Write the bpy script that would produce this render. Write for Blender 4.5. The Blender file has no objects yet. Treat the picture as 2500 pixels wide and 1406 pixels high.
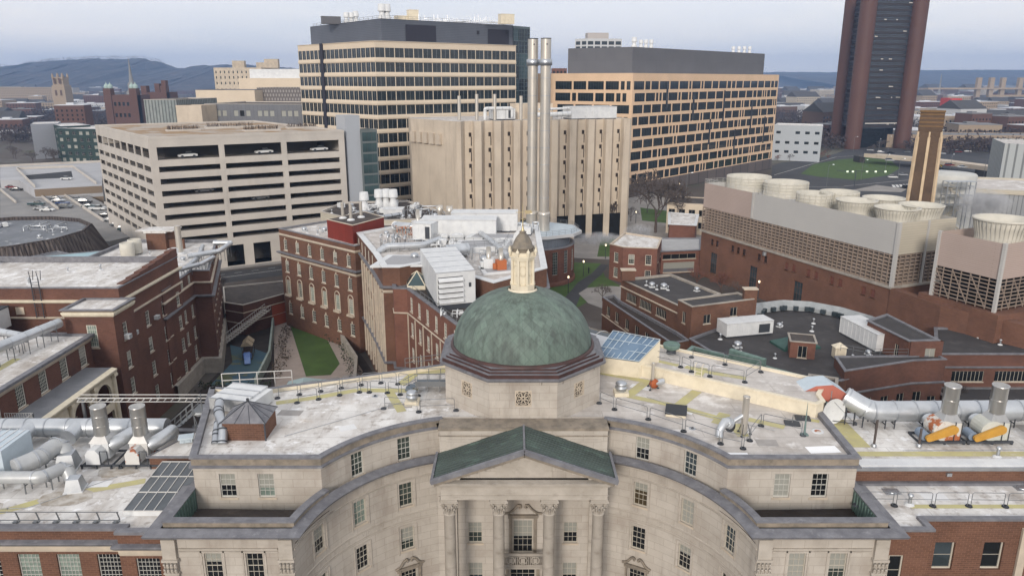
import bpy, math, random
from mathutils import Vector, Matrix
random.seed(7)
R=random.random
PI=math.pi
COL=bpy.context.scene.collection
# ---------- camera geometry: used to turn sighted directions into real positions on known levels
FPX=1831.; TH=math.radians(15.5); CH=48.
_c,_s=math.cos(TH),math.sin(TH)
def G(px,py,z=0.):
    u=(px-1250)/FPX; v=(703-py)/FPX
    t=(z-CH)/(-_s+v*_c)
    return (u*t,(_c+v*_s)*t)
def ZD(px,py,D):
    u=(px-1250)/FPX; v=(703-py)/FPX
    t=D/(_c+v*_s)
    return (u*t,D,CH+(-_s+v*_c)*t)
# ---------- meshes
class MB:
    def __init__(s): s.v=[];s.f=[];s.m=[];s.sm=[];s.uv={}
    def face(s,pts,mi=0,smooth=False,uv=None):
        if uv: s.uv[len(s.f)]=uv
        n=len(s.v); s.v+= [tuple(p) for p in pts]; s.f.append(tuple(range(n,n+len(pts)))); s.m.append(mi); s.sm.append(smooth)
    def mesh(s,verts,faces,mi=0,smooth=False):
        n=len(s.v); s.v+=[tuple(p) for p in verts]
        for f in faces: s.f.append(tuple(i+n for i in f)); s.m.append(mi); s.sm.append(smooth)
    def box(s,x0,y0,z0,x1,y1,z1,mi=0,rz=0.,o=(0,0)):
        c,sn=math.cos(rz),math.sin(rz)
        P=[(x0,y0,z0),(x1,y0,z0),(x1,y1,z0),(x0,y1,z0),(x0,y0,z1),(x1,y0,z1),(x1,y1,z1),(x0,y1,z1)]
        P=[(o[0]+x*c-y*sn,o[1]+x*sn+y*c,z) for x,y,z in P]
        s.mesh(P,[(0,3,2,1),(4,5,6,7),(0,1,5,4),(1,2,6,5),(2,3,7,6),(3,0,4,7)],mi)
    def cbox(s,cx,cy,z0,w,d,h,mi=0,rz=0.):
        s.box(-w/2,-d/2,z0,w/2,d/2,z0+h,mi,rz,(cx,cy))
    def prism(s,poly,z0,z1,mi=0,cap=None,bottom=False,sides=True):
        n=len(poly); cap=mi if cap is None else cap
        if sides:
            for i in range(n):
                a,b=poly[i],poly[(i+1)%n]
                s.face([(a[0],a[1],z0),(b[0],b[1],z0),(b[0],b[1],z1),(a[0],a[1],z1)],mi)
        if cap!=-1: s.face([(p[0],p[1],z1) for p in poly],cap)
        if bottom: s.face([(p[0],p[1],z0) for p in reversed(poly)],mi)
    def lathe(s,prof,cx=0,cy=0,n=24,mi=0,smooth=True,a0=0.,a1=2*PI):
        full=abs(a1-a0-2*PI)<1e-6; k=n if full else n+1
        V=[];Fc=[]
        for r,z in prof:
            for i in range(k):
                a=a0+(a1-a0)*i/n; V.append((cx+r*math.cos(a),cy+r*math.sin(a),z))
        for j in range(len(prof)-1):
            for i in range(n):
                a=j*k+i; b=j*k+(i+1)%k
                Fc.append((a,b,b+k,a+k))
        s.mesh(V,Fc,mi,smooth)
    def cyl(s,cx,cy,z0,z1,r,r2=None,n=16,mi=0,smooth=True,cap=True):
        r2=r if r2 is None else r2
        s.lathe([(r,z0),(r2,z1)],cx,cy,n,mi,smooth)
        if cap: s.face([(cx+r2*math.cos(2*PI*i/n),cy+r2*math.sin(2*PI*i/n),z1) for i in range(n)],mi)
    def tube(s,path,r,n=8,mi=0,cap=True,rs=None,smooth=True):
        P=[Vector(p) for p in path]; V=[];Fc=[]
        up=None
        for i,p in enumerate(P):
            t=(P[min(i+1,len(P)-1)]-P[max(i-1,0)]).normalized()
            if up is None:
                a=Vector((0,0,1)) if abs(t.z)<.9 else Vector((1,0,0))
                x=t.cross(a).normalized()
            else:
                x=(up-t*up.dot(t)).normalized()
            up=x; y=t.cross(x)
            rr=rs[i] if rs else r
            k=1.
            if 0<i<len(P)-1:
                d1=(P[i]-P[i-1]).normalized(); k=1/max(.5,math.sqrt(max(.01,(1+d1.dot((P[i+1]-P[i]).normalized()))/2)))
            for j in range(n):
                an=2*PI*j/n; V.append(p+(x*math.cos(an)+y*math.sin(an))*rr)
        for i in range(len(P)-1):
            for j in range(n):
                a=i*n+j;b=i*n+(j+1)%n; Fc.append((a,a+n,b+n,b))
        s.mesh(V,Fc,mi,smooth)
        if cap:
            s.face([V[j] for j in range(n)],mi); s.face([V[(len(P)-1)*n+j] for j in reversed(range(n))],mi)
    def bar(s,a,b,w,h=None,mi=0):
        h=w if h is None else h
        a=Vector(a);b=Vector(b);t=(b-a)
        if t.length<1e-6: return
        t.normalize()
        x=t.cross(Vector((0,0,1)))
        if x.length<1e-3: x=Vector((1,0,0))
        x.normalize(); y=x.cross(t)
        V=[]
        for p in (a,b):
            for i,j in ((-1,-1),(1,-1),(1,1),(-1,1)): V.append(p+x*(i*w/2)+y*(j*h/2))
        s.mesh(V,[(0,1,2,3),(7,6,5,4),(0,4,5,1),(1,5,6,2),(2,6,7,3),(3,7,4,0)],mi)
    def sweep(s,path,prof,closed=False,mi=0,out=1,caps=True,mis=None):
        """profile (outward offset, z) swept along an xy path; outward lies to the right of travel"""
        n=len(path); pts=[Vector((p[0],p[1])) for p in path]; N=[]
        for i in range(n):
            if closed: a,b=pts[i-1],pts[(i+1)%n]
            else: a,b=pts[max(i-1,0)],pts[min(i+1,n-1)]
            d1=(pts[i]-a) if (closed or i>0) else (b-pts[i])
            d2=(b-pts[i]) if (closed or i<n-1) else d1
            d1=d1.normalized();d2=d2.normalized()
            n1=Vector((d1.y,-d1.x));n2=Vector((d2.y,-d2.x)); m=(n1+n2)
            m=m.normalized() if m.length>1e-6 else n1
            m=m/max(.3,m.dot(n1)); N.append(m*out)
        k=len(prof);V=[]
        for i in range(n):
            for o,z in prof: V.append((pts[i].x+N[i].x*o,pts[i].y+N[i].y*o,z))
        for i in range(n if closed else n-1):
            j=(i+1)%n
            for q in range(k-1):
                m_=mi if mis is None else mis[q]
                s.face([V[i*k+q],V[j*k+q],V[j*k+q+1],V[i*k+q+1]] if out>0 else [V[j*k+q],V[i*k+q],V[i*k+q+1],V[j*k+q+1]],m_)
        if caps and not closed:
            s.face([V[q] for q in range(k)],mi); s.face([V[(n-1)*k+q] for q in reversed(range(k))],mi)
    def data(s,name,mats,off=(0,0,0)):
        me=bpy.data.meshes.new(name)
        me.from_pydata([(x-off[0],y-off[1],z-off[2]) for x,y,z in s.v],[],s.f)
        for m in mats: me.materials.append(m)
        me.polygons.foreach_set('material_index',s.m)
        me.polygons.foreach_set('use_smooth',s.sm)
        uv=me.uv_layers.new(name='uv'); buf=[0.]*(2*len(me.loops))
        V=s.v
        for p in me.polygons:
            if p.index in s.uv:
                for li,q in zip(p.loop_indices,s.uv[p.index]): buf[2*li]=q[0];buf[2*li+1]=q[1]
                continue
            nx,ny,nz=p.normal
            if abs(nz)>.85: 
                for li in p.loop_indices:
                    w=V[me.loops[li].vertex_index]; buf[2*li]=w[0];buf[2*li+1]=w[1]
            else:
                l=math.hypot(nx,ny) or 1; tx,ty=-ny/l,nx/l
                if s.sm[p.index]: pass
                for li in p.loop_indices:
                    w=V[me.loops[li].vertex_index]; buf[2*li]=w[0]*tx+w[1]*ty; buf[2*li+1]=w[2]
        uv.data.foreach_set('uv',buf)
        me.update(); return me
    def build(s,name,mats,parent=None,**tags):
        if not s.f: return None
        if not isinstance(mats,(list,tuple)): mats=[mats]
        off=base_of(parent)
        me=s.data(name,mats,off)
        o=bpy.data.objects.new(name,me); COL.objects.link(o)
        if parent is not None: o.parent=parent
        elif tags.pop('center',True) and s.v:
            pass
        tag(o,**tags); return o
def base_of(o):
    x=y=z=0.
    while o is not None: x+=o.location.x;y+=o.location.y;z+=o.location.z;o=o.parent
    return (x,y,z)
def tag(o,label=None,cat=None,group=None,kind=None):
    if label: o['label']=label
    if cat: o['category']=cat
    if group: o['group']=group
    if kind: o['kind']=kind
    return o
def thing(name,label,cat,loc=(0,0,0),rz=0.,group=None):
    o=bpy.data.objects.new(name,None); COL.objects.link(o); o.location=loc; o.rotation_euler=(0,0,rz); o.empty_display_size=.5
    return tag(o,label,cat,group)
KIDS={}
def link(name,me,parent,loc=(0,0,0),rz=0.,label=None,scale=None):
    """a part made from shared mesh data; loc is in the world for static parents"""
    o=bpy.data.objects.new(name,me); COL.objects.link(o)
    b=base_of(parent); o.parent=parent
    o.location=(loc[0]-b[0],loc[1]-b[1],loc[2]-b[2]); o.rotation_euler=(0,0,rz)
    if scale: o.scale=scale
    if label: o['label']=label
    return o
def sub(name,me,parent):
    o=bpy.data.objects.new(name,me); COL.objects.link(o); o.parent=parent; return o
def dup(root,loc,rz=None,label=None,scale=None,group=None):
    r=root.copy(); COL.objects.link(r); r.location=loc
    if rz is not None: r.rotation_euler=(0,0,rz)
    if scale: r.scale=(scale,)*3 if isinstance(scale,(int,float)) else scale
    if label: r['label']=label
    if group: r['group']=group
    for ch in list(root.children):
        c=ch.copy(); COL.objects.link(c); c.parent=r
        for g_ in list(ch.children):
            d=g_.copy(); COL.objects.link(d); d.parent=c
    return r
# ---------- materials
def _new(name):
    m=bpy.data.materials.new(name); m.use_nodes=True
    nt=m.node_tree; return m,nt,nt.nodes['Principled BSDF']
def lin(c):
    return tuple((x/255/12.92 if x/255<=.04045 else ((x/255+.055)/1.055)**2.4) for x in c)+(1,)
def rgb(c): return tuple(c)+(1,) if len(c)==3 else tuple(c)
def _mix(nt,fac,a,b,mode='MIX'):
    n=nt.nodes.new('ShaderNodeMix'); n.data_type='RGBA'; n.blend_type=mode; n.clamp_factor=True
    for sock,val in ((n.inputs[0],fac),(n.inputs[6],a),(n.inputs[7],b)):
        if isinstance(val,bpy.types.NodeSocket): nt.links.new(val,sock)
        else: sock.default_value=val
    return n.outputs[2]
def _noise(nt,vec,scale,detail=4,rough=.6,stretch=None):
    if stretch:
        mp=nt.nodes.new('ShaderNodeMapping'); mp.inputs['Scale'].default_value=stretch; nt.links.new(vec,mp.inputs[0]); vec=mp.outputs[0]
    n=nt.nodes.new('ShaderNodeTexNoise'); n.inputs['Scale'].default_value=scale; n.inputs['Detail'].default_value=detail; n.inputs['Roughness'].default_value=rough
    nt.links.new(vec,n.inputs['Vector']); return n.outputs['Fac']
def _ramp(nt,fac,a,b,c0=0.,c1=1.):
    n=nt.nodes.new('ShaderNodeMapRange'); n.clamp=True
    n.inputs[1].default_value=a;n.inputs[2].default_value=b;n.inputs[3].default_value=c0;n.inputs[4].default_value=c1
    nt.links.new(fac,n.inputs[0]); return n.outputs[0]
def mat(name,col,col2=None,rough=.8,metal=0.,scale=.5,bump=0.,brick=None,stains=(),spec=.3,lohi=(.35,.65),stretch=None,coords='Object',fine=.0):
    """col, col2: a broad mottling; brick: (w,h,mortar,colA,colB,colMortar,mixA); stains: list of (colour, scale, lo, hi, strength, stretch)"""
    m,nt,b=_new(name)
    tc=nt.nodes.new('ShaderNodeTexCoord'); vec=tc.outputs[coords]; uv=tc.outputs['UV']
    out=rgb(col)
    if col2: out=_mix(nt,_ramp(nt,_noise(nt,vec,scale,5,.6,stretch),*lohi),rgb(col),rgb(col2))
    if brick:
        w,h,mo,ca,cb,cm,st=brick
        t=nt.nodes.new('ShaderNodeTexBrick'); t.inputs['Scale'].default_value=1; t.inputs['Brick Width'].default_value=w; t.inputs['Row Height'].default_value=h
        t.inputs['Mortar Size'].default_value=mo; t.inputs['Mortar Smooth'].default_value=.1
        t.inputs['Color1'].default_value=rgb(ca);t.inputs['Color2'].default_value=rgb(cb);t.inputs['Mortar'].default_value=rgb(cm)
        nt.links.new(uv,t.inputs['Vector'])
        out=_mix(nt,st,out,t.outputs['Color'],'MULTIPLY')
    for c,sc,lo,hi,strg,stc in stains:
        out=_mix(nt,_ramp(nt,_noise(nt,vec,sc,6,.62,stc),lo,hi,0,strg),out,rgb(c))
    if fine: 
        out=_mix(nt,fine,out,_mix(nt,_ramp(nt,_noise(nt,vec,6,3),.3,.7),(.55,.55,.55,1),(1.25,1.25,1.25,1)),'MULTIPLY')
    if isinstance(out,tuple): b.inputs['Base Color'].default_value=out
    else: nt.links.new(out,b.inputs['Base Color'])
    b.inputs['Roughness'].default_value=rough; b.inputs['Metallic'].default_value=metal
    b.inputs['Specular IOR Level'].default_value=spec
    if bump:
        bp=nt.nodes.new('ShaderNodeBump'); bp.inputs['Strength'].default_value=bump; bp.inputs['Distance'].default_value=.05
        nt.links.new(_noise(nt,vec,3 if scale<3 else scale,5),bp.inputs['Height']); nt.links.new(bp.outputs[0],b.inputs['Normal'])
    return m
# ---------- walls with real openings
def line_map(p0,p1):
    L=math.dist(p0,p1); d=((p1[0]-p0[0])/L,(p1[1]-p0[1])/L)
    return (lambda u:(p0[0]+d[0]*u,p0[1]+d[1]*u)),(lambda u:(d[1],-d[0])),L
def arc_map(c,r,a0,a1,inward=True):
    """arc from angle a0 to a1 (radians); inward: the visible face looks at the centre"""
    L=abs(a1-a0)*r; sg=1 if a1>a0 else -1
    pt=lambda u:(c[0]+r*math.cos(a0+sg*u/r),c[1]+r*math.sin(a0+sg*u/r))
    k=-1 if inward else 1
    nr=lambda u:(k*math.cos(a0+sg*u/r),k*math.sin(a0+sg*u/r))
    return pt,nr,L
def facade(mb,fm,z0,z1,wins,reveal=.15,mi=0,step=None,rmi=None):
    pt,nr,L=fm; rmi=mi if rmi is None else rmi
    us={0.,L}; zs={z0,z1}
    ok=[]
    for w in wins:
        u,z,ww,hh=w[:4]
        if u-ww/2<0.02 or u+ww/2>L-.02 or z-hh/2<z0+.02 or z+hh/2>z1-.02: continue
        ok.append(w); us|={u-ww/2,u+ww/2}; zs|={z-hh/2,z+hh/2}
    if step:
        n=int(L/step)
        for i in range(1,n): us.add(L*i/n)
    us=sorted(us); zs=sorted(zs)
    us=[u for i,u in enumerate(us) if i==0 or u-us[i-1]>1e-4]; zs=[z for i,z in enumerate(zs) if i==0 or z-zs[i-1]>1e-4]
    def inside(u,z):
        for w in ok:
            if abs(u-w[0])<w[2]/2 and abs(z-w[1])<w[3]/2: return True
        return False
    # columns of merged cells keep the count low
    for i in range(len(us)-1):
        um=(us[i]+us[i+1])/2; a=pt(us[i]);b=pt(us[i+1])
        j=0
        while j<len(zs)-1:
            if inside(um,(zs[j]+zs[j+1])/2): j+=1; continue
            k=j+1
            while k<len(zs)-1 and not inside(um,(zs[k]+zs[k+1])/2): k+=1
            mb.face([(a[0],a[1],zs[j]),(b[0],b[1],zs[j]),(b[0],b[1],zs[k]),(a[0],a[1],zs[k])],mi,uv=[(us[i],zs[j]),(us[i+1],zs[j]),(us[i+1],zs[k]),(us[i],zs[k])])
            j=k
    for w in ok:
        u,z,ww,hh=w[:4]; a=pt(u-ww/2);b=pt(u+ww/2);n=nr(u)
        ai=(a[0]-n[0]*reveal,a[1]-n[1]*reveal);bi=(b[0]-n[0]*reveal,b[1]-n[1]*reveal); t,bt=z+hh/2,z-hh/2
        mb.face([(a[0],a[1],bt),(ai[0],ai[1],bt),(ai[0],ai[1],t),(a[0],a[1],t)],rmi)
        mb.face([(b[0],b[1],bt),(b[0],b[1],t),(bi[0],bi[1],t),(bi[0],bi[1],bt)],rmi)
        mb.face([(a[0],a[1],bt),(b[0],b[1],bt),(bi[0],bi[1],bt),(ai[0],ai[1],bt)],rmi)
        mb.face([(a[0],a[1],t),(ai[0],ai[1],t),(bi[0],bi[1],t),(b[0],b[1],t)],rmi)
    return ok
_wc={}
def window_meshes(w,h,cols,rows,style,mats):
    """frame mesh and pane mesh, origin at the opening's centre on the wall plane, facing -y; recessed into the reveal"""
    key=(round(w,2),round(h,2),cols,rows,style,tuple(m.name for m in mats))
    if key in _wc: return _wc[key]
    fm,gm=mats[0],mats[1]; f=MB(); yb,yf=.15,.07; fw=.06 if style!='thick' else .1
    if style=='thin': fw=.045
    X,Zh=w/2,h/2
    f.box(-X,yf,-Zh,-X+fw,yb,Zh); f.box(X-fw,yf,-Zh,X,yb,Zh); f.box(-X+fw,yf,Zh-fw,X-fw,yb,Zh); f.box(-X+fw,yf,-Zh,X-fw,yb,-Zh+fw*1.3)
    mw=.024 if style!='thin' else .05
    for i in range(1,cols):
        x=-X+fw+(w-2*fw)*i/cols; f.box(x-mw/2,yf+.025,-Zh+fw,x+mw/2,yb-.01,Zh-fw)
    for j in range(1,rows):
        z=-Zh+fw+(h-2*fw)*j/rows; k=mw*2 if (style=='sash' and j*2==rows) else mw
        f.box(-X+fw,yf+.02,z-k/2,X-fw,yb-.01,z+k/2)
    p=MB(); p.face([(-X+.01,.13,-Zh+.01),(X-.01,.13,-Zh+.01),(X-.01,.13,Zh-.01),(-X+.01,.13,Zh-.01)])
    r=(f.data('window',[fm]),p.data('pane',[gm]))
    _wc[key]=r; return r
_sill={}
def add_windows(parent,fm,ok,cols,rows,style,frame,panes,sill=None,reveal=.15,limit=100,name='window',sub_pane=True,blinds=None,blind_p=.4,push=0.):
    """one object per opening; the largest 100 as parts, any others merged as stuff"""
    pt,nr,L=fm; rest=MB(); restp=MB()
    for i,w in enumerate(ok):
        u,z,ww,hh=w[:4]; p=pt(u);n=nr(u); rz=math.atan2(n[1],n[0])+PI/2
        pm=w[4] if len(w)>4 and w[4] is not None else random.choice(panes)
        cc,rr=(w[5],w[6]) if len(w)>6 else (cols,rows)
        fme,pme=window_meshes(ww,hh,cc,rr,style,(frame,pm))
        cnt=COUNT.get(parent.name,0)
        if cnt>=limit:
            _copy_into(rest,fme,p,z,rz,0); _copy_into(rest,pme,p,z,rz,panes.index(pm)+1 if pm in panes else 1); continue
        COUNT[parent.name]=cnt+1
        if not sub_pane:
            key=('c',round(ww,2),round(hh,2),cc,rr,style,frame.name,pm.name)
            if key not in _wc:
                b=MB(); b.mesh([v.co for v in fme.vertices],[tuple(f.vertices) for f in fme.polygons],0); b.mesh([v.co for v in pme.vertices],[tuple(f.vertices) for f in pme.polygons],1)
                _wc[key]=b.data('window',[frame,pm])
            link(name,_wc[key],parent,(p[0]-n[0]*push,p[1]-n[1]*push,z),rz); continue
        o=link(name,fme,parent,(p[0]-n[0]*push,p[1]-n[1]*push,z),rz)
        sub('pane',pme,o)
        if blinds and R()<blind_p:
            fr=random.choice((.35,.5,.5,.62))
            key=('b',round(ww,2),round(hh,2),fr,blinds.name)
            if key not in _wc:
                b=MB(); b.face([(-ww/2+.05,.125,hh/2-.04-hh*fr),(ww/2-.05,.125,hh/2-.04-hh*fr),(ww/2-.05,.125,hh/2-.04),(-ww/2+.05,.125,hh/2-.04)])
                _wc[key]=b.data('blind',[blinds])
            sub('blind',_wc[key],o)
        if sill:
            key=('s',round(ww,2),round(hh,2),sill.name)
            if key not in _wc:
                b=MB(); b.box(-ww/2-.1,-.1,-hh/2-.16,ww/2+.1,.06,-hh/2-.002); _wc[key]=b.data('sill',[sill])
            sub('sill',_wc[key],o)
    if rest.f:
        o=rest.build(name,[frame]+list(panes),parent); o['kind']='stuff'
COUNT={}
def _copy_into(mb,me,p,z,rz,mi):
    c,s=math.cos(rz),math.sin(rz)
    V=[(p[0]+v.co.x*c-v.co.y*s,p[1]+v.co.x*s+v.co.y*c,z+v.co.z) for v in me.vertices]
    mb.mesh(V,[tuple(f.vertices) for f in me.polygons],mi)
def grid_wins(L,n,zs,w,h,m0=None,m1=None,skip=()):
    """n evenly spaced openings per storey"""
    m0=L/n/2 if m0 is None else m0; m1=m0 if m1 is None else m1
    out=[]
    for z in zs:
        for i in range(n):
            if (i,z) in skip or i in skip: continue
            u=m0+(L-m0-m1)*(i/(n-1) if n>1 else .5); out.append((u,z,w,h))
    return out
# ---------- materials
LIME=mat('limestone',(.49,.45,.4),(.4,.365,.32),rough=.85,scale=.35,brick=(1.5,.62,.022,(1,1,1),(.88,.865,.85),(.66,.63,.6),.62),
   stains=(((.2,.17,.145),.9,.54,.8,.6,(.9,.9,.22)),((.33,.27,.23),.35,.5,.7,.4,None),((.22,.18,.15),3.0,.6,.85,.4,None)),bump=.15)
LIME_PLAIN=mat('limestone_trim',(.45,.41,.36),(.36,.325,.28),rough=.85,scale=.8,stains=(((.14,.115,.09),1.6,.55,.8,.6,(.5,.5,1.2)),),bump=.2)
LIME_DARK=mat('stained_limestone',(.29,.245,.195),(.19,.165,.135),rough=.9,scale=.9,stains=(((.1,.09,.075),1.5,.48,.75,.7,None),((.4,.34,.27),.8,.6,.8,.5,None)),bump=.3)
CREAM=mat('cream_paint',(.72,.65,.51),(.62,.555,.43),rough=.6,scale=1.2,stains=(((.3,.26,.2),2.5,.6,.85,.5,(1,1,.3)),))
LEAD=mat('lead_flashing',(.2,.2,.215),(.13,.13,.145),rough=.6,scale=1.2,stains=(((.36,.36,.37),2.2,.58,.8,.6,None),),bump=.15)
COPPERB=mat('brown_copper',(.07,.032,.028),(.045,.024,.022),rough=.5,scale=1.4,spec=.4)
PATINA=mat('green_copper',(.1,.155,.135),(.15,.22,.195),rough=.6,scale=1.5,stains=(((.05,.08,.07),2.0,.55,.8,.6,None),))
SEAMROOF=mat('seamed_copper_roof',(.075,.1,.09),(.05,.065,.06),rough=.5,scale=.7,stretch=(.3,1,1),stains=(((.13,.2,.165),1.5,.55,.75,.7,(.3,1.,1.)),((.3,.36,.34),6.,.72,.8,.6,None)))
WROOF=mat('white_roof_membrane',(.74,.725,.7),(.58,.56,.54),rough=.75,scale=.35,brick=(7,1.5,.035,(1,1,1),(.93,.93,.93),(.72,.71,.7),.85),stains=(((.38,.34,.3),.5,.44,.68,.85,(1,.35,1)),((.25,.21,.18),1.5,.55,.72,.8,None),((.2,.17,.15),.28,.62,.72,.6,None),((.5,.38,.27),.6,.62,.8,.5,None),((.86,.86,.87),.9,.58,.66,.7,None)),bump=.1)
GROOF=mat('grey_roof_membrane',(.6,.565,.53),(.44,.405,.375),rough=.8,scale=.4,brick=(7,1.5,.035,(1,1,1),(.9,.9,.9),(.7,.69,.68),.85),stains=(((.3,.26,.22),.9,.52,.78,.65,(1,.4,1)),((.76,.74,.72),.5,.55,.68,.8,None),((.22,.18,.15),3.,.66,.8,.5,None)),bump=.1)
YELLOW=mat('yellow_walkway_paint',(.5,.46,.22),(.42,.38,.22),rough=.8,scale=.7,stains=(((.6,.56,.45),1.4,.58,.75,.6,None),))
DROOF=mat('dark_gravel_roof',(.062,.058,.058),(.045,.042,.043),rough=.9,scale=.2,stains=(((.1,.092,.09),.5,.55,.75,.7,None),((.03,.028,.028),1.4,.6,.8,.6,None)),bump=.2)
BROOF=mat('worn_brown_roof',(.085,.07,.062),(.05,.043,.04),rough=.9,scale=.3,stains=(((.16,.135,.115),.8,.55,.8,.7,None),),bump=.2)
def brickmat(name,a,b,s=.8,st=((.05,.035,.03),.25,.55,.8,.45,None)):
    return mat(name,a,b,rough=.88,scale=.25,brick=(.42,.15,.016,(1,1,1),(.72,.68,.66),(1.5,1.5,1.45),s),stains=(st,),bump=.1)
BRICK=brickmat('red_brown_brick',(.155,.08,.054),(.118,.062,.043))
BRICK_D=brickmat('dark_brown_brick',(.14,.068,.05),(.105,.053,.041))
BRICK_R=brickmat('warm_red_brick',(.185,.086,.062),(.145,.068,.05))
BRICK_W=brickmat('weathered_red_brick',(.175,.088,.06),(.13,.068,.048),.7,((.5,.45,.4),.5,.72,.8,.5,(1,1,.35)))
STONE=mat('pale_stone_trim',(.55,.47,.37),(.43,.37,.3),rough=.85,scale=.7)
STONEG=mat('grey_stone',(.4,.36,.31),(.28,.255,.225),rough=.9,scale=.5,brick=(1.1,.5,.012,(1,1,1),(.88,.88,.88),(.6,.6,.6),.7))
CONC=mat('pale_precast_concrete',(.52,.48,.43),(.45,.415,.375),rough=.85,scale=.15,stains=(((.24,.215,.19),.25,.55,.8,.35,(1,1,.2)),))
CONC_W=mat('warm_ribbed_concrete',(.56,.48,.385),(.47,.4,.32),rough=.88,scale=.12,stains=(((.2,.15,.11),.35,.55,.8,.6,(1.2,1.2,.15)),((.6,.5,.39),.3,.6,.75,.5,(1,1,.3))))
TAN=mat('tan_precast',(.7,.5,.34),(.63,.45,.3),rough=.8,scale=.1)
BUFF=mat('buff_spandrel',(.64,.54,.42),(.58,.49,.38),rough=.8,scale=.1)
PGREY=mat('grey_metal_screen',(.11,.12,.145),(.09,.1,.122),rough=.5,scale=.1,brick=(30,.55,.05,(1,1,1),(.96,.96,.96),(.6,.6,.62),.9))
PGREY2=mat('flat_grey_screen',(.135,.135,.145),(.12,.12,.13),rough=.6,scale=.1,brick=(9,14,.04,(1,1,1),(.93,.93,.93),(.7,.7,.7),.8))
DARKPAN=mat('dark_louver_panel',(.03,.03,.042),None,rough=.6)
STEEL=mat('stainless_steel',(.6,.56,.5),(.5,.47,.42),rough=.36,metal=.6,scale=.6,stretch=(1,1,.3))
STEEL_N=mat('near_stainless',(.5,.49,.47),(.4,.39,.375),rough=.3,metal=.85,scale=.7,stretch=(1,1,.3))
GALV=mat('galvanised_steel',(.52,.54,.56),(.4,.42,.45),rough=.42,metal=.85,scale=.8,stains=(((.3,.3,.32),2.,.6,.8,.4,None),))
PIPEW=mat('silver_duct_wrap',(.58,.6,.62),(.46,.48,.5),rough=.38,metal=.7,scale=.5)
IRON=mat('dark_iron',(.05,.055,.065),None,rough=.6)
RAILG=mat('galvanised_rail',(.2,.21,.22),None,rough=.5,metal=.6)
RAILW=mat('white_rail',(.55,.54,.52),None,rough=.6)
WHITEP=mat('white_painted_metal',(.66,.67,.67),(.56,.57,.58),rough=.5,scale=.8,stains=(((.34,.3,.26),2.4,.62,.8,.5,(1,1,.3)),))
BLUEW=mat('pale_blue_painted_metal',(.5,.57,.62),(.42,.49,.54),rough=.5,scale=.8)
RUST=mat('rusting_metal',(.33,.1,.035),(.55,.52,.48),rough=.8,scale=1.6,lohi=(.45,.55))
YELG=mat('yellow_belt_guard',(.52,.28,.05),(.44,.23,.04),rough=.5,scale=1)
FRAMEW=mat('window_frame_white',(.5,.49,.45),None,rough=.6)
FRAMEC=mat('window_frame_cream',(.46,.425,.36),None,rough=.6)
FRAMEB=mat('window_frame_pale',(.68,.65,.57),None,rough=.6)
FRAMED=mat('window_frame_dark',(.07,.07,.075),None,rough=.5)
FRAMEA=mat('window_frame_aluminium',(.3,.31,.31),None,rough=.5)
def glass(name,col,rough=.12,col2=None,spec=.5,scale=.4):
    return mat(name,col,col2,rough=rough,scale=scale,spec=spec,lohi=(.42,.58))
GL_D=glass('dark_glass',(.012,.014,.016)); GL_G=glass('grey_green_glass',(.06,.075,.065),.2,(.035,.045,.04)); GL_C=glass('curtained_glass',(.22,.27,.235),.3,(.15,.19,.165),scale=2)
GL_W=glass('white_blind_glass',(.3,.3,.27),.3); GL_B=glass('blue_grey_glass',(.05,.065,.075),.1,(.03,.04,.045)); GL_BR=glass('brown_glass',(.06,.045,.025),.2)
GL_F=glass('tower_glass',(.022,.03,.034),.06,(.012,.017,.02),.6,.12); GL_T=glass('teal_glass',(.05,.085,.09),.06,(.035,.06,.065),.6,.1)
BLIND=mat('roller_blind',(.27,.27,.24),None,rough=.9)
BLACK=mat('black_void',(.006,.006,.006),None,rough=.9)
LOUV=mat('brown_louver',(.3,.235,.19),(.24,.19,.155),rough=.8,scale=.4)
CTPINK=mat('pinkish_siding',(.44,.35,.31),(.4,.32,.28),rough=.75,scale=.1,brick=(50,.3,.03,(1,1,1),(.97,.97,.97),(.72,.7,.7),.9))
CTGREY=mat('pale_siding',(.46,.45,.43),(.42,.41,.395),rough=.75,scale=.08,brick=(50,.45,.02,(1,1,1),(.98,.98,.98),(.86,.86,.86),.8))
CTCREAM=mat('cream_siding',(.52,.47,.38),(.46,.42,.34),rough=.75,scale=.1,brick=(50,.45,.03,(1,1,1),(.95,.95,.95),(.7,.7,.7),.9))
CONEW=mat('fibreglass_shroud',(.57,.54,.47),(.48,.46,.4),rough=.6,scale=.5,stains=(((.35,.32,.28),.8,.6,.8,.4,(1,1,.2)),))
GRASS=mat('lawn_green',(.07,.12,.03),(.05,.085,.025),rough=.95,scale=.3,stains=(((.1,.11,.05),.6,.55,.8,.5,None),),bump=.4)
GRAVEL=mat('tan_gravel',(.36,.3,.26),(.3,.25,.22),rough=.95,scale=.6,bump=.2)
ASPH=mat('asphalt',(.06,.06,.064),(.045,.046,.05),rough=.9,scale=.1,stains=(((.1,.1,.105),.3,.55,.8,.5,None),))
PAVE=mat('concrete_paving',(.3,.28,.26),(.24,.225,.21),rough=.9,scale=.2)
EARTH=mat('winter_earth',(.075,.062,.055),(.1,.085,.075),rough=.95,scale=.08,stains=(((.06,.08,.035),.05,.52,.65,.6,None),((.16,.15,.145),.02,.55,.65,.6,None)))
SOIL=mat('dark_mulch',(.035,.028,.025),(.055,.045,.04),rough=.95,scale=.6,bump=.5)
BARK=mat('bare_bark',(.1,.075,.065),(.075,.057,.05),rough=.95,scale=.8)
TWIG=mat('bare_twigs',(.1,.082,.075),None,rough=1)
TWIG2=mat('reddish_twigs',(.16,.075,.055),None,rough=1)
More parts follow.
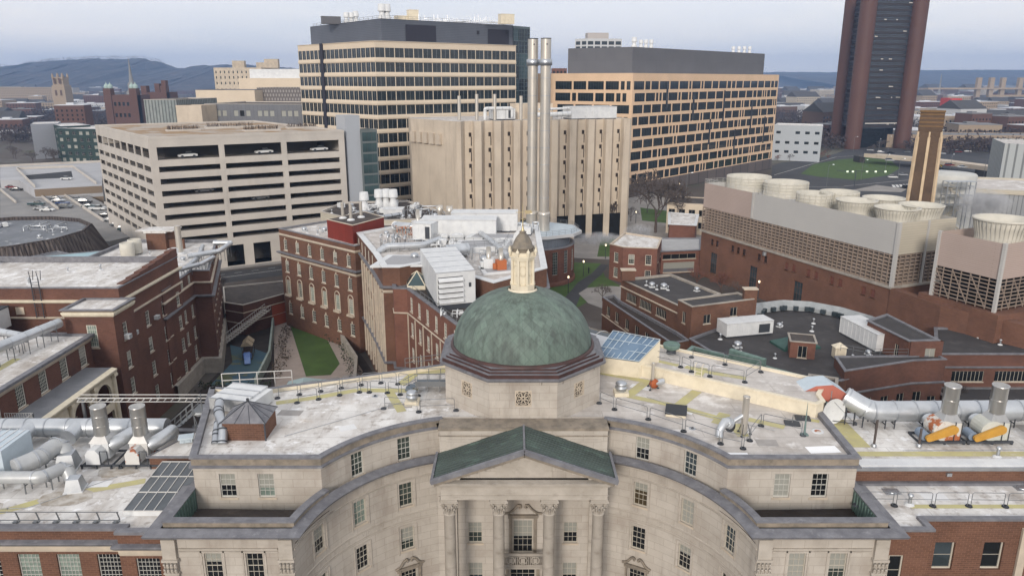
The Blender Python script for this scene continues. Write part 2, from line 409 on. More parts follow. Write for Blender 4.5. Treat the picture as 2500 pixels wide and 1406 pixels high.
MARK=mat('road_marking',(.6,.6,.58),None,rough=.8)
def emit(name,col,st):
    m,nt,b=_new(name); b.inputs['Base Color'].default_value=rgb(col); b.inputs['Emission Color'].default_value=rgb(col); b.inputs['Emission Strength'].default_value=st; return m
# diamond shingles of the dome, laid out on its own uv (turns round, rows up)
def dome_mat():
    m,nt,b=_new('copper_diamond_shingles'); tc=nt.nodes.new('ShaderNodeTexCoord')
    sp=nt.nodes.new('ShaderNodeSeparateXYZ'); nt.links.new(tc.outputs['UV'],sp.inputs[0])
    def mth(op,a,b_=None):
        n=nt.nodes.new('ShaderNodeMath'); n.operation=op
        for i,x in enumerate((a,b_)):
            if x is None: continue
            if isinstance(x,bpy.types.NodeSocket): nt.links.new(x,n.inputs[i])
            else: n.inputs[i].default_value=x
        return n.outputs[0]
    p=mth('ADD',sp.outputs[0],sp.outputs[1]); q=mth('SUBTRACT',sp.outputs[0],sp.outputs[1])
    cb=nt.nodes.new('ShaderNodeCombineXYZ'); nt.links.new(mth('FLOOR',p),cb.inputs[0]); nt.links.new(mth('FLOOR',q),cb.inputs[1])
    wn=nt.nodes.new('ShaderNodeTexWhiteNoise'); wn.noise_dimensions='2D'; nt.links.new(cb.outputs[0],wn.inputs['Vector'])
    r=wn.outputs['Value']
    base=_mix(nt,_ramp(nt,r,0,1),(.1,.13,.112,1),(.145,.188,.162,1))
    base=_mix(nt,_ramp(nt,_noise(nt,tc.outputs['Object'],.55,5,.6),.4,.65,0,.65),base,(.13,.185,.152,1))
    base=_mix(nt,_ramp(nt,_noise(nt,tc.outputs['Object'],1.2,6,.65,(1,1,.25)),.47,.66,0,.8),base,(.062,.075,.068,1))
    cs=nt.nodes.new('ShaderNodeCombineXYZ'); nt.links.new(mth('MULTIPLY',sp.outputs[0],.9),cs.inputs[0]); nt.links.new(mth('MULTIPLY',sp.outputs[1],.1),cs.inputs[1])
    base=_mix(nt,_ramp(nt,_noise(nt,cs.outputs[0],1.,4,.7),.52,.68,0,.55),base,(.16,.225,.185,1))
    base=_mix(nt,_ramp(nt,_noise(nt,cs.outputs[0],1.7,4,.7),.54,.7,0,.6),base,(.055,.068,.06,1))
    base=_mix(nt,_ramp(nt,r,.93,.97,0,.25),base,(.16,.23,.19,1))
    fp=mth('FRACT',p); fq=mth('FRACT',q)
    ed=mth('MINIMUM',mth('MINIMUM',fp,fq),mth('MINIMUM',mth('SUBTRACT',1.,fp),mth('SUBTRACT',1.,fq)))
    base=_mix(nt,_ramp(nt,ed,.0,.06,.3,0.),base,(.03,.045,.04,1))
    nt.links.new(base,b.inputs['Base Color']); b.inputs['Roughness'].default_value=.62; b.inputs['Specular IOR Level'].default_value=.35
    bp=nt.nodes.new('ShaderNodeBump'); bp.inputs['Strength'].default_value=.5; bp.inputs['Distance'].default_value=.06
    nt.links.new(mth('ADD',mth('MULTIPLY',r,.6),mth('MULTIPLY',fp,-.5)),bp.inputs['Height']); nt.links.new(bp.outputs[0],b.inputs['Normal'])
    return m
DOME=dome_mat()
# ---------- camera, sky, sun, air
sc=bpy.context.scene
cam=bpy.data.cameras.new('camera'); co=bpy.data.objects.new('camera',cam); COL.objects.link(co)
co.location=(0,0,CH); co.rotation_euler=(PI/2-TH,0,0)
cam.sensor_width=36; cam.lens=FPX/2500*36; cam.clip_end=30000; cam.clip_start=.5
sc.camera=co
SUN_EL=math.radians(20); SUN_AZ=math.radians(193)   # from behind the viewpoint, a little left (clockwise from +y)
w=bpy.data.worlds.new('World'); sc.world=w; w.use_nodes=True; nt=w.node_tree
bg=nt.nodes['Background']; sky=nt.nodes.new('ShaderNodeTexSky'); sky.sky_type='NISHITA'; sky.sun_disc=False
sky.sun_elevation=SUN_EL; sky.sun_rotation=SUN_AZ; sky.air_density=1; sky.dust_density=2; sky.ozone_density=2
tc=nt.nodes.new('ShaderNodeTexCoord'); sp=nt.nodes.new('ShaderNodeSeparateXYZ'); nt.links.new(tc.outputs['Generated'],sp.inputs[0])
el=sp.outputs[2]
def _mul(nt,c,k):
    n=nt.nodes.new('ShaderNodeVectorMath'); n.operation='SCALE'; nt.links.new(c,n.inputs[0]); n.inputs['Scale'].default_value=k; return n.outputs[0]
# overcast deck: real cloud brightness by elevation, streaked by noise
g1=_mix(nt,_ramp(nt,el,.0,.13),(12.6,11.8,11.3,1),(11.2,10.9,10.8,1))
g1=_mix(nt,_ramp(nt,el,.1,.5),g1,(11.2,11.0,11.0,1))
n1=_noise(nt,tc.outputs['Generated'],2.2,6,.55,(1,1,7))
g2=_mix(nt,_ramp(nt,n1,.4,.66,0,.75),g1,(9.0,9.4,10.1,1))
n2=_noise(nt,tc.outputs['Generated'],3.4,5,.6,(1.3,1.3,9))
g2=_mix(nt,_ramp(nt,n2,.5,.72,0,.5),g2,(11.6,11.2,11.3,1))
c2=_mix(nt,.86,sky.outputs[0],g2)
nt.links.new(c2,bg.inputs[0]); bg.inputs[1].default_value=.1
sl=bpy.data.lights.new('sun','SUN'); so=bpy.data.objects.new('sun',sl); COL.objects.link(so)
sl.energy=2.3; sl.angle=math.radians(12); sl.color=(1,.92,.83)
d=Vector((math.sin(SUN_AZ)*math.cos(SUN_EL),math.cos(SUN_AZ)*math.cos(SUN_EL),math.sin(SUN_EL)))
so.rotation_euler=d.to_track_quat('Z','Y').to_euler(); so.location=(0,0,150)
sc.view_settings.view_transform='Standard'; sc.view_settings.look='None'; sc.view_settings.exposure=.06; sc.view_settings.gamma=1
sc.cycles.max_bounces=5; sc.cycles.diffuse_bounces=3; sc.cycles.glossy_bounces=3; sc.cycles.transmission_bounces=3; sc.cycles.volume_bounces=0
sc.cycles.use_denoising=True
def haze():
    mb=MB(); mb.box(-4500,-150,-3,5500,7300,260)
    m=bpy.data.materials.new('haze_air'); m.use_nodes=True; nt=m.node_tree
    for n in list(nt.nodes): nt.nodes.remove(n)
    o=nt.nodes.new('ShaderNodeOutputMaterial'); v=nt.nodes.new('ShaderNodeVolumePrincipled')
    v.inputs['Color'].default_value=(.42,.62,1,1); v.inputs['Density'].default_value=.00017; v.inputs['Anisotropy'].default_value=.2
    nt.links.new(v.outputs[0],o.inputs['Volume'])
    mb.build('haze',m,None,kind='stuff',label='thin blue winter haze over the whole city')
HAZE=True
if HAZE: haze()
def structure(name,mb,m,label=None):
    return mb.build(name,m,None,kind='structure',label=label)
mb=MB(); mb.face([(-9000,-1500,0),(12000,-1500,0),(12000,14000,0),(-9000,14000,0)]); structure('ground',mb,EARTH)
def flat(mb,poly,z,mi=0):
    import mathutils.geometry as mg
    V=[Vector((p[0],p[1],0)) for p in poly]
    tr=mg.tessellate_polygon([V])
    mb.mesh([(p[0],p[1],z) for p in poly],[t if (Vector(poly[t[1]])-Vector(poly[t[0]])).cross(Vector(poly[t[2]])-Vector(poly[t[0]]))>0 else t[::-1] for t in tr],mi)
def area2(p): return sum(p[i][0]*p[(i+1)%len(p)][1]-p[(i+1)%len(p)][0]*p[i][1] for i in range(len(p)))
def bld(name,label,cat='building',loc=(0,0,0),group=None): return thing(name,label,cat,loc,0,group)
def mass(root,poly,z0,z1,wall,roof,edges={},coping=None,belts=(),rdrop=.4,reveal=.14,cw=.35,ch=.14,co=.08,walk=True,sub_pane=True):
    """a walled block: poly (any order), windows per edge: edges[i]=dict(n,zs,w,h,c,r,style,frame,panes,sill,blinds)"""
    n=len(poly)
    if area2(poly)<0:
        poly=poly[::-1]; edges={(n-2-i)%n:e for i,e in edges.items()}
    mb=MB(); todo=[]
    for i in range(n):
        fm=line_map(poly[i],poly[(i+1)%n]); e=edges.get(i); es=e if isinstance(e,list) else ([e] if e else [])
        W=[];gr=[]
        for q in es:
            if 'wins' in q: w_=[tuple(a)+(q['w'],q['h']) if len(a)==2 else a for a in q['wins']]
            else: w_=grid_wins(fm[2],q['n'],q['zs'],q['w'],q['h'],q.get('m0'),q.get('m1'),q.get('skip',()))
            gr.append((q,w_)); W+=w_
        ok=facade(mb,fm,z0,z1-.02,W,reveal,step=None); oks={(round(a[0],3),round(a[1],3)) for a in ok}
        for q,w_ in gr: todo.append((fm,[a for a in w_ if (round(a[0],3),round(a[1],3)) in oks],q))
    mb.build('wall',wall,root)
    for fm,ok,q in todo:
        add_windows(root,fm,ok,q.get('c',3),q.get('r',4),q.get('style','sash'),q.get('frame',FRAMEW),q.get('panes',[GL_D,GL_G]),q.get('sill'),blinds=q.get('blinds'),blind_p=q.get('bp',.3),push=q.get('push',.0),sub_pane=q.get('sp',sub_pane))
    mb=MB(); flat(mb,poly,z1-rdrop); mb.build('roof',roof,root)
    if coping:
        mb=MB(); mb.sweep(poly,[(0,z1-ch),(co,z1-ch),(co,z1),(-cw,z1),(-cw,z1-rdrop)],closed=True,caps=False,mis=[0,0,0,0]); mb.build('coping',coping,root)
    for z,out,h,m in belts:
        mb=MB(); mb.sweep(poly,[(0,z),(out*.6,z+h*.25),(out,z+h*.7),(out,z+h),(0,z+h+.06)],closed=True,caps=False); mb.build('cornice',m,root)
    return poly
def rect(x0,y0,x1,y1): return [(x0,y0),(x1,y0),(x1,y1),(x0,y1)]
def off_line(p,q,d):
    """point d metres behind the line p->q (to the left of travel)"""
    L=math.dist(p,q); return (-(q[1]-p[1])/L*d,(q[0]-p[0])/L*d)
# rooftop equipment kit -------------------------------------------------
def duct(name,label,cat,path,r,z_floor,m=None,bands=True,legs=2,n=14,group=None,closed_end=True,legm=None):
    m=m or PIPEW; x,y,_=path[0]
    P=[Vector(p) for p in path]
    # round the corners
    Q=[P[0]]
    for i in range(1,len(P)-1):
        a,b,c=P[i-1],P[i],P[i+1]; k=min((b-a).length,(c-b).length,r*2.2)*.5 if len(P)>2 else 0
        p0=b+(a-b).normalized()*k; p1=b+(c-b).normalized()*k
        for t in (0,.2,.4,.6,.8,1): Q.append(p0*(1-t)**2+b*2*t*(1-t)+p1*t*t)
    Q.append(P[-1])
    root=thing(name,label,cat,(x,y,z_floor),0,group)
    mb=MB(); mb.tube(Q,r,n); mb.build('pipe',m,root)
    if bands:
        mb=MB()
        for a,b in zip(P,P[1:]):
            L=(b-a).length; k=max(1,int(L/2.2)); d=(b-a).normalized()
            for i in range(k+1):
                p=a+d*(L*(.12+.76*i/max(k,1))); mb.tube([p-d*.05,p+d*.05],r*1.06,n)
        mb.build('band',GALV if m is not GALV else IRON,root)
    mb=MB()
    for a,b in zip(P,P[1:]):
        d=(b-a)
        if abs(d.normalized().z)>.5 or d.length<1.2: continue
        h=Vector((-d.y,d.x,0)).normalized()*r*.8
        for i in range(legs):
            p=a+d*((i+.5)/legs)
            if p.z-r-z_floor>.15:
                for s_ in (-1,1): mb.bar((p.x+h.x*s_,p.y+h.y*s_,z_floor),(p.x+h.x*s_,p.y+h.y*s_,p.z-r*.5),.07)
                mb.bar((p.x-h.x,p.y-h.y,p.z-r-.03),(p.x+h.x,p.y+h.y,p.z-r-.03),.07)
    mb.build('support_leg',legm or RAILG,root)
    return root
def rail_run(name,label,pts,z,h=1.07,m=None,rails=3,step=1.5,base=False,group=None,cat='railing',r=.022):
    m=m or RAILG; root=thing(name,label,cat,(pts[0][0],pts[0][1],z),0,group); mb=MB()
    for a,b in zip(pts,pts[1:]):
        L=math.dist(a,b)
        for k in range(rails):
            zz=z+h*(k+1)/rails; mb.bar((*a,zz),(*b,zz),r*2)
        n=max(1,round(L/step))
        for i in range(n+1):
            x=a[0]+(b[0]-a[0])*i/n; y=a[1]+(b[1]-a[1])*i/n; mb.bar((x,y,z),(x,y,z+h),r*2.2)
    mb.build('rail_frame',m,root); return root
def hoop_rail(a,b,z,label,group,zb=None):
    """free-standing guard rail section with weighted rubber bases"""
    zb=z if zb is None else zb
    root=thing('safety_railing',label,'railing',(a[0],a[1],z),0,group)
    A=Vector((*a,z));B=Vector((*b,zb)); d=(B-A); L=d.length; d.normalize(); g_=.12; mb=MB(); r=.024
    up=Vector((0,0,1))
    p0=A+d*g_;p1=B-d*g_
    mb.tube([p0+up*.05,p0+up*.95,p0+up*1.05+d*.1,p1+up*1.05-d*.1,p1+up*.95,p1+up*.05],r,6)
    mb.tube([p0+up*.52,p1+up*.52],r*.9,6)
    mb.build('rail_frame',RAILG,root)
    if base_mesh[0] is None:
        m=MB(); m.cyl(0,0,0,.09,.24,.2,12); m.cyl(0,0,.09,.16,.07,.05,8); base_mesh[0]=m.data('rubber_base',[IRON])
    link('rubber_base',base_mesh[0],root,(A.x,A.y,z+.004)); link('rubber_base',base_mesh[0],root,(B.x,B.y,zb+.004))
    return root
base_mesh=[None]
def rail_row(pts,z,fmt,group,skip=()):
    k=0
    for i,(a,b) in enumerate(zip(pts,pts[1:])):
        if i in skip: continue
        hoop_rail(a,b,z,fmt%ORDS[k],group); k+=1
ORDS=['first','second','third','fourth','fifth','sixth','seventh','eighth','ninth','tenth']
# ================= limestone hall with curved wings, portico and copper dome =================
X0=.85; RC=3.0; YC=40.; FZ=23.05; PZ=23.4
ORD=['first','second','third','fourth','fifth','sixth','seventh','eighth','ninth','tenth','eleventh','twelfth']
def text_into(mb,s,size,place,mi=0,space=1.25):
    """letters one by one; place(u)->(x,y,z origin),(tx,ty) tangent"""
    u=0.
    for ch in s:
        if ch==' ': u+=size*.7; continue
        cu=bpy.data.curves.new('t','FONT'); cu.body=ch; cu.size=size; cu.extrude=.01; ob=bpy.data.objects.new('t',cu)
        me=bpy.data.meshes.new_from_object(ob)
        if len(me.vertices):
            wd=max(v.co.x for v in me.vertices); 
            V=[]
            p,t,nn=place(u)
            for v in me.vertices: V.append((p[0]+t[0]*v.co.x+nn[0]*(v.co.z),p[1]+t[1]*v.co.x+nn[1]*(v.co.z),p[2]+v.co.y))
            mb.mesh(V,[tuple(f.vertices) for f in me.polygons],mi)
            u+=wd+size*(space-1)
        bpy.data.objects.remove(ob); bpy.data.meshes.remove(me); bpy.data.curves.remove(cu)
    return u
hall=thing('limestone_hall','pale limestone hall with curved wings, columned portico and green copper dome','building',(X0,50,0))
LW=[GL_G,GL_D,GL_B,GL_D,GL_G]
# lower curved walls (concave towards the court)
a1=math.asin((41.65-YC)/11.9)
wins_deg=(23.1,42.1,60.6)
for sgn in (1,-1):
    cx=X0+sgn*RC
    # start at pavilion corner, run to the portico (right side travels the other way round)
    A0=a1; A1=math.radians(72.3)
    if sgn==1: fm=arc_map((cx,YC),11.9,A1,A0)
    else: fm=arc_map((cx,YC),11.9,PI-A0,PI-A1)
    def uu(dg): return (A1-math.radians(dg))*11.9 if sgn==1 else (math.radians(dg)-A0)*11.9
    W=[]
    glz={(42.1,17.87):GL_W if sgn==1 else GL_C,(60.6,17.87):GL_BR if sgn==1 else GL_G,(42.1,14.1):GL_D}
    for dg in wins_deg:
        for z in (17.87,14.1,10.2,6.4):
            if z==10.2 and dg==60.6: W.append((uu(dg),10.1,1.3,2.6,GL_D,4,5)); continue
            W.append((uu(dg),z,1.08,1.95,glz.get((dg,z)),3,4))
    mb=MB(); ok=facade(mb,fm,0,20.35,W,.2,step=.8)
    mb.build('curved_wall',LIME,hall)
    add_windows(hall,fm,ok,3,4,'sash',FRAMEC,LW,STONE,blinds=BLIND,blind_p=.45,push=.05)
    # mouldings: architrave line, string course and thin window surrounds
    pt,nr,L=fm; path=[pt(L*i/24) for i in range(25)]
    mb=MB(); mb.sweep(path,[(0,19.1),(.07,19.1),(.1,19.2),(0,19.25)]); mb.sweep(path,[(0,16.2),(.045,16.2),(.045,16.27),(0,16.3)]); mb.sweep(path,[(0,15.62),(.045,15.62),(.045,15.7),(0,15.7)])
    for w_ in ok:
        u0,z,ww,hh=w_[:4]; 
        m2=MB()
        for du in (-ww/2-.2,ww/2+.2):
            p=pt(u0+du);n=nr(u0+du); m2.cbox(p[0]+n[0]*.02,p[1]+n[1]*.02,z-hh/2-.25,.07,.07,hh+.45,rz=math.atan2(n[1],n[0]))
        p=pt(u0);n=nr(u0); m2.cbox(p[0]+n[0]*.02,p[1]+n[1]*.02,z+hh/2+.2,.07,ww+.4,.07,rz=math.atan2(n[1],n[0])); m2.build('window_surround',LIME_PLAIN,hall)
    mb.build('moulding',LIME_PLAIN,hall)
    # carved letters
    mb=MB(); s='INSTITVTE OF HVMAN RELATIONS' if sgn==-1 else 'STERLING HALL OF MEDICINE'
    tot=L-1.6; k=tot/ (14.6 if sgn==-1 else 13.6)
    def place(u,pt=pt,nr=nr): 
        v=.8+u; p=pt(min(v,L-.05)); n=nr(min(v,L-.05)); return (p[0]+n[0]*.004,p[1]+n[1]*.004,15.8),(-n[1],n[0]),n
    text_into(mb,s,.42,place,space=1.62 if sgn==-1 else 1.75)
    mb.build('inscription',LIME_PLAIN,hall)
    # scroll pediment over the tall window
    u0=uu(60.6); p=pt(u0); n=nr(u0); t=(-n[1],n[0]); mb=MB()
    def at(a,z,o=.16): return (p[0]+t[0]*a+n[0]*o,p[1]+t[1]*a+n[1]*o,z)
    for q in (-1,1):
        pts=[at(q*1.15,11.75),at(q*.95,11.8),at(q*.7,11.95),at(q*.45,12.3),at(q*.25,12.42),at(q*.14,12.3),at(q*.2,12.18)]
        mb.tube(pts,.1,6); mb.cbox(at(q*.8,0)[0],at(q*.8,0)[1],8.6,.16,.16,3.,rz=math.atan2(n[1],n[0]))
    mb.bar(at(-1.,11.55,.08),at(1.,11.55,.08),.2,.3)
    mb.build('scroll_pediment',LIME_DARK,hall)
# portico recess wall
fm=line_map((X0-6.7,51.35),(X0+6.7,51.35)); c_=6.7
W=[(c_-3.72,13.95,1.1,1.85,GL_G,3,4),(c_+3.72,13.95,1.1,1.85,GL_D,3,4),(c_,13.6,1.55,2.9,GL_D,4,5),(c_-3.72,10.1,1.15,2.3,GL_B,3,4),(c_+3.72,10.1,1.15,2.3,GL_D,3,4),(c_,9.3,2.0,3.6,GL_D,4,4),
   (c_-3.72,6.,1.15,2.3,GL_D,3,4),(c_+3.72,6.,1.15,2.3,GL_D,3,4)]
mb=MB(); ok=facade(mb,fm,0,20.4,W,.22); mb.build('portico_wall',LIME,hall)
add_windows(hall,fm,ok,3,4,'sash',FRAMEC,LW,STONE,blinds=BLIND,blind_p=.7,push=.05)
mb=MB()
for q in (-1,1): mb.box(X0+q*5.55-.45,51.1,0,X0+q*5.55+.45,51.35,18.6)
mb.box(X0-6.5,51.2,17.1,X0+6.5,51.35,17.2)
mb.build('pilaster',LIME_PLAIN,hall)
mb=MB(); 
for zz,hw in ((13.6,.95),(9.3,1.2)):
    for q in (-1,1): mb.box(X0+q*hw-.12,51.2,zz-1.6,X0+q*hw+.12,51.35,zz+1.75)
    mb.box(X0-hw-.2,51.12,zz+1.75,X0+hw+.2,51.35,zz+2.0)
for q in (-1,1):
    mb.tube([(X0+q*1.45,51.15,15.75),(X0+q*1.1,51.15,15.8),(X0+q*.7,51.15,16.1),(X0+q*.4,51.15,16.5),(X0+q*.2,51.15,16.5),(X0+q*.15,51.15,16.3),(X0+q*.3,51.15,16.22)],.08,6)
    for r_ in ((-3.72),(3.72)): pass
mb.build('scroll_pediment',LIME_DARK,hall)
# balcony between the middle columns
bal=MB(); bal.box(X0-1.95,50.1,11.55,X0+1.95,51.34,11.75)
bo=bal.build('balcony',STONEG,hall)
bal=MB(); bal.box(X0-1.95,50.1,12.75,X0+1.95,50.24,12.9); bal.box(X0-1.95,50.12,11.77,X0+1.95,50.2,11.9)
for i in range(27):
    x=X0-1.9+3.8*i/26; bal.bar((x,50.16,11.88),(x,50.16,12.76),.05)
for k in (-1,0,1):
    bal.lathe([(.0,0),(.3,0)],0,0,4)
    bal.tube([(X0+k*.95+.32*math.cos(a),50.14,12.32+.32*math.sin(a)) for a in [2*PI*i/12 for i in range(13)]],.05,5)
    bal.cbox(X0+k*.95,50.12,12.12,.3,.06,.4)
bal.build('balustrade',STONEG,bo)
mb=MB()
for q in (-1,1): mb.tube([(X0+q*1.6,51.2,10.3),(X0+q*1.6,50.85,10.5),(X0+q*1.6,50.85,10.85)],.07,5); mb.cyl(X0+q*1.6,50.85,9.9,10.35,.1,.16,6)
mb.build('wall_lantern',IRON,hall)
# columns
shaft=MB(); shaft.lathe([(.58,0),(.58,.25),(.5,.35),(.5,.5),(.47,6),(.4,18.2),(.45,18.25),(.45,18.33),(.38,18.36)],0,0,28)
capm=MB(); capm.lathe([(.38,18.36),(.4,18.7),(.47,19.1),(.58,19.38)],0,0,16)
for row,(n_,zb,hh,rr) in enumerate(((8,18.38,.42,.42),(8,18.62,.45,.47))):
    for i in range(n_):
        a=2*PI*(i+.5*row)/n_; x,y=math.cos(a),math.sin(a)
        capm.tube([(x*rr*.93,y*rr*.93,zb),(x*rr*1.02,y*rr*1.02,zb+hh*.7),(x*(rr+.12),y*(rr+.12),zb+hh),(x*(rr+.14),y*(rr+.14),zb+hh-.08)],.075,5)
for i in range(4):
    a=PI/4+i*PI/2; x,y=math.cos(a),math.sin(a)
    capm.tube([(x*.45,y*.45,18.9),(x*.6,y*.6,19.25),(x*.7,y*.7,19.33),(x*.66,y*.66,19.2)],.07,5)
capm.cbox(0,0,19.38,1.3,1.3,.14); capm.cbox(0,0,19.52,1.2,1.2,.1)
sm=shaft.data('column',[LIME_PLAIN]); cm=capm.data('capital',[LIME_PLAIN])
for x in (-5.3,-1.8,1.8,5.3):
    o=link('column',sm,hall,(X0+x,47.3,0)); sub('capital',cm,o)
# entablature and ceiling
mb=MB()
for (x0,y0,x1,y1) in ((-5.85,46.75,5.85,47.85),(-5.85,47.85,-4.85,51.35),(4.85,47.85,5.85,51.35)):
    mb.box(X0+x0,y0,19.62,X0+x1,y1,20.7)
mb.box(X0-4.85,47.85,20.2,X0+4.85,51.35,20.6)
path=[(X0-5.85,51.3),(X0-5.85,46.75),(X0+5.85,46.75),(X0+5.85,51.3)]
mb.sweep(path,[(0,19.95),(.05,19.97),(.05,20.0),(0,20.0)]); mb.sweep(path,[(0,20.62),(.12,20.7),(.15,20.85),(.45,20.95),(.5,21.15),(.0,21.2)])
mb.build('entablature',LIME_PLAIN,hall)
mb=MB()
for k in (-3.5,0,3.5): mb.box(X0+k-.55,51.2,19.3,X0+k+.55,51.3,19.5)
mb.build('vent_slot',BLACK,hall)
# tympanum, panel, raking cornice
mb=MB(); zb=21.2; hw=5.9; ap=23.1
mb.prism([(0,0)],0,0) if 0 else None
def gable(y0,y1,hw,zb,ap,mi=0):
    a=[(X0-hw,y0,zb),(X0+hw,y0,zb),(X0,y0,ap)]; b=[(x,y1,z) for x,_,z in a]
    mb.face(a,mi); mb.face(b[::-1],mi)
    for i in range(3): mb.face([a[(i+1)%3],a[i],b[i],b[(i+1)%3]],mi)
gable(47.0,50.25,hw,zb,ap+.05)
mb.build('tympanum',LIME,hall)
mb=MB()
mb.face([(X0-1.95,46.93,21.3),(X0+1.95,46.93,21.3),(X0+1.95,46.93,22.42),(X0,46.93,23.0),(X0-1.95,46.93,22.42)]);
for a,b in (((-1.95,21.3),(-1.95,22.42)),((-1.95,22.42),(0,23.)),((0,23.),(1.95,22.42)),((1.95,22.42),(1.95,21.3)),((1.95,21.3),(-1.95,21.3))):
    mb.face([(X0+a[0],46.93,a[1]),(X0+a[0],47.0,a[1]),(X0+b[0],47.0,b[1]),(X0+b[0],46.93,b[1])])
for q in (-1,1):
    for i in range(9):
        x=q*(.55+i*.58); z=23.25-abs(x)*(2.25/6.35); mb.box(X0+x-.14,46.62,z-.36,X0+x+.14,47.0,z-.16)
mb.build('tympanum_panel',LIME_PLAIN,hall)
# pediment roof
E_=6.35; zr=23.62; ze=21.37
mb=MB()
for q in (-1,1):
    P=[(X0,46.3,zr),(X0+q*E_,46.3,ze),(X0+q*E_,50.28,ze),(X0,50.28,zr)]
    mb.face(P if q<0 else P[::-1])
    n_=11
    for i in range(1,n_):
        y_=46.3+3.95*i/n_; mb.bar((X0+q*.1,y_,zr-.015),(X0+q*(E_-.05),y_,ze+.035),.06,.05)
pr=mb.build('portico_roof',SEAMROOF,hall)
mb=MB()
for q in (-1,1):
    mb.bar((X0,46.3,zr-.06),(X0+q*(E_+.12),46.3,ze-.1),.34,.3)
    mb.bar((X0+q*(E_+.05),46.15,ze),(X0+q*(E_+.05),50.3,ze),.18,.24)
mb.bar((X0,46.3,zr+.03),(X0,50.28,zr+.03),.14,.1)
mb.build('raking_cornice',LEAD,pr)
mb=MB()
for q in (-1,1): mb.bar((X0,46.38,zr-.32),(X0+q*(E_-.1),46.38,ze-.3),.3,.24)
mb.build('raking_moulding',LIME_DARK,pr)
# upper block behind the pediment
BL=[(X0-6.2,52.2),(X0-6.2,50.3),(X0+6.2,50.3),(X0+6.2,52.2)]
mb=MB(); mb.prism(BL,20.4,PZ-.02,cap=-1)
for q in (-1,1):
    mb.box(X0+q*3.7-2.,50.22,21.2,X0+q*3.7+2.,50.3,22.5)
mb.build('portico_attic',LIME,hall)
mb=MB(); mb.box(X0-6.2,50.32,FZ+.01,X0+6.2,51.95,PZ-.015); mb.build('block_coping',LIME_DARK,hall)
mb=MB(); mb.sweep(BL,[(.02,22.72),(.07,22.74),(.07,22.8),(.02,22.82)]); mb.sweep(BL,[(0,PZ-.2),(.08,PZ-.2),(.08,PZ-.02),(0,PZ-.02)]); mb.build('string_course',LIME_DARK,hall)
# attic storey
rA=12.4
thA=math.acos(((13.9-RC))/rA) if 0 else math.asin((45.95-YC)/rA)
xA=RC+rA*math.cos(thA)
def side(sgn):
    cx=X0+sgn*RC; A1=math.radians(75.5)
    if sgn==-1:
        walls=[line_map((-25.0,57.9),(-21.75,45.95)),line_map((-21.75,45.95),(X0-xA,45.95)),arc_map((cx,YC),rA,PI-thA,PI-A1)]
    else:
        walls=[arc_map((cx,YC),rA,A1,thA),line_map((X0+xA,45.95),(23.5,45.95)),line_map((23.5,45.95),(23.95,57.))]
    return walls,A1
attic_path={}
for sgn in (-1,1):
    walls,A1=side(sgn); mb=MB(); allpath=[]
    oks=[]
    for k,fm in enumerate(walls):
        pt,nr,L=fm; W=[]
        arc=(k==2 and sgn==-1) or (k==0 and sgn==1)
        if arc:
            for dg in (61.5,43.8):
                u=(math.radians(dg)-thA)*rA if sgn==-1 else (A1-math.radians(dg))*rA
                W.append((u,21.4,1.05,1.85,GL_G if sgn==-1 else (GL_D if dg>50 else None),3,4))
            allpath+=[pt(L*i/20) for i in range(21)]
        elif k==1:
            for x,g in (((-19.48,GL_D),(-16.84,GL_C)) if sgn==-1 else ((18.52,GL_W),(21.1,GL_D))):
                W.append((x-pt(0)[0],21.2,1.1,1.8,g,3,4))
        if not arc: allpath+=[pt(0),pt(L)]
        ok=facade(mb,fm,19.3,PZ-.1,W,.2,step=.9 if arc else None); oks.append((fm,ok))
    mb.build('attic_wall',LIME,hall)
    for fm,ok in oks: add_windows(hall,fm,ok,3,4,'sash',FRAMEW,LW,STONE,blinds=BLIND,blind_p=.4,push=.05)
    pth=[allpath[0]]
    for p in allpath[1:]:
        if math.dist(p,pth[-1])>.05: pth.append(p)
    attic_path[sgn]=pth
    mb=MB(); mb.sweep(pth,[(0,22.5),(.22,22.62),(.22,22.72),(.0,22.8)],mi=0)
    mb.build('attic_cornice',LEAD,hall)
    mb=MB(); mb.sweep(pth,[(.06,22.76),(.06,PZ-.12)],mi=0,caps=False); mb.build('parapet_fascia',LIME_DARK,hall)
    mb=MB(); mb.sweep(pth,[(.16,PZ-.12),(.16,PZ),(-.32,PZ),(-.32,FZ-.1)],mi=0,caps=False); mb.build('parapet_coping',LEAD,hall)
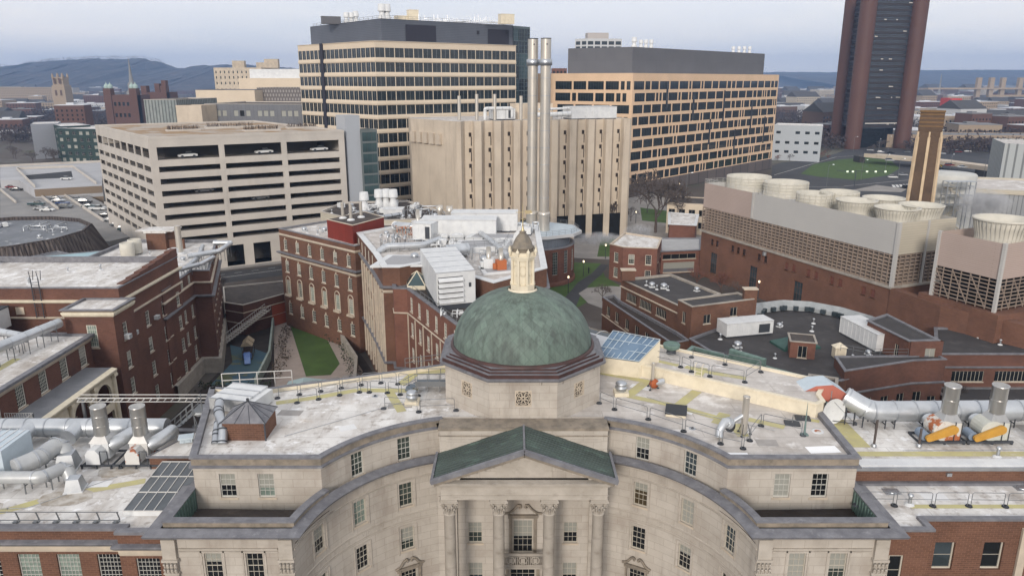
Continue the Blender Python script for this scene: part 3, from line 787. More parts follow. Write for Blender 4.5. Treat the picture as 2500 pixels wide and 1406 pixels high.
# main cornice with sloping lead top, following pavilions and curves
def low_path(sgn):
    cx=X0+sgn*RC
    if sgn==-1: arcp=[(cx+11.9*math.cos(a),YC+11.9*math.sin(a)) for a in [PI-a1-(math.radians(72.3)-a1)*i/24 for i in range(25)]]; return [(-22.25,47.),(-22.25,41.65)]+arcp
    arcp=[(cx+11.9*math.cos(a),YC+11.9*math.sin(a)) for a in [math.radians(72.3)-(math.radians(72.3)-a1)*i/24 for i in range(25)]]; return arcp+[(23.95,41.65),(23.95,47.)]
for sgn in (-1,1):
    pth=low_path(sgn); mb=MB()
    mb.sweep(pth,[(0,20.),(.25,20.1),(.35,20.3),(.78,20.42),(.85,20.58),(.0,20.7)],mi=0,mis=[1,1,1,0,0])
    mb.build('main_cornice',[LEAD,LIME_DARK],hall)
    # pavilion
    xs=(-22.25,X0-RC-11.9*math.cos(a1)) if sgn==-1 else (X0+RC+11.9*math.cos(a1),23.95)
    mb=MB(); fm=line_map((xs[0],41.65),(xs[1],41.65)); L=fm[2]
    W=[]
    for x in ((-19.15,-16.5) if sgn==-1 else (18.28,20.91)):
        for z in (17.9,14.1,10.2,6.4,2.6): W.append((x-xs[0],z,1.1,1.95,None,3,4))
    ok=facade(mb,fm,0,20.4,W,.2)
    sd=[line_map((-22.25,50),(-22.25,41.65))] if sgn==-1 else [line_map((23.95,41.65),(23.95,50))]
    for f in sd: facade(mb,f,0,20.4,[],.2)
    mb.build('pavilion_wall',LIME,hall)
    add_windows(hall,fm,ok,3,4,'sash',FRAMEC,[GL_W,GL_D,GL_G],STONE,blinds=BLIND,blind_p=.3,push=.05)
    mb=MB()
    mb.box(xs[0]+1.0,41.55,19.15,xs[1]-1.0,41.66,19.28); mb.box(xs[0]+1.,41.6,18.95,xs[1]-1.,41.66,19.05)
    for x in (xs[0]+.45,xs[1]-.45):
        mb.box(x-.44,41.42,0,x+.44,41.66,17.55)
        mb.box(x-.5,41.36,17.5,x+.5,41.66,17.6); mb.box(x-.44,41.4,18.6,x+.44,41.66,20.0)
        mb.box(x-.52,41.3,18.42,x+.52,41.66,18.6)
    for w_ in ok[:]:
        for du in (-.72,.72): mb.box(xs[0]+w_[0]+du-.05,41.6,w_[1]-1.1,xs[0]+w_[0]+du+.05,41.66,w_[1]+1.15)
    mb.build('pilaster',LIME_PLAIN,hall)
    mb=MB()
    for x in (xs[0]+.45,xs[1]-.45):
        for r_ in range(2):
            for i in range(4):
                xx=x-.36+.24*i; mb.tube([(xx,41.4,17.62+.38*r_),(xx,41.36,17.85+.38*r_),(xx,41.27,17.96+.38*r_),(xx,41.27,17.88+.38*r_)],.07,5)
        mb.box(x-.4,41.42,17.6,x+.4,41.62,18.42)
    mb.build('pilaster_capital',LIME_PLAIN,hall)
    # terrace: low parapet and dark sunken floor
    if sgn==-1: tp=[(-22.2,46.9),(-22.2,41.9)]+[(X0-RC+(11.85)*math.cos(a),YC+11.85*math.sin(a)) for a in [PI-a1-.02-(thA-a1-.02)*i/6 for i in range(7)]]
    else: tp=[(X0+RC+11.85*math.cos(a),YC+11.85*math.sin(a)) for a in [thA-(thA-a1-.02)*i/6 for i in range(7)]]+[(23.9,41.9),(23.9,46.9)]
    mb=MB(); mb.sweep(tp,[(0,20.6),(0,21.02)],caps=False); mb.sweep(tp,[(-.42,21.0),(-.42,19.4)],caps=False,mi=1)
    mb.sweep(tp,[(.06,20.95),(.06,21.05),(-.48,21.05),(-.48,20.98)],mi=2,caps=False)
    mb.build('terrace_parapet',[LIME_DARK,PATINA,LEAD],hall)
    fp=[(p[0],min(p[1],45.94)) for p in tp]; mb=MB(); flat(mb,fp,19.45)
    mb.build('terrace_floor',SOIL if sgn==1 else BROOF,hall)
    mb=MB()
    cr=(-22.2+.5) if sgn==-1 else (23.9-.5)
    for i in range(9):
        y=42.3+i*.4; mb.box(cr-.03,y,19.5,cr+.03,y+.05,20.9)
    mb.build('copper_seam',PATINA,hall)
# roof membrane: outline from the attic path and the rear parapet
back=[(23.3,57.2),(7.6,63.6),(-6.05,63.2),(-13.7,60.1),(-21.1,57.4),(-25.0,57.9)]
inner=lambda p:p
poly=[(p[0],p[1]) for p in attic_path[-1]]+[(X0-6.2,52.1),(X0-6.2,50.35),(X0+6.2,50.35),(X0+6.2,52.1)]+[(p[0],p[1]) for p in attic_path[1]]+back[:-1]
mb=MB(); 
import mathutils.geometry as mg
def flat(mb,poly,z,mi=0):
    V=[Vector((p[0],p[1],0)) for p in poly]; n=len(mb.v)
    tr=mg.tessellate_polygon([V])
    mb.mesh([(p[0],p[1],z) for p in poly],[t if (Vector(poly[t[1]])-Vector(poly[t[0]])).cross(Vector(poly[t[2]])-Vector(poly[t[0]]))>0 else t[::-1] for t in tr],mi)
def area2(p): return sum(p[i][0]*p[(i+1)%len(p)][1]-p[(i+1)%len(p)][0]*p[i][1] for i in range(len(p)))
LP=[p for p in poly if p[0]<=X0]+[(X0,63.4)]
lp=[(p[0],p[1]) for p in attic_path[-1]]+[(X0-6.2,52.1),(X0-6.2,50.35),(X0,50.35),(X0,63.4),(-6.05,63.2),(-13.7,60.1),(-21.1,57.4)]
flat(mb,lp,FZ); mb.build('roof',WROOF,hall)
mb=MB(); rp=[(X0,50.35),(X0+6.2,50.35),(X0+6.2,52.1)]+[(p[0],p[1]) for p in attic_path[1]]+[(23.3,57.2),(7.6,63.6),(X0,63.4)]
flat(mb,rp,FZ); mb.build('roof',GROOF,hall)
bk=[(X0-3,63.35),(-6.05,63.2),(-13.7,60.1),(-21.1,57.4),(-25.,57.9)]
mb=MB(); mb.sweep(bk,[(0,10),(0,PZ-.12)],caps=False); mb.build('rear_wall',BRICK,hall)
mb=MB(); mb.sweep(bk,[(.12,PZ-.12),(.12,PZ),(-.35,PZ),(-.35,FZ)],caps=False,mis=[0,0,1]); mb.build('rear_coping',[LEAD,CREAM],hall)
# yellow walk paths laid on the roof
def strip(mb,pts,w,z):
    for a,b in zip(pts,pts[1:]):
        A=Vector(a);B=Vector(b);d=(B-A).normalized();n=Vector((-d.y,d.x))*w/2
        mb.face([(*(A-n),z),(*(B-n),z),(*(B+n),z),(*(A+n),z)])
Z3=lambda a,b:G(600+a/3.515,850+b/3.515,FZ)
Z6=lambda a,b:G(1400+a/3.514,750+b/3.514,FZ)
mb=MB(); strip(mb,[Z3(260,470),Z3(620,420),Z3(960,358)],.75,FZ+.008); strip(mb,[Z3(960,358),Z3(1470,365)],.8,FZ+.012); strip(mb,[Z3(1230,370),Z3(1340,545)],.75,FZ+.016)
strip(mb,[Z3(1330,315),Z3(1440,225)],.9,FZ+.016); strip(mb,[Z3(1400,218),Z3(1720,195)],.9,FZ+.02)
mb.build('walk_path',YELLOW,hall)
mb=MB(); strip(mb,[Z6(205,555),Z6(650,640)],.75,FZ+.008); strip(mb,[Z6(620,640),Z6(480,750)],.85,FZ+.012); strip(mb,[Z6(470,760),Z6(870,845),Z6(1100,910),Z6(1310,970)],.7,FZ+.016)
strip(mb,[Z6(900,845),Z6(1060,720)],.85,FZ+.02); strip(mb,[Z6(1230,1000),Z6(1300,910)],.9,FZ+.012); strip(mb,[Z6(1500,960),Z6(1810,1030)],.7,FZ+.016); strip(mb,[Z6(1380,1000),Z6(1460,1110)],.9,FZ+.02); strip(mb,[Z6(2000,960),Z6(2110,980)],.5,FZ+.008)
mb.build('walk_path',YELLOW,hall)
mb=MB(); strip(mb,[Z6(2010,1225),Z6(2270,1215)],1.0,FZ+.01); strip(mb,[Z6(1300,1260),Z6(1500,1262)],.5,FZ+.01)
mb.build('roof_patch',mat('fresh_white_coating',(.86,.86,.86),None,rough=.7),hall)
# raised rear roof on the right
rz_=24.25
RB=[G(1460,895,FZ),G(1990,1020,FZ),G(2012,977.6,rz_),G(2000,961,rz_),G(2020,929,rz_),G(1610,841,rz_)]
RB[0]=(7.2,63.7); RB.append((9.5,67.3))
mb=MB(); mb.prism(RB,10,rz_-.02,cap=-1); mb.build('raised_wall',CREAM,hall)
mb=MB(); flat(mb,RB,rz_-.18); mb.build('raised_roof',GROOF,hall)
mb=MB(); mb.sweep(RB,[(0,rz_-.12),(.1,rz_-.12),(.1,rz_),(-.25,rz_),(-.25,rz_-.2)],closed=True,caps=False); mb.build('raised_coping',CREAM,hall)
Z7=lambda a,b:G(1400+a/3.514,750+b/3.514,rz_-.18)
mb=MB(); strip(mb,[Z7(720,460),Z7(900,500)],.6,rz_-.172); strip(mb,[Z7(960,510),Z7(1200,565),Z7(1480,610)],.7,rz_-.168); strip(mb,[Z7(1060,600),Z7(1120,520)],.7,rz_-.164); mb.build('walk_path',YELLOW,hall)
# ---- drum, eaves, dome, lantern
DC=(X0,58.2); AP=6.15
def octo(ap,rot=PI/8): 
    r=ap/math.cos(PI/8); return [(DC[0]+r*math.cos(rot+i*PI/4),DC[1]+r*math.sin(rot+i*PI/4)) for i in range(8)]
O=octo(AP); mb=MB(); panels=[]
for i in range(8):
    fm=line_map(O[i],O[(i+1)%8]); L=fm[2]
    facade(mb,fm,FZ-.5,26.6,[(L/2,24.95,1.25,1.3)],.12)
    panels.append((fm,L))
mb.build('drum',LIME,hall)
ros=MB(); rb=MB(); hw=.62
rb.face([(-hw,.115,-hw-.03),(hw,.115,-hw-.03),(hw,.115,hw+.03),(-hw,.115,hw+.03)])
ros.box(-.62,.0,-.65,.62,.1,-.55);ros.box(-.62,.0,.55,.62,.1,.65);ros.box(-.62,.0,-.55,-.54,.1,.55);ros.box(.54,.0,-.55,.62,.1,.55)
ros.tube([(.5*math.cos(a),.05,.5*math.sin(a)) for a in [2*PI*i/24 for i in range(25)]],.035,5)
for i in range(8):
    a=PI*i/4+PI/8; c,s_=math.cos(a),math.sin(a); ros.bar((.1*c,.05,.1*s_),(.49*c,.05,.49*s_),.03,.05)
    ros.tube([(.3*math.cos(a+.39)+.1*math.cos(t),.05,.3*math.sin(a+.39)+.1*math.sin(t)) for t in [2*PI*k/8 for k in range(9)]],.022,4)
ros.tube([(.12*math.cos(a),.05,.12*math.sin(a)) for a in [2*PI*i/10 for i in range(11)]],.05,5)
for x in (-1,1):
    for z in (-1,1):
        ros.bar((x*.36,.05,z*.36),(x*.55,.05,z*.56),.05,.05); ros.bar((x*.36,.05,z*.5),(x*.55,.05,z*.38),.04,.05); ros.bar((x*.5,.05,z*.36),(x*.4,.05,z*.56),.04,.05)
rm=ros.data('rosette_grille',[STONE]); rbm=rb.data('grille_void',[BLACK])
for fm,L in panels:
    p=fm[0](L/2); n=fm[1](L/2); o=link('rosette_grille',rm,hall,(p[0],p[1],24.95),math.atan2(n[1],n[0])+PI/2); sub('grille_void',rbm,o)
streak=MB()
for (k,u,z0,z1,w_) in ((6,.6,25.9,26.45,.06),(6,4.3,26.,26.4,.05),(7,.3,24.9,26.4,.1),(7,3.2,24.3,26.3,.07),(7,3.9,23.4,26.4,.12),(5,3.9,26.,26.4,.05)):
    fm,L=panels[(k-2)%8 if 0 else k-1 if 0 else (k)%8]
    a=fm[0](u);b=fm[0](u+w_);n=fm[1](u)
    streak.face([(a[0]+n[0]*.006,a[1]+n[1]*.006,z0),(b[0]+n[0]*.006,b[1]+n[1]*.006,z0+.1),(b[0]+n[0]*.006,b[1]+n[1]*.006,z1),(a[0]+n[0]*.006,a[1]+n[1]*.006,z1)])
streak.build('water_stain',mat('black_water_stain',(.1,.085,.07),None,rough=.9),hall)
mb=MB(); OO=octo(AP)
mb.sweep(OO,[(0,26.25),(.35,26.4),(.42,26.55),(.42,26.62),(.2,26.62),(.2,26.9),(-.1,26.9),(-.1,27.05),(-.35,27.05),(-.35,27.2)],closed=True,mis=[2,1,1,1,0,1,0,1,0])
flat(mb,octo(AP-.35),27.2,1)
mb.build('eaves',[COPPERB,LEAD,LIME_DARK],hall)
RD=5.62; hD=4.5
me=MB(); nu,nv=96,26; V=[];UV=[]
prof=[(RD+.12,27.2),(RD+.12,27.32),(RD,27.4)]
me.lathe([(RD+.25,27.2),(RD+.22,27.36),(RD+.05,27.4)],DC[0],DC[1],64,0,True)
me.build('dome_base_ring',COPPERB,hall)
me=MB(); arc=[0.]; P=[]
for j in range(nv+1):
    t=(PI/2)*j/nv*0.86; P.append((RD*math.cos(t),27.38+hD*math.sin(t)/math.sin(PI/2)))
    if j: arc.append(arc[-1]+math.dist(P[j],P[j-1]))
NR=40.
for j in range(nv):
    for i in range(nu):
        i2=i+1; a,b=2*PI*i/nu,2*PI*i2/nu
        # rows shrink with the radius so that the shingles keep their shape
        v0=math.log((1+math.sin(PI/2*j/nv*.86))/(math.cos(PI/2*j/nv*.86)+1e-6)); v1=math.log((1+math.sin(PI/2*(j+1)/nv*.86))/(math.cos(PI/2*(j+1)/nv*.86)+1e-6))
        pts=[(DC[0]+P[j][0]*math.cos(a),DC[1]+P[j][0]*math.sin(a),P[j][1]),(DC[0]+P[j][0]*math.cos(b),DC[1]+P[j][0]*math.sin(b),P[j][1]),(DC[0]+P[j+1][0]*math.cos(b),DC[1]+P[j+1][0]*math.sin(b),P[j+1][1]),(DC[0]+P[j+1][0]*math.cos(a),DC[1]+P[j+1][0]*math.sin(a),P[j+1][1])]
        k=NR/(2*PI)
        me.face(pts,0,True,uv=[(k*a,k*v0*1.0*.75),(k*b,k*v0*.75),(k*b,k*v1*.75),(k*a,k*v1*.75)])
for ob in [me.build('dome',DOME,hall)]: pass
import bmesh
bm=bmesh.new(); bm.from_mesh(ob.data); bmesh.ops.remove_doubles(bm,verts=bm.verts,dist=.0005); bm.to_mesh(ob.data); bm.free()
# lantern
lan=thing('roof_lantern','cream stone lantern with small grey dome and weathervane on top of the green dome','cupola',(DC[0],DC[1],31.5)) if 0 else None
L0=31.55; cx,cy=DC
mb=MB(); mb.lathe([(1.45,L0-.05),(1.45,L0+.08),(1.2,L0+.12),(1.1,L0+.35)],cx,cy,32); 
def octa(r,z0,z1,m=mb,rot=PI/8): m.prism([(cx+r*math.cos(rot+i*PI/4),cy+r*math.sin(rot+i*PI/4)) for i in range(8)],z0,z1)
octa(1.02,L0+.3,L0+.7); octa(.82,L0+.7,L0+2.75); octa(1.02,L0+2.75,L0+2.95); octa(1.14,L0+2.95,L0+3.08); octa(.95,L0+3.08,L0+3.35)
for i in range(8):
    a=PI/8+i*PI/4; mb.cyl(cx+.9*math.cos(a),cy+.9*math.sin(a),L0+.7,L0+2.75,.12,.1,10)
    mb.cbox(cx+.9*math.cos(a),cy+.9*math.sin(a),L0+.68,.28,.28,.12,rz=a)
    a=i*PI/4
    mb.tube([(cx+.78*math.cos(a)-math.sin(a)*.24*math.cos(t),cy+.78*math.sin(a)+math.cos(a)*.24*math.cos(t),L0+1.9+.42*math.sin(t)) for t in [2*PI*k/14 for k in range(15)]],.03,4)
lt=mb.build('lantern',CREAM,hall)
mb=MB()
for i in range(8):
    a=PI/8+i*PI/4; mb.lathe([(.05,L0+3.08),(.12,L0+3.12),(.05,L0+3.2),(.15,L0+3.4),(.13,L0+3.52),(.05,L0+3.6),(.02,L0+3.72)],cx+1.1*math.cos(a),cy+1.1*math.sin(a),8)
mb.build('urn',CREAM,lt)
mb=MB(); mb.lathe([(.85,L0+3.35),(.85,L0+3.6),(.92,L0+3.65),(.92,L0+3.75),(.78,L0+3.82),(.72,L0+4.1),(.55,L0+4.45),(.35,L0+4.7),(.22,L0+4.85),(.3,L0+4.9),(.16,L0+5.0)],cx,cy,24)
mb.build('lantern_cap',mat('weathered_lead_dome',(.24,.205,.16),(.15,.135,.115),rough=.7,scale=2),lt)
mb=MB(); mb.lathe([(.16,L0+4.98),(.09,L0+5.15),(.05,L0+5.4),(.03,L0+7.0),(.0,L0+7.2)],cx,cy,8)
for i in range(4):
    a=i*PI/2+.5; mb.bar((cx,cy,L0+5.9),(cx+.35*math.cos(a),cy+.35*math.sin(a),L0+5.9),.03)
mb.bar((cx-.55,cy,L0+6.45),(cx+.65,cy+.05,L0+6.45),.03,.05); mb.mesh([(cx+.2,cy-.02,L0+6.3),(cx+.75,cy-.02,L0+6.38),(cx+.65,cy-.02,L0+6.62),(cx+.15,cy-.02,L0+6.6),(cx+.2,cy+.02,L0+6.3),(cx+.75,cy+.02,L0+6.38),(cx+.65,cy+.02,L0+6.62),(cx+.15,cy+.02,L0+6.6)],[(0,1,2,3),(7,6,5,4),(0,4,5,1),(1,5,6,2),(2,6,7,3),(3,7,4,0)])
mb.build('weathervane',mat('gilded_brass',(.5,.42,.26),None,rough=.4,metal=.6),lt)
# ================= left brick buildings =================
S=dict(c=3,r=4,style='thick',frame=FRAMEB,sill=STONE,panes=[GL_D,GL_G,GL_D],blinds=BLIND,bp=.25)
def E_(**k): d=dict(S); d.update(k); return d
# B: tall brick hospital block at the left
B=bld('brick_block','long dark brick block at the left with white flat roof and stepped parapet',loc=(-60,100,0))
mass(B,rect(-125,95.4,-52,113.5),0,21.6,BRICK_D,WROOF,coping=LEAD,rdrop=.9,belts=[(19.4,.45,.45,CREAM),(17.2,.3,.3,STONE)],
  edges={0:[E_(wins=[(125-72.2,15.),],w=1.6,h=3.4,c=4,r=6,panes=[GL_G]),E_(wins=[(125-74.2,15.3),(125-70.2,15.3)],w=.7,h=3.0,c=2,r=6,panes=[GL_G]),E_(wins=[(30,15),(20,15),(10,15)],w=1.6,h=3.2)],
         1:[E_(n=4,zs=[15.2,11.3,7.6,3.9],w=1.15,h=2.2,m0=1.6,m1=1.4)]})
mb=MB()
for i in range(7): mb.box(-53.+.02,97+i*2.4,21.6,-52.1,99.4+i*2.4-.01,21.75+.22*min(i,6)*.8)
mb.build('stepped_parapet',BRICK_D,B)
mb=MB()
for x in (-66,-77.5,-84): mb.box(x,95.3,17.9,x+1.1,95.4-.01,18.9)
mb.build('stone_panel',STONE,B)
mb=MB(); mb.bar((-63.2,95.1,17.5),(-63.2,95.1,22.9),.1);mb.bar((-62.2,95.1,17.5),(-62.2,95.1,22.9),.1)
for i in range(14): mb.bar((-63.2,95.1,17.7+i*.36),(-62.2,95.1,17.7+i*.36),.05)
for x in (-63.2,-62.2): mb.tube([(x,95.1,22.8),(x-.3,95.4,23.8),(x+.3,95.4,23.9),(x,95.6,22.6)],.05,5)
mb.build('roof_ladder',IRON,B)
mb=MB(); mb.cbox(-88,105,20.8,10.5,5,.5); mb.build('solar_frame',STONE,B)
mb=MB()
for i in range(7): mb.box(-93+i*1.45,102.6,21.35,-93+i*1.45+1.3,107.4,21.42)
mb.build('solar_panel',glass('blue_skylight_glass',(.12,.17,.25),.15,(.09,.13,.2)),B)
# lower rear wing with white rooms on the roof
B2=bld('brick_wing','dark brick wing with pale stone base and pipework on its roof, left of the playground',loc=(-60,125,0))
mass(B2,[(-75,113.4),(-51.9,107),(-52.6,119.4),(-49.8,119.6),(-57.8,144),(-75,144)],0,17.9,BRICK_D,WROOF,coping=LEAD,rdrop=.6,belts=[(15.6,.35,.35,STONE),(13.3,.55,.4,LEAD)],
  edges={1:[E_(n=4,zs=[16.7-.1],w=1.0,h=1.6,m0=1.5,m1=1.5),E_(n=4,zs=[11.4,7.7],w=1.0,h=2.1,m0=1.5,m1=1.5),E_(n=3,zs=[4.4],w=1.2,h=2.4,m0=2,m1=2)],2:[],3:[E_(n=7,zs=[16.5,11.4,7.7,4.2],w=1.0,h=2.0)]})
mb=MB(); mb.sweep([(-51.9,107),(-52.6,119.4),(-49.8,119.6),(-57.8,144)],[(0.,0),(.5,0),(.5,2.6),(.35,2.75),(0,2.8)],caps=False); mb.build('stone_base',STONEG,B2)
mb=MB(); mb.cbox(-66.5,139.5,17.3,3.6,4.2,3.2); mb.cbox(-64,138.5,17.3,4.5,.5,1.8); mb.build('roof_hut',BRICK,B2)
mb=MB(); mb.cbox(-66.5,139.5,20.5,4.2,4.8,.35); mb.prism([(-70,137.),(-63,137.),(-63,141),(-70,141)],20.84,21.); mb.build('hut_roof',WROOF,B2)
# projecting bay
B3=bld('brick_bay','dark brick bay with white cornice and air conditioner, in front of the tall block',loc=(-53,92,0))
mass(B3,rect(-56.5,90.2,-50.3,95.3),0,20.2,BRICK_D,WROOF,coping=LEAD,rdrop=.25,co=.35,cw=.1,belts=[(19.2,.25,.6,CREAM)],
 edges={0:[E_(wins=[(3.2,16.6)],w=1.3,h=3.,c=4,r=5,panes=[GL_C])],1:[E_(wins=[(2.4,z) for z in (16.6,12.6,8.9,5.2)],w=1.1,h=2.3)]})
# air conditioners in the sashes
acm=MB(); acm.box(-.42,-.55,-.28,.42,.12,.28); acf=MB()
for i in range(5): acf.box(-.36,-.57,-.2+i*.09,.36,-.553,-.16+i*.09)
aca,acb=acm.data('air_conditioner_case',[WHITEP]),acf.data('vent_grille',[RAILG])
for k,(x,y,z,l) in enumerate(((-50.28,92.6,15.8,'white window air conditioner on the projecting brick bay'),(-51.98,97.6,14.6,'lower white air conditioner on the tall brick block wall'),(-51.98,104.2,14.7,'white air conditioner in the far window of the tall brick block'))):
    t=thing('air_conditioner',l,'air conditioner',(x,y,z),PI/2,'window air conditioners'); sub('case',aca,t); sub('vent_grille',acb,t)
# long low wing with porch
B4=bld('porch_wing','two-storey brick wing with tall white windows and an arched white porch',loc=(-60,75,0))
mass(B4,rect(-80,57.2,-53.6,90.1),0,17.,BRICK_D,WROOF,coping=LEAD,rdrop=.3,co=.55,cw=.15,ch=.3,belts=[(16.,.2,.55,STONE)],
 edges={1:[E_(n=8,zs=[14.9],w=1.5,h=2.9,c=5,r=7,panes=[GL_G,GL_C]),E_(n=8,zs=[9.6],w=1.5,h=2.9,c=5,r=7)]})
mb=MB(); mb.box(-53.6,64,12.95,-50.1,88.,13.25); mb.build('porch_roof',mat('porch_deck',(.22,.225,.24),(.17,.175,.19),rough=.7,scale=.6),B4)
mb=MB()
fmp=line_map((-50.2,64.2),(-50.2,87.8)); pt,nr,L=fmp
nb=5; bw=L/nb
for i in range(nb):
    u0=i*bw; # spandrel with a round arch
    N=14; y0=64.2+u0; r=bw*.36; yc=y0+bw/2; zc=10.2
    pts=[(yc-r*math.cos(PI*k/N),zc+r*math.sin(PI*k/N)) for k in range(N+1)]
    for k in range(N):
        a,b=pts[k],pts[k+1]
        for xx in (-50.2,-50.5): mb.face([(xx,a[0],a[1]),(xx,b[0],b[1]),(xx,b[0],12.9),(xx,a[0],12.9)])
        mb.face([(-50.2,a[0],a[1]),(-50.5,a[0],a[1]),(-50.5,b[0],b[1]),(-50.2,b[0],b[1])])
    for xx in (-50.2,-50.5):
        mb.face([(xx,y0,0),(xx,yc-r,0),(xx,yc-r,12.9),(xx,y0,12.9)]); mb.face([(xx,yc+r,0),(xx,y0+bw,0),(xx,y0+bw,12.9),(xx,yc+r,12.9)])
    mb.box(-50.5,yc-r,8.0,-50.2,yc+r,8.9)
    mb.face([(-50.2,yc-r,0),(-50.2,yc-r,12),(-50.5,yc-r,12),(-50.5,yc-r,0)])
mb.build('arcade',CREAM,B4)
mb=MB()
for i in range(nb+1):
    y=64.2+i*bw; mb.cyl(-50.05,y,0,12.2,.3,.26,12); mb.cbox(-50.05,y,12.2,.8,.8,.25); mb.cbox(-50.05,y,12.45,.7,.7,.45)
mb.build('column',CREAM,B4)
mb=MB(); mb.sweep([(-50.2,64),(-50.2,88)],[(0,12.6),(.55,12.75),(.65,13.),(.65,13.15),(0,13.3)],out=1); mb.build('porch_cornice',CREAM,B4)
rail_run('terrace_railing','white iron railing around the porch roof terrace, left',[(-53.4,64.4),(-50.4,64.4),(-50.4,72.5),(-53.4,72.5)],13.25,1.,RAILW,2,.25)
# foreground left wing
FLZ=20.
FL=bld('near_brick_wing','near brick wing with duct-covered white roof, left of the limestone pavilion',loc=(-35,50,0))
PN=dict(frame=FRAMEW,c=6,r=7,style='plain',push=.05)
mass(FL,[(-62,42.65),(-25.4,42.65),(-25.4,42.2),(-22.3,42.2),(-22.3,56.9),(-62,56.9)],0,FLZ+.1,BRICK,WROOF,coping=LEAD,rdrop=.2,co=.12,cw=.45,ch=.2,belts=[(18.75,.35,.4,LEAD),(18.3,.06,.4,STONE),(14.6,.35,.35,LEAD)],
 edges={0:[dict(PN,wins=[(62-31.7,16.95,1.45,2.35,GL_C,5,7),(62-29.1,16.95,1.5,2.35,GL_C,6,7),(62-26.45,16.95,1.5,2.35,GL_D,6,7),(62-34.3,16.95,1.45,2.35,GL_D,5,7)],w=1.5,h=2.4),dict(PN,wins=[(62-31.7,12.6),(62-29.1,12.6),(62-26.45,12.6)],w=1.5,h=2.4)],
        2:[dict(PN,wins=[(1.75,16.95,1.55,2.35,GL_D,6,7),(1.75,12.6)],w=1.5,h=2.4)]})
mb=MB(); 
ZL=lambda a,b:G(a/3.463,1000+b/3.463,FLZ-.1)
strip(mb,[ZL(-300,900),ZL(60,850),ZL(480,730),ZL(1230,600)],.75,FLZ-.088); mb.build('walk_path',YELLOW,FL)
mb=MB()
for p,s_ in (((-31.2,46.5),1.2),((-29.3,50.2),.9),((-36,45.3),.8)):
    k=9; pts=[(p[0]+s_*(.8+.4*R())*math.cos(2*PI*i/k)*1.6,p[1]+s_*(.7+.5*R())*math.sin(2*PI*i/k)) for i in range(k)]; flat(mb,pts,FLZ-.086)
mb.build('ponding_stain',mat('ponding_dirt',(.33,.29,.24),(.5,.47,.43),rough=.8,scale=1.2,lohi=(.4,.6)),FL)
# small upper roof beside the hall
U=bld('stair_penthouse','low brick penthouse with white roof between near ducts and limestone hall',loc=(-24.5,53,0))
UP=[(-27.1,50.6),(-22.35,50.6),(-23.6,56.6),(-24.3,56.6)]
mass(U,UP,FLZ-.1,20.95,BRICK,WROOF,coping=None,rdrop=.03)
mb=MB(); mb.sweep(UP,[(0,20.8),(.12,20.82),(.14,20.95),(-.02,20.97)],closed=True,caps=False) if area2(UP)>0 else None; mb.build('roof_edge',LEAD,U)
# sloping glass skylight
K=bld('sloping_skylight','sloping grey glass skylight with white bars beside the limestone pavilion','skylight',loc=(-24.5,47,20))
a=(-26.0,44.3,20.25);b=(-22.6,44.3,20.25);c=(-22.6,50.1,20.75);d_=(-25.9,50.1,20.75)
mb=MB(); mb.face([a,b,c,d_]); mb.build('glass_slope',glass('skylight_glass',(.09,.1,.11),.2,(.06,.07,.08)),K)
mb=MB()
def lp(p,q,t): return tuple(p[i]+(q[i]-p[i])*t for i in range(3))
for i in range(6): p=lp(a,b,i/5);q=lp(d_,c,i/5); mb.bar((p[0],p[1],p[2]+.02),(q[0],q[1],q[2]+.02),.05,.05)
for t in (0,.36,.68,1): p=lp(a,d_,t);q=lp(b,c,t); mb.bar((p[0],p[1],p[2]+.025),(q[0],q[1],q[2]+.025),.06,.06)
mb.build('glazing_bar',RAILW,K)
mb=MB(); mb.prism([a[:2],b[:2],c[:2],d_[:2]],19.9,20.2,cap=-1); mb.face([(a[0],a[1],20.2),(b[0],b[1],20.2),b,a]); mb.face([(d_[0],d_[1],20.2),(a[0],a[1],20.2),a,d_]); mb.build('kerb',WHITEP,K)
# ================= foreground right wing =================
FR=bld('near_right_wing','near brick wing at the right with two stepped white roofs and sash windows',loc=(32,48,0))
QN=dict(frame=FRAMEC,c=1,r=2,style='thick')
mass(FR,[(24,42.2),(27.0,42.2),(27.0,43.4),(60,43.4),(60,48.1),(24,48.1)],0,20.3,BRICK,WROOF,coping=LEAD,rdrop=.2,co=.12,cw=.3,ch=.16,belts=[(14.85,.45,.3,LEAD),(14.2,.12,.35,STONE)],reveal=.25,
 edges={0:[dict(QN,wins=[(.9,17.2,.95,2.3,GL_D),(.9,12.3)],w=.95,h=2.3)],2:[dict(QN,wins=[(1.75,17.45,1.35,2.1,GL_B),(5.0,17.45,1.35,2.1,GL_D),(9,17.45,1.35,2.1,GL_D),(1.75,12.4),(5.,12.4),(9,12.4)],w=1.35,h=2.1,push=.1)]})
mb=MB(); mb.box(33.6,43.2,0,34.1,43.38,19.6); mb.build('stone_strip',STONE,FR)
mass(FR,rect(24.0,48.15,60,56.6),20.,21.6,BRICK,WROOF,coping=WHITEP,rdrop=.12,co=.15,cw=.9,ch=.1)
mb=MB(); mb.box(24.1,49.6,21.49,60,50.3,21.5); mb.build('walk_path',YELLOW,FR)
mb=MB(); mb.box(27,44.9,20.11,60,45.35,20.12); mb.box(25.6,51,21.49,26.9,56,21.5); mb.build('walk_path',YELLOW,FR)
mb=MB(); mb.sweep([(24.05,48.1),(60,48.1)],[(.02,21.1),(.16,21.2),(.2,21.5),(.02,21.55)]); mb.build('fascia',GALV,FR)
mb=MB()
for x,y in ((26.7,47.0),(36.2,47.5)):
    mb.cbox(x,y,20.1,1.1,.8,.05); mb.cyl(x,y,20.15,20.2,.32,.3,12)
mb.build('roof_drain',GALV,FR)
mb=MB(); mb.cbox(31.2,48.05,20.75,.35,.2,.25); mb.build('wall_lamp',GALV,FR)
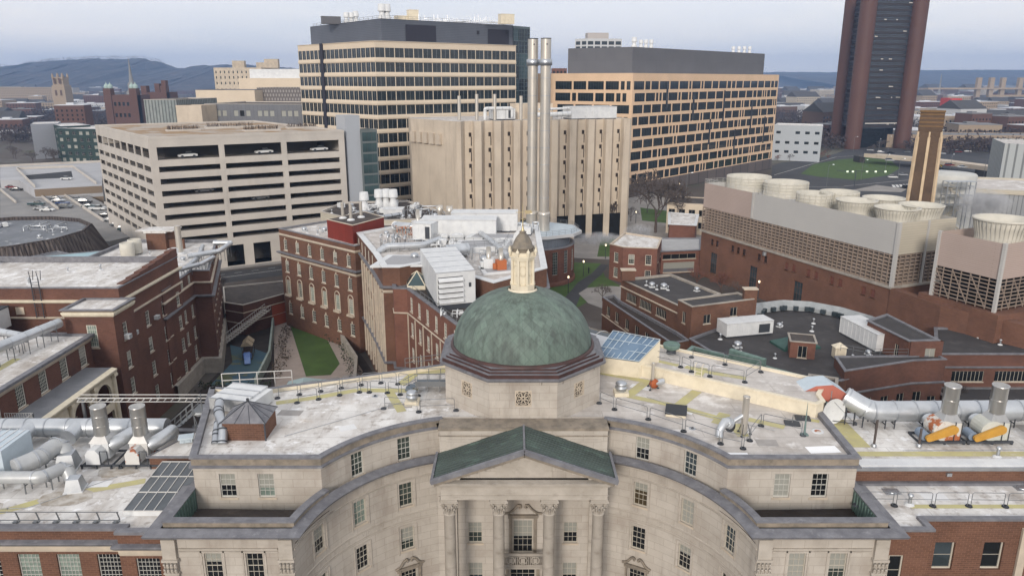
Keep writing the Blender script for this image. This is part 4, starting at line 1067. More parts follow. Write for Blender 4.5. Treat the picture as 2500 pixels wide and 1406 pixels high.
# ================= centre: brick institute with stone trim =================
C=bld('brick_institute','brown brick institute with arched windows and pale stone bands, behind the dome',loc=(-25,125,0))
P1,P2=(-45.78,144.84),(-27.57,128.63)
o=off_line(P1,P2,15)
C1=[P1,P2,(P2[0]+o[0],P2[1]+o[1]),(P1[0]+o[0],P1[1]+o[1])]
S2=dict(S,frame=FRAMEB)
def F_(**k): d=dict(S2); d.update(k); return d
mass(C,C1,0,20.,BRICK,GROOF,coping=LEAD,rdrop=.4,belts=[(18.6,.2,.4,STONE),(14.9,.6,.5,LEAD),(14.3,.15,.4,STONE)],
 edges={0:[F_(n=6,zs=[16.9],w=1.2,h=2.1,r=6),F_(n=6,zs=[12.6],w=1.25,h=2.3,r=6),F_(n=6,zs=[8.4],w=1.3,h=2.9,c=3,r=6,panes=[GL_C,GL_G]),F_(n=6,zs=[4.],w=1.25,h=2.3)]})
mb=MB(); fm=line_map(P1,P2); L=fm[2]
for i in range(6):
    u=L/12+(L-L/6)*i/5; p=fm[0](u);n=fm[1](u); rz=math.atan2(n[1],n[0])+PI/2; c_,s_=math.cos(rz),math.sin(rz)
    T=lambda x,y,z:(p[0]+x*c_-y*s_,p[1]+x*s_+y*c_,z)
    mb.tube([T(.75*math.cos(a),-.06,9.85+.75*math.sin(a)) for a in [PI*k/10 for k in range(11)]],.1,5)
    for k in (-1,1): mb.bar(T(k*.75,-.06,6.9),T(k*.75,-.06,9.85),.14)
    mb.bar(T(-.9,-.3,6.75),T(.9,-.3,6.75),.5,.3)
    for k in range(5): mb.bar(T(-.7+.35*k,-.5,6.6),T(-.7+.35*k,-.5,7.2),.06)
    for z in (18.0,13.85,5.3): mb.bar(T(0,-.04,z-.1),T(0,-.04,z+.35),.2,.12)
mb.build('window_surround',STONE,C)
C2=[(-27.9,132.5),(-21.9,115.8),(-19.02,106.8),(-16.5,106.8),(-13.2,109.6),(-2.5,98),(5.1,106.3),(5,140),(-10,147),(-19,142)]
mass(C,C2,0,21.6,BRICK,GROOF,coping=WHITEP,rdrop=.35,cw=.9,ch=.12,belts=[(18.2,.5,.45,LEAD),(17.6,.15,.4,STONE),(6.4,.45,.4,LEAD)],
 edges={0:[F_(n=5,zs=[19.9],w=1.1,h=2.0,r=5),F_(n=6,zs=[15.7,11.6,7.9,4.2],w=1.2,h=2.5)],1:[F_(n=3,zs=[15.7,11.6,8.6,4.2],w=1.2,h=2.5)],2:[],3:[F_(wins=[(1.5,12)],w=1,h=2.)],4:[],5:[F_(n=5,zs=[16,12,8],w=1.1,h=2.2)]})
mb=MB()
for p,q,k in (((-27.9,132.5),(-21.9,115.8),7),((-21.9,115.8),(-19.02,106.8),4)):
    f=line_map(p,q)
    for i in range(k+1):
        u=f[2]*i/k; u=min(max(u,.25),f[2]-.25); a=f[0](u);n=f[1](u); mb.cbox(a[0]+n[0]*.1,a[1]+n[1]*.1,1,.26,.42,16.6,rz=math.atan2(n[1],n[0]))
mb.build('stone_pilaster',STONE,C)
# lower long wing running behind the dome
C3=[(-18.9,107.9),(-16.6,106.9),(-14.9,108),(-6.3,86.7),(-1.9,76.5),(6,79.5),(4,96),(-10,112)]
mass(C,[(-17.7,107.1),(-17.2,104.6),(-15.2,104.4),(-6.4,86.9),(-2.4,76.5),(6.5,79.5),(4,98),(-10,112)],0,19.,BRICK_R,BROOF,coping=LEAD,rdrop=.5,cw=.5,belts=[(15.1,.12,.2,STONE),(6.4,.4,.35,LEAD)],
 edges={2:[F_(n=6,zs=[17.0,13.2,9.4,5.],w=1.0,h=2.1,m0=1.8,m1=1.5)],3:[F_(n=3,zs=[17.,13.2,9.4],w=1.,h=2.1)],4:[F_(n=2,zs=[16.6,13],w=1,h=2)]})
mb=MB(); f=line_map((-15.2,104.4),(-6.4,86.9))
for i in range(7):
    a=f[0](min(max(f[2]*i/6,.2),f[2]-.2)); n=f[1](0); mb.cbox(a[0]+n[0]*.05,a[1]+n[1]*.05,6.8,.14,.2,8.3,rz=math.atan2(n[1],n[0]))
mb.build('stone_strip',STONE,C)
# red penthouse with three flues
PH=bld('red_penthouse','bright red metal plant room on the brick institute roof, carrying three silver flues','plant room',loc=(-30,136,19.6))
ph=[(-34.4,137.6),(-28.4,131.6),(-24.2,140.),(-29.,146)]
REDM=mat('oxide_red_cladding',(.2,.03,.02),(.16,.027,.018),rough=.6,scale=.3,brick=(1.1,30,.03,(1,1,1),(.93,.93,.93),(.7,.7,.7),.8))
mass(PH,ph,19.6,23.1,REDM,BROOF,coping=STONE,rdrop=.05,co=.1,cw=.2,ch=.1)
fl=MB(); fl.cyl(0,0,.3,3.0,.3,.3,12); fs=MB(); fs.lathe([(.75,0),(.72,.12),(.32,.35)],0,0,12)
fa,fb=fl.data('flue_pipe',[STEEL]),fs.data('flashing',[WHITEP])
for k,(x,y,l) in enumerate(((-31.6,138.6,'tall silver flue at the near left corner of the red plant room'),(-29.7,136.6,'silver flue nearest the front corner of the red plant room'),(-28.4,139.6,'rearmost silver flue on the red plant room'))):
    t=thing('roof_flue',l,'flue',(x,y,23.07),0,'silver flues on the red plant room'); sub('flue_pipe',fa,t); sub('flashing',fb,t)
# rear low building of the institute with worn roof
C5=bld('rear_flat_building','flat brown-roofed building with white fans between parking garage and ribbed concrete block',loc=(-30,185,0))
mass(C5,[(-48.5,188),(-42.3,181.5),(-30,176),(-15.2,178.5),(-14,182),(-29,206),(-46,203)],0,16,CTCREAM,BROOF,coping=CONC,rdrop=.5,belts=[(12.5,.3,.4,STONE)])
mass(C5,[(-40,152),(-14,146),(-5,160),(-12,178),(-33,176)],0,15.,BRICK,BROOF,coping=CONC,rdrop=.4)
mb=MB(); mb.lathe([(12.5,12),(12.5,14.5),(12.2,15),(11,15.6),(0.,16.6)],-9.,168,40,0,True,a0=-.6,a1=2.1); mb.build('curved_roof',mat('ribbed_grey_roof',(.2,.19,.18),(.15,.145,.14),rough=.7,scale=.4,stretch=(3,1,1)),C5)
# round building with steel stacks
Rb=bld('round_brick_plant','round red brick plant building with grey metal upper deck under two tall stacks',loc=(5.5,183,0))
cx,cy=5.3,183.2; fm=arc_map((cx,cy),10.2,-PI*.95,PI*.5,inward=False)
mb=MB(); L=fm[2]; W=[(L*(i+.5)/13,5.6,1.5,5.6,None,3,8) for i in range(13)]
ok=facade(mb,fm,0,9.3,W,.25,step=1.2); mb.lathe([(10.55,0),(10.55,.9),(10.2,1.0)],cx,cy,48); mb.build('wall',BRICK_R,Rb)
add_windows(Rb,fm,ok,3,8,'plain',FRAMEW,[GL_B,GL_G],push=.1,sub_pane=True)
mb=MB(); mb.lathe([(10.3,9.1),(10.3,9.35),(9.8,9.4),(9.0,9.3)],cx,cy,48); mb.build('coping',LEAD,Rb)
mb=MB(); mb.lathe([(9.1,9.2),(9.1,11.6)],cx,cy,48); mb.build('metal_wall',mat('blue_grey_cladding',(.17,.19,.22),(.14,.16,.19),rough=.5,brick=(1.2,40,.04,(1,1,1),(.95,.95,.95),(.6,.6,.6),.8)),Rb)
deckp=[(-4.5,176.),(2.5,173.4),(8.3,173.8),(14.9,177.2),(17.2,181.5),(16,189),(10,193),(0,193),(-5,188)]
mb=MB(); mb.prism(deckp,11.6,12.3); mb.build('deck_slab',mat('pale_metal_fascia',(.5,.51,.52),None,rough=.5),Rb)
mb=MB(); flat(mb,[(p[0]*.96+cx*.04,p[1]*.96+cy*.04) for p in deckp],12.32); mb.build('deck_floor',BLUEW,Rb)
rail_run('deck_railing','grey pipe railing round the stack deck of the round brick plant',[(p[0]*.94+cx*.06,p[1]*.94+cy*.06) for p in deckp],12.32,1.1,RAILG,3,1.6)
stm=MB(); stm.cyl(0,0,0,3.6,1.4,1.4,28); stm.lathe([(1.4,3.6),(1.46,3.7),(1.46,4.5),(1.2,4.6)],0,0,28); stm.lathe([(1.2,4.6),(1.2,44.9)],0,0,28)
s2=MB(); s2.lathe([(1.2,38.8),(1.5,38.9),(1.5,40.2),(1.2,40.3)],0,0,28); 
for z in (8,12,16,20,24,28,32,36): s2.lathe([(1.205,z),(1.23,z+.02),(1.23,z+.1),(1.205,z+.12)],0,0,28)
s3=MB(); s3.lathe([(1.21,44.7),(1.21,44.92),(1.05,44.92),(1.05,43.5),(0,43.5)],0,0,28); s3.cyl(.2,-1.2,43.4,43.7,.14,n=6)
A_,B__,C__=stm.data('stack_shaft',[STEEL]),s2.data('collar',[GALV]),s3.data('rim',[IRON])
for x,y,l in ((4.9,183.2,'left one of two tall stainless steel stacks behind the lantern'),(7.85,181.9,'right one of two tall stainless steel stacks behind the lantern')):
    t=thing('exhaust_stack',l,'stack',(x,y,12.32),0,'tall steel stacks'); sub('stack_shaft',A_,t); sub('collar',B__,t); sub('rim',C__,t)
# ================= courtyard =================
mb=MB(); flat(mb,[(-50,157),(-43,158),(-27,127),(-17,104),(-26,66),(-50,66),(-50,120),(-56,128),(-58,150)],.02); structure('courtyard',mb,SOIL)
mb=MB(); flat(mb,[(-50.5,151.4),(-44.5,153.4),(-37.6,147.8),(-25.6,120.0),(-24.5,113),(-38.5,113)],.05); structure('gravel_terrace',mb,GRAVEL)
mb=MB(); flat(mb,[(-44.6,143.5),(-43.9,145.4),(-41.2,146.4),(-38.9,144.3),(-30.2,123.2),(-30.6,118),(-34.6,117.4)],.08); structure('lawn',mb,GRASS)
mb=MB(); flat(mb,[(-53,133),(-50.5,131.5),(-48,131),(-44,128),(-42.5,118),(-42.2,114),(-49.2,113.5),(-49.3,124)],.06); structure('playground_floor',mb,mat('blue_rubber_floor',(.05,.1,.15),(.07,.12,.13),rough=.8,scale=.2,stains=(((.12,.13,.07),.18,.56,.58,.9,None),)))
wl=MB(); wl.sweep([(-24.6,110),(-26.5,121),(-37.5,146.5),(-44,153.6)],[(0,0),(0,2.3),(-.5,2.3),(-.5,0)]); wl.build('terrace_wall',STONEG,None,label='long low stone retaining wall between gravel terrace and brick institute',cat='wall')
wl=MB(); wl.sweep([(-41,112),(-42.8,125),(-48.8,147)],[(0,0),(0,1.9),(-.35,1.9),(-.35,0)]); wl.build('garden_wall',mat('weathered_green_wall',(.3,.36,.33),(.22,.26,.24),rough=.8),None,label='pale green garden wall between playground and gravel terrace',cat='wall')
LB=bld('low_annex','low dark brick annex with flat grey roof and orange panel, beside the courtyard',loc=(-52,148,0))
mass(LB,[(-56.2,140.5),(-52,138.6),(-44.2,149.6),(-49.6,156.7),(-60.6,151.7)],0,6.2,BRICK_D,BROOF,coping=CONC,rdrop=.3,cw=.2,belts=[(4.4,.06,.14,STONE),(2.2,.06,.14,STONE)])
f=line_map((-52,138.6),(-44.2,149.6)); a=f[0](6.5);b=f[0](11.8);n=f[1](0)
mb=MB(); mb.face([(a[0]+n[0]*.05,a[1]+n[1]*.05,.1),(b[0]+n[0]*.05,b[1]+n[1]*.05,.1),(b[0]+n[0]*.05,b[1]+n[1]*.05,4.3),(a[0]+n[0]*.05,a[1]+n[1]*.05,4.3)]); mb.build('orange_panel',mat('orange_cladding',(.3,.07,.035),None,rough=.7),LB)
st=thing('outdoor_stair','long straight outdoor stair with pale railings climbing to the brick annex','stair',(-52,134,0))
mb=MB(); A=Vector((-55,131,0));Bv=Vector((-48,141,4.6))
for i in range(20):
    p=A.lerp(Bv,i/20); mb.cbox(p.x,p.y,p.z-.1,1.6,.7,.16,rz=math.atan2(10,7)+PI/2)
mb.build('tread',STONEG,st)
mb=MB(); nn=Vector((10,-7,0)).normalized()*.85
for s_ in (-1,1):
    for h in (.15,.9): mb.bar(A+nn*s_+Vector((0,0,h)),Bv+nn*s_+Vector((0,0,h)),.07)
    for i in range(25):
        p=A.lerp(Bv,i/24)+nn*s_; mb.bar(p,p+Vector((0,0,.95)),.04)
mb.build('handrail',RAILW,st)
# ================= right side: low brick group, cooling plant =================
S3=dict(c=2,r=1,style='thin',frame=FRAMEC,sill=STONE,panes=[GL_D],blinds=BLIND,bp=.1)
def H_(**k): d=dict(S3); d.update(k); return d
J=bld('stepped_brick_hall','stepped brick hall with black flat roofs and bands of narrow windows, right of dome',loc=(30,130,0))
mass(J,[(21.56,142.92),(28.96,125.04),(38.31,132.60),(32.18,147.11)],0,10.2,BRICK,DROOF,coping=STONEG,rdrop=.45,belts=[(8.5,.2,.3,STONE)],
 edges={0:[H_(wins=[(9.,7.3,4.,1.6,GL_D,8,1),(14.2,7.3,3.2,1.6,GL_D,6,1),(4.,7.3,3.6,1.6,GL_D,7,1)],w=4,h=1.7)]})
mass(J,[(28.68,124.18),(30.12,120.07),(41.94,124.70),(40.30,128.86)],0,11.5,BRICK,DROOF,coping=STONEG,rdrop=.25,edges={0:[H_(wins=[(2.1,8.9),(2.1,4.8)],w=1.,h=2.)],1:[H_(wins=[(3.2,8.9),(8.6,9.6)],w=1.4,h=1.6)]})
mass(J,[(17.9,142.4),(26.0,115.4),(29.2,116.9),(28.2,121),(21,140),(20.5,144.)],0,6.7,BRICK,SOIL,coping=LEAD,rdrop=.5,belts=[(2.9,.15,.25,STONE)],
 edges={0:[H_(wins=[(3,4.6),(7,4.6),(11.5,4.6),(15.5,4.6),(19.5,4.6),(23.5,4.6)],w=1.5,h=1.9)]})
mass(J,[(29.2,116.9),(33.5,103.5),(46.5,98.8),(57.5,105),(62,118),(63.5,127),(56,134),(47,135.7),(40.7,127)],0,7.,BRICK,DROOF,coping=LEAD,rdrop=.35,cw=.4,belts=[(3.2,.15,.25,STONE)],
 edges={0:[H_(n=3,zs=[4.6],w=1.,h=1.8)],1:[]})
# terraces' pale coping and chimney
mb=MB(); mb.cbox(22.5,141.,10.5,2.6,1.4,2.0); mb.cbox(41.4,125.5,7,2.2,1.2,6); mb.build('chimney',BRICK,J)
mb=MB(); mb.cbox(22.5,141,12.5,2.9,1.7,.2); mb.cbox(41.4,125.5,13,2.5,1.5,.2); mb.build('chimney_cap',STONE,J)
# curved glazed strip along the rear edge
mb=MB(); pts=[(40.7,127.5),(45,133.6),(50.5,135.8),(56,134.6),(60.5,130.8),(63.3,126),(65,121)]
mb.sweep(pts,[(0,6.7),(0,8.0),(-1.6,8.5),(-2.2,7.4),(-2.2,6.7)],out=-1); mb.build('curved_skylight',mat('dull_skylight_metal',(.26,.28,.29),(.34,.36,.37),rough=.6,scale=.8),J)
mb=MB(); 
for i in range(18):
    t=i/17*(len(pts)-1); k=min(int(t),len(pts)-2); f_=t-k; p=(pts[k][0]*(1-f_)+pts[k+1][0]*f_,pts[k][1]*(1-f_)+pts[k+1][1]*f_); dx,dy=pts[k+1][0]-pts[k][0],pts[k+1][1]-pts[k][1]
    a=math.atan2(dy,dx); n=(math.sin(a),-math.cos(a)); mb.cbox(p[0]+n[0]*2.5,p[1]+n[1]*2.5,6.9,.9,.5,.75,rz=a)
mb.build('skylight_pane',GL_B,J)
# rooftop things on the black roof
def roof_unit(name,label,cat,x,y,z,w,d,h,rz,m,ribs=8,group=None,grille=True):
    t=thing(name,label,cat,(x,y,z),rz,group); mb=MB(); mb.box(-w/2,-d/2,.25,w/2,d/2,h); 
    for i in range(ribs+1): 
        xx=-w/2+w*i/ribs; mb.box(xx-.03,-d/2-.05,.25,xx+.03,d/2+.05,h+.06)
    o=mb.data('cabinet',[m]); sub('cabinet',o,t)
    mb=MB(); mb.box(-w/2-.08,-d/2-.08,h+.061,w/2+.08,d/2+.08,h+.13); sub('lid',mb.data('lid',[m]),t)
    if grille:
        mb=MB(); 
        for i in range(8): mb.box(w*.2,-d/2-.09,.6+i*(h-1)/8,w*.42,-d/2-.051,.6+i*(h-1)/8+.09)
        mb.box(w*.19,-d/2-.06,.5,w*.43,-d/2-.052,h-.4); sub('vent_grille',mb.data('vent_grille',[IRON]),t)
    mb=MB(); mb.box(-w/2+.1,-d/2+.1,0,w/2-.1,d/2-.1,.25); sub('base_frame',mb.data('base_frame',[IRON]),t)
    return t
roof_unit('roof_air_unit','long white ribbed air handler on the black roof beside the small brick tower','air handler',39.3,120.2,6.7,8.6,3.2,2.4,.25,WHITEP,9)
roof_unit('roof_air_unit','white ribbed air handler standing end-on in front of the right brick block','air handler',58.,115.9,6.7,9.6,3.6,2.9,1.75,WHITEP,9)
for (x,y,l) in ((38.0,121.5,'small cream vent hood near the left air handler on the black roof'),(50.6,109.2,'small cream vent hood at the end of the roof railing, right')):
    t=thing('vent_hood',l,'roof vent',(x,y,6.65)); mb=MB(); mb.cbox(0,0,0,1.7,1.3,1.7); mb.mesh([(-1,-.8,1.7),(1,-.8,1.7),(1,.8,1.7),(-1,.8,1.7),(0,0,2.4)],[(0,1,4),(1,2,4),(2,3,4),(3,0,4),(3,2,1,0)]); sub('hood_body',mb.data('hood_body',[CREAM]),t)
    mb=MB()
    for i in range(6): mb.box(-.6,-.68,.3+i*.2,.6,-.655,.36+i*.2)
    sub('louver',mb.data('louver',[STONE]),t)
t=thing('copper_skylight','low green copper hipped skylight with a small black cap on the black roof','skylight',(45.7,114.3,6.65),.2); mb=MB()
mb.mesh([(-3.2,-2.2,0),(3.2,-2.2,0),(3.2,2.2,0),(-3.2,2.2,0),(-3.2,-2.2,.35),(3.2,-2.2,.35),(3.2,2.2,.35),(-3.2,2.2,.35),(-.5,0,1.7),(.5,0,1.7)],[(0,1,5,4),(1,2,6,5),(2,3,7,6),(3,0,4,7),(4,5,9,8),(5,6,9),(6,7,8,9),(7,4,8)])
for i in range(5):
    x=-2.6+i*1.3; mb.bar((x,-2.2,.37),(x*.18,0,1.72),.06)
sub('roof',mb.data('roof',[mat('dark_green_copper',(.03,.075,.065),(.045,.1,.085),rough=.5,scale=1)]),t); mb=MB(); mb.cbox(0,0,1.65,.9,.6,.4); sub('ridge_cap',mb.data('ridge_cap',[IRON]),t)
EL=bld('stair_tower','small brick stair head with slatted window in front of the green copper skylight',loc=(44.8,110,6.6))
mass(EL,[(42.9,109.0),(46.4,108.0),(47.4,111.7),(43.9,112.7)],6.,9.4,BRICK_R,BROOF,coping=STONEG,rdrop=.1,co=.2,cw=.1,edges={0:[H_(wins=[(1.8,7.7)],w=1.3,h=1.9)]})
# K: brick block and long wing to the right
K2=bld('corner_brick_block','brick block with black roof and paired windows behind the red duct hood',loc=(57,108,0))
mass(K2,[(57.5,115.4),(62.2,118.7),(63.8,106.0),(59.2,105.6)],0,10.6,BRICK_D,DROOF,coping=LEAD,rdrop=.2,co=.2,edges={1:[],2:[],3:[H_(wins=[(3,8.2),(7.5,8.2)],w=.9,h=1.9)]})
mass(K2,[(48.2,105.2),(47.2,99.3),(59.2,103.5),(64.2,104.0),(64,105.9),(59,105.5)],0,8.3,BRICK_D,DROOF,coping=LEAD,rdrop=.2,co=.1,belts=[(4.4,.25,.35,LEAD)],
 edges={1:[H_(wins=[(8,2.4),(4.8,2.6),(11,2.4)],w=1.4,h=1.7)],2:[H_(wins=[(3.6,1.6),(1.2,2.4)],w=1.3,h=1.7)]})
mass(K2,[(59.4,105.3),(64.2,105.3),(64.2,106),(59.4,106)],0,10.55,BRICK_D,DROOF,edges={0:[H_(wins=[(3.,8.4)],w=1.5,h=2.1),H_(wins=[(3.1,2.9)],w=1.5,h=2.)]})
rail_run('roof_railing','thin grey railing along the black roof edge at right',[(50.,107.5),(53,105.6),(59.2,105.4)],8.3,1.,RAILG,2,1.8)
K3=bld('long_brick_wing','long low brick wing with black roof and ribbon windows at the right edge',loc=(80,110,0))
mass(K3,[(64.5,107.),(100,107.),(106,119.5),(71,119.5)],0,8,BRICK_D,DROOF,coping=LEAD,rdrop=.3,co=.2,belts=[(5.6,.25,.3,LEAD)],
 edges={0:[dict(S3,wins=[(5.2,4.3),(11.8,4.3),(18.5,4.3),(25,4.3)],w=4.9,h=1.7,c=8)]})
mass(K3,[(64.5,101.5),(100,101.5),(100,106.9),(64.5,106.9)],0,2.6,BRICK_D,DROOF,coping=GALV,rdrop=.2,co=.2,edges={0:[H_(n=5,zs=[1.2],w=1.4,h=1.6)]})
# cooling plant
CT=bld('cooling_plant','large cooling tower house: brick base, brown louvres and pale siding, left of the brick chimney','cooling plant',loc=(62,158,0))
ct=[(47.8,186),(69.2,132.),(82.5,137.5),(61,191)]
def wrapf(p,q,z0,z1,m,name,W=[],rev=.3,root=None):
    mb=MB(); fm=line_map(p,q); ok=facade(mb,fm,z0,z1,W,rev); mb.build(name,m,root); return fm,ok
L_=math.dist(ct[0],ct[1]); W=[]
for u in (4.5,6.5,12.5,14.6,16.7,22,24.2,31,33.2,37.5,39.7,44.,46.2,52,54.2): W.append((u,9.3,1.1,1.6,GL_D if u<26 else None,2,2))
for u in (5.6,20.5,35.): W.append((u,4.2,2.6,5.2,GL_B,3,4))
mb=MB(); fm=line_map(ct[0],ct[1]); ok=facade(mb,fm,0,11.5,W,.25); facade(mb,line_map(ct[1],ct[2]),0,11.5,[],.2); facade(mb,line_map(ct[3],ct[0]),0,11.5,[],.2); mb.build('brick_base',BRICK_W,CT)
BW_=mat('bricked_up_opening',(.17,.065,.047),(.13,.05,.038),rough=.9,scale=1)
add_windows(CT,fm,[w if w[4] else (w[0],w[1],w[2],w[3],BW_,1,1) for w in ok],2,3,'plain',BRICK_W,[GL_D],STONE,push=.1)
mb=MB(); mb.sweep([ct[3],ct[0],ct[1],ct[2],ct[3]],[(-.15,23.4),(-.15,21.9)],out=1,caps=False); mb.build('parapet_inner',CTGREY,CT)
mb=MB(); mb.sweep(ct,[(0,11.2),(.35,11.25),(.35,11.6),(0,11.7)],closed=True,caps=False); mb.build('ledge',STONEG,CT)
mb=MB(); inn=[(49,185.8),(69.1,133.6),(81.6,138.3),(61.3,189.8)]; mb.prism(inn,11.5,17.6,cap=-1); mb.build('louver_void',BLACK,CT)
mb=MB()
for p,q,nn_ in ((ct[0],ct[1],48),(ct[1],ct[2],11),(ct[3],ct[0],10)):
    f=line_map(p,q)
    for i in range(nn_+1):
        a=f[0](f[2]*i/nn_); mb.cbox(a[0],a[1],11.6,.14,.2,5.9,rz=math.atan2(f[1](0)[1],f[1](0)[0])+PI/2)
    for k in range(9):
        z=11.8+k*.68; a=f[0](0);b=f[0](f[2]);n=f[1](0)
        mb.face([(a[0],a[1],z),(b[0],b[1],z),(b[0]-n[0]*.45,b[1]-n[1]*.45,z+.3),(a[0]-n[0]*.45,a[1]-n[1]*.45,z+.3)]); mb.face([(a[0],a[1],z),(a[0],a[1],z-.07),(b[0],b[1],z-.07),(b[0],b[1],z)])
mb.build('louver',LOUV,CT)
mb=MB(); f=line_map(ct[0],ct[1]); q=f[0](18.5); facade(mb,line_map(ct[0],q),17.5,23.4,[],.1); facade(mb,line_map(ct[3],ct[0]),17.5,23.4,[],.1); mb.build('pink_siding',CTPINK,CT)
mb=MB(); facade(mb,line_map(q,ct[1]),17.5,23.4,[],.1); mb.build('grey_siding',CTGREY,CT)
mb=MB(); facade(mb,line_map(ct[1],ct[2]),17.5,23.4,[],.1); facade(mb,line_map(ct[2],ct[3]),0,23.4,[],.1); mb.build('cream_siding',CTCREAM,CT)
mb=MB(); mb.cbox(ct[1][0]+.0,ct[1][1]-.05,11.6,.6,.6,11.85,rz=.4); g_=line_map(ct[1],ct[2]); a=g_[0](7.2); mb.cbox(a[0]+.05,a[1]-.1,11.6,.35,.35,11.8,rz=.4)
a=f[0](18.5); mb.cbox(a[0]-.05,a[1]-.05,17.6,.5,.4,5.85,rz=-1.19); mb.build('corner_trim',CTGREY,CT)
mb=MB(); flat(mb,ct,21.9); mb.build('deck',CTGREY,CT)
rail_run('deck_railing','white pipe railing on the front edge of the cooling tower deck',[ct[3],ct[0],f[0](20),f[0](30)],23.3,1.1,RAILW,3,1.8)
mb=MB(); mb.cyl(56.5,163.6,10.2,11.,.5,.5,12); mb.build('wall_horn',GALV,CT)
# shrouds
def shroud(x,y,z,r,h,label,kind,rt=None):
    t=thing('fan_shroud',label,'cooling fan',(x,y,z),0,'cooling tower fan shrouds'); mb=MB(); rt=rt or r*.93
    prof=[(r*.9,0),(r*.84,h*.35),(r*.88,h*.7),(r,h),(r*.96,h),(r*.84,h*.7),(r*.8,h*.35)] if kind=='cone' else [(r,0),(r*.97,h*.5),(r,h),(r*.95,h),(r*.93,h*.2)]
    mb.lathe(prof,0,0,44); mb.lathe([(r*.8,h*.3),(0,h*.3)],0,0,44); sub('shell',mb.data('shell',[CONEW]),t)
    mb=MB()
    if kind=='cone':
        mb.lathe([(r*1.0,h*.93),(r*1.03,h*.95),(r*1.03,h),(r,h+.01)],0,0,44)
        for i in range(40):
            a=2*PI*i/40; c,s=math.cos(a),math.sin(a); mb.bar((r*.91*c,r*.91*s,.05),(r*.85*c,r*.85*s,h*.4),.09); mb.bar((r*.85*c,r*.85*s,h*.4),(r*1.0*c,r*1.0*s,h*.95),.09)
    else:
        for k in range(5): mb.lathe([(r*1.0,h*(k+.5)/5-.06),(r*1.03,h*(k+.5)/5),(r*1.0,h*(k+.5)/5+.06)],0,0,44)
        for i in range(20):
            a=2*PI*i/20; mb.bar((r*1.01*math.cos(a),r*1.01*math.sin(a),0),(r*1.01*math.cos(a),r*1.01*math.sin(a),h),.1)
    sub('rib',mb.data('rib',[CONEW]),t)
    mb=MB()
    for i in range(6):
        a=PI*i/3+.3; mb.bar((0,0,h*.34),(r*.76*math.cos(a),r*.76*math.sin(a),h*.34),.3,.06)
    mb.cyl(0,0,h*.3,h*.42,.4,n=8); sub('fan_blade',mb.data('fan_blade',[IRON]),t)
for (px,py,r,k,l) in ((1829,430,5.2,'flat','far left wide white fan drum on the cooling plant deck'),(1920,444,4.9,'flat','second wide white fan drum from the left on the cooling plant'),(1975,472,3.6,'flat','banded white fan drum in front of the middle of the cooling deck'),(2050,468,3.9,'flat','weathered fan drum behind the banded drum'),
   (2077,490,3.8,'cone','flared ribbed white fan cone at the left of the near group'),(2158,483,3.9,'cone','rear flared fan cone between two nearer cones'),(2187,508,3.9,'cone','nearest flared white fan cone at the plant corner'),(2250,500,3.9,'cone','right flared fan cone beside the brick chimney')):
    x,y=G(px,py,25.2)
    if px in (1975,2077): x+=1.5;y+=.6
    if px==2187: x+=.6;y+=.5
    shroud(x,y,21.9,r,3.4,l,k)
CT2=bld('second_cooling_tower','pink-sided cooling tower with open timber louvres at the right edge','cooling plant',loc=(80,120,0))
c2=[(72.3,124.4),(76.8,114.2),(88,119.2),(84,129.5)]
mb=MB(); mb.prism(c2,17.6,23.4,cap=-1); mb.build('siding',CTPINK,CT2)
mb=MB(); flat(mb,c2,21.5); mb.build('deck',CTGREY,CT2)
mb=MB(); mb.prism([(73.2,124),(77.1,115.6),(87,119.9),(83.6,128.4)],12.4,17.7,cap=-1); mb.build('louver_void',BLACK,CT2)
mb=MB()
for p,q,nn_ in ((c2[0],c2[1],7),(c2[1],c2[2],7)):
    f=line_map(p,q); a=f[0](0);b=f[0](f[2]);n=f[1](0)
    for i in range(nn_+1):
        c=f[0](f[2]*i/nn_); mb.cbox(c[0],c[1],12.4,.13,.13,5.3,rz=.3)
    for k in range(8): z=12.8+k*.62; mb.bar((a[0],a[1],z),(b[0],b[1],z),.2,.14)
    for i in range(0,nn_-1,2):
        c=f[0](f[2]*i/nn_);d2=f[0](f[2]*(i+2)/nn_); mb.bar((c[0],c[1],17.4),(d2[0],d2[1],12.6),.14)
mb.build('timber_louver',LOUV,CT2)
mb=MB(); 
for p in c2[:3]: mb.cbox(p[0],p[1],12.3,.5,.5,11.2,rz=.4)
mb.build('corner_trim',CTGREY,CT2)
mb=MB(); mb.prism([(71.,126),(76.4,112.4),(92,118),(88,132)],0,12.3); mb.build('brick_base',BRICK_W,CT2)
shroud(80.3,120.9,21.3,4.4,5.,'largest white fan cone on the pink-sided cooling tower at the right edge','cone')
# brick yard wall joining the two plants
mb=MB(); mb.prism([(69.0,131.8),(72,120.5),(80,109.5),(110,104),(110,106),(81,112),(73.5,121.5),(70.5,132)],0,11.4); mb.build('yard_wall',BRICK_W,None,label='tall plain brick yard wall running right from the cooling plant corner',cat='wall')
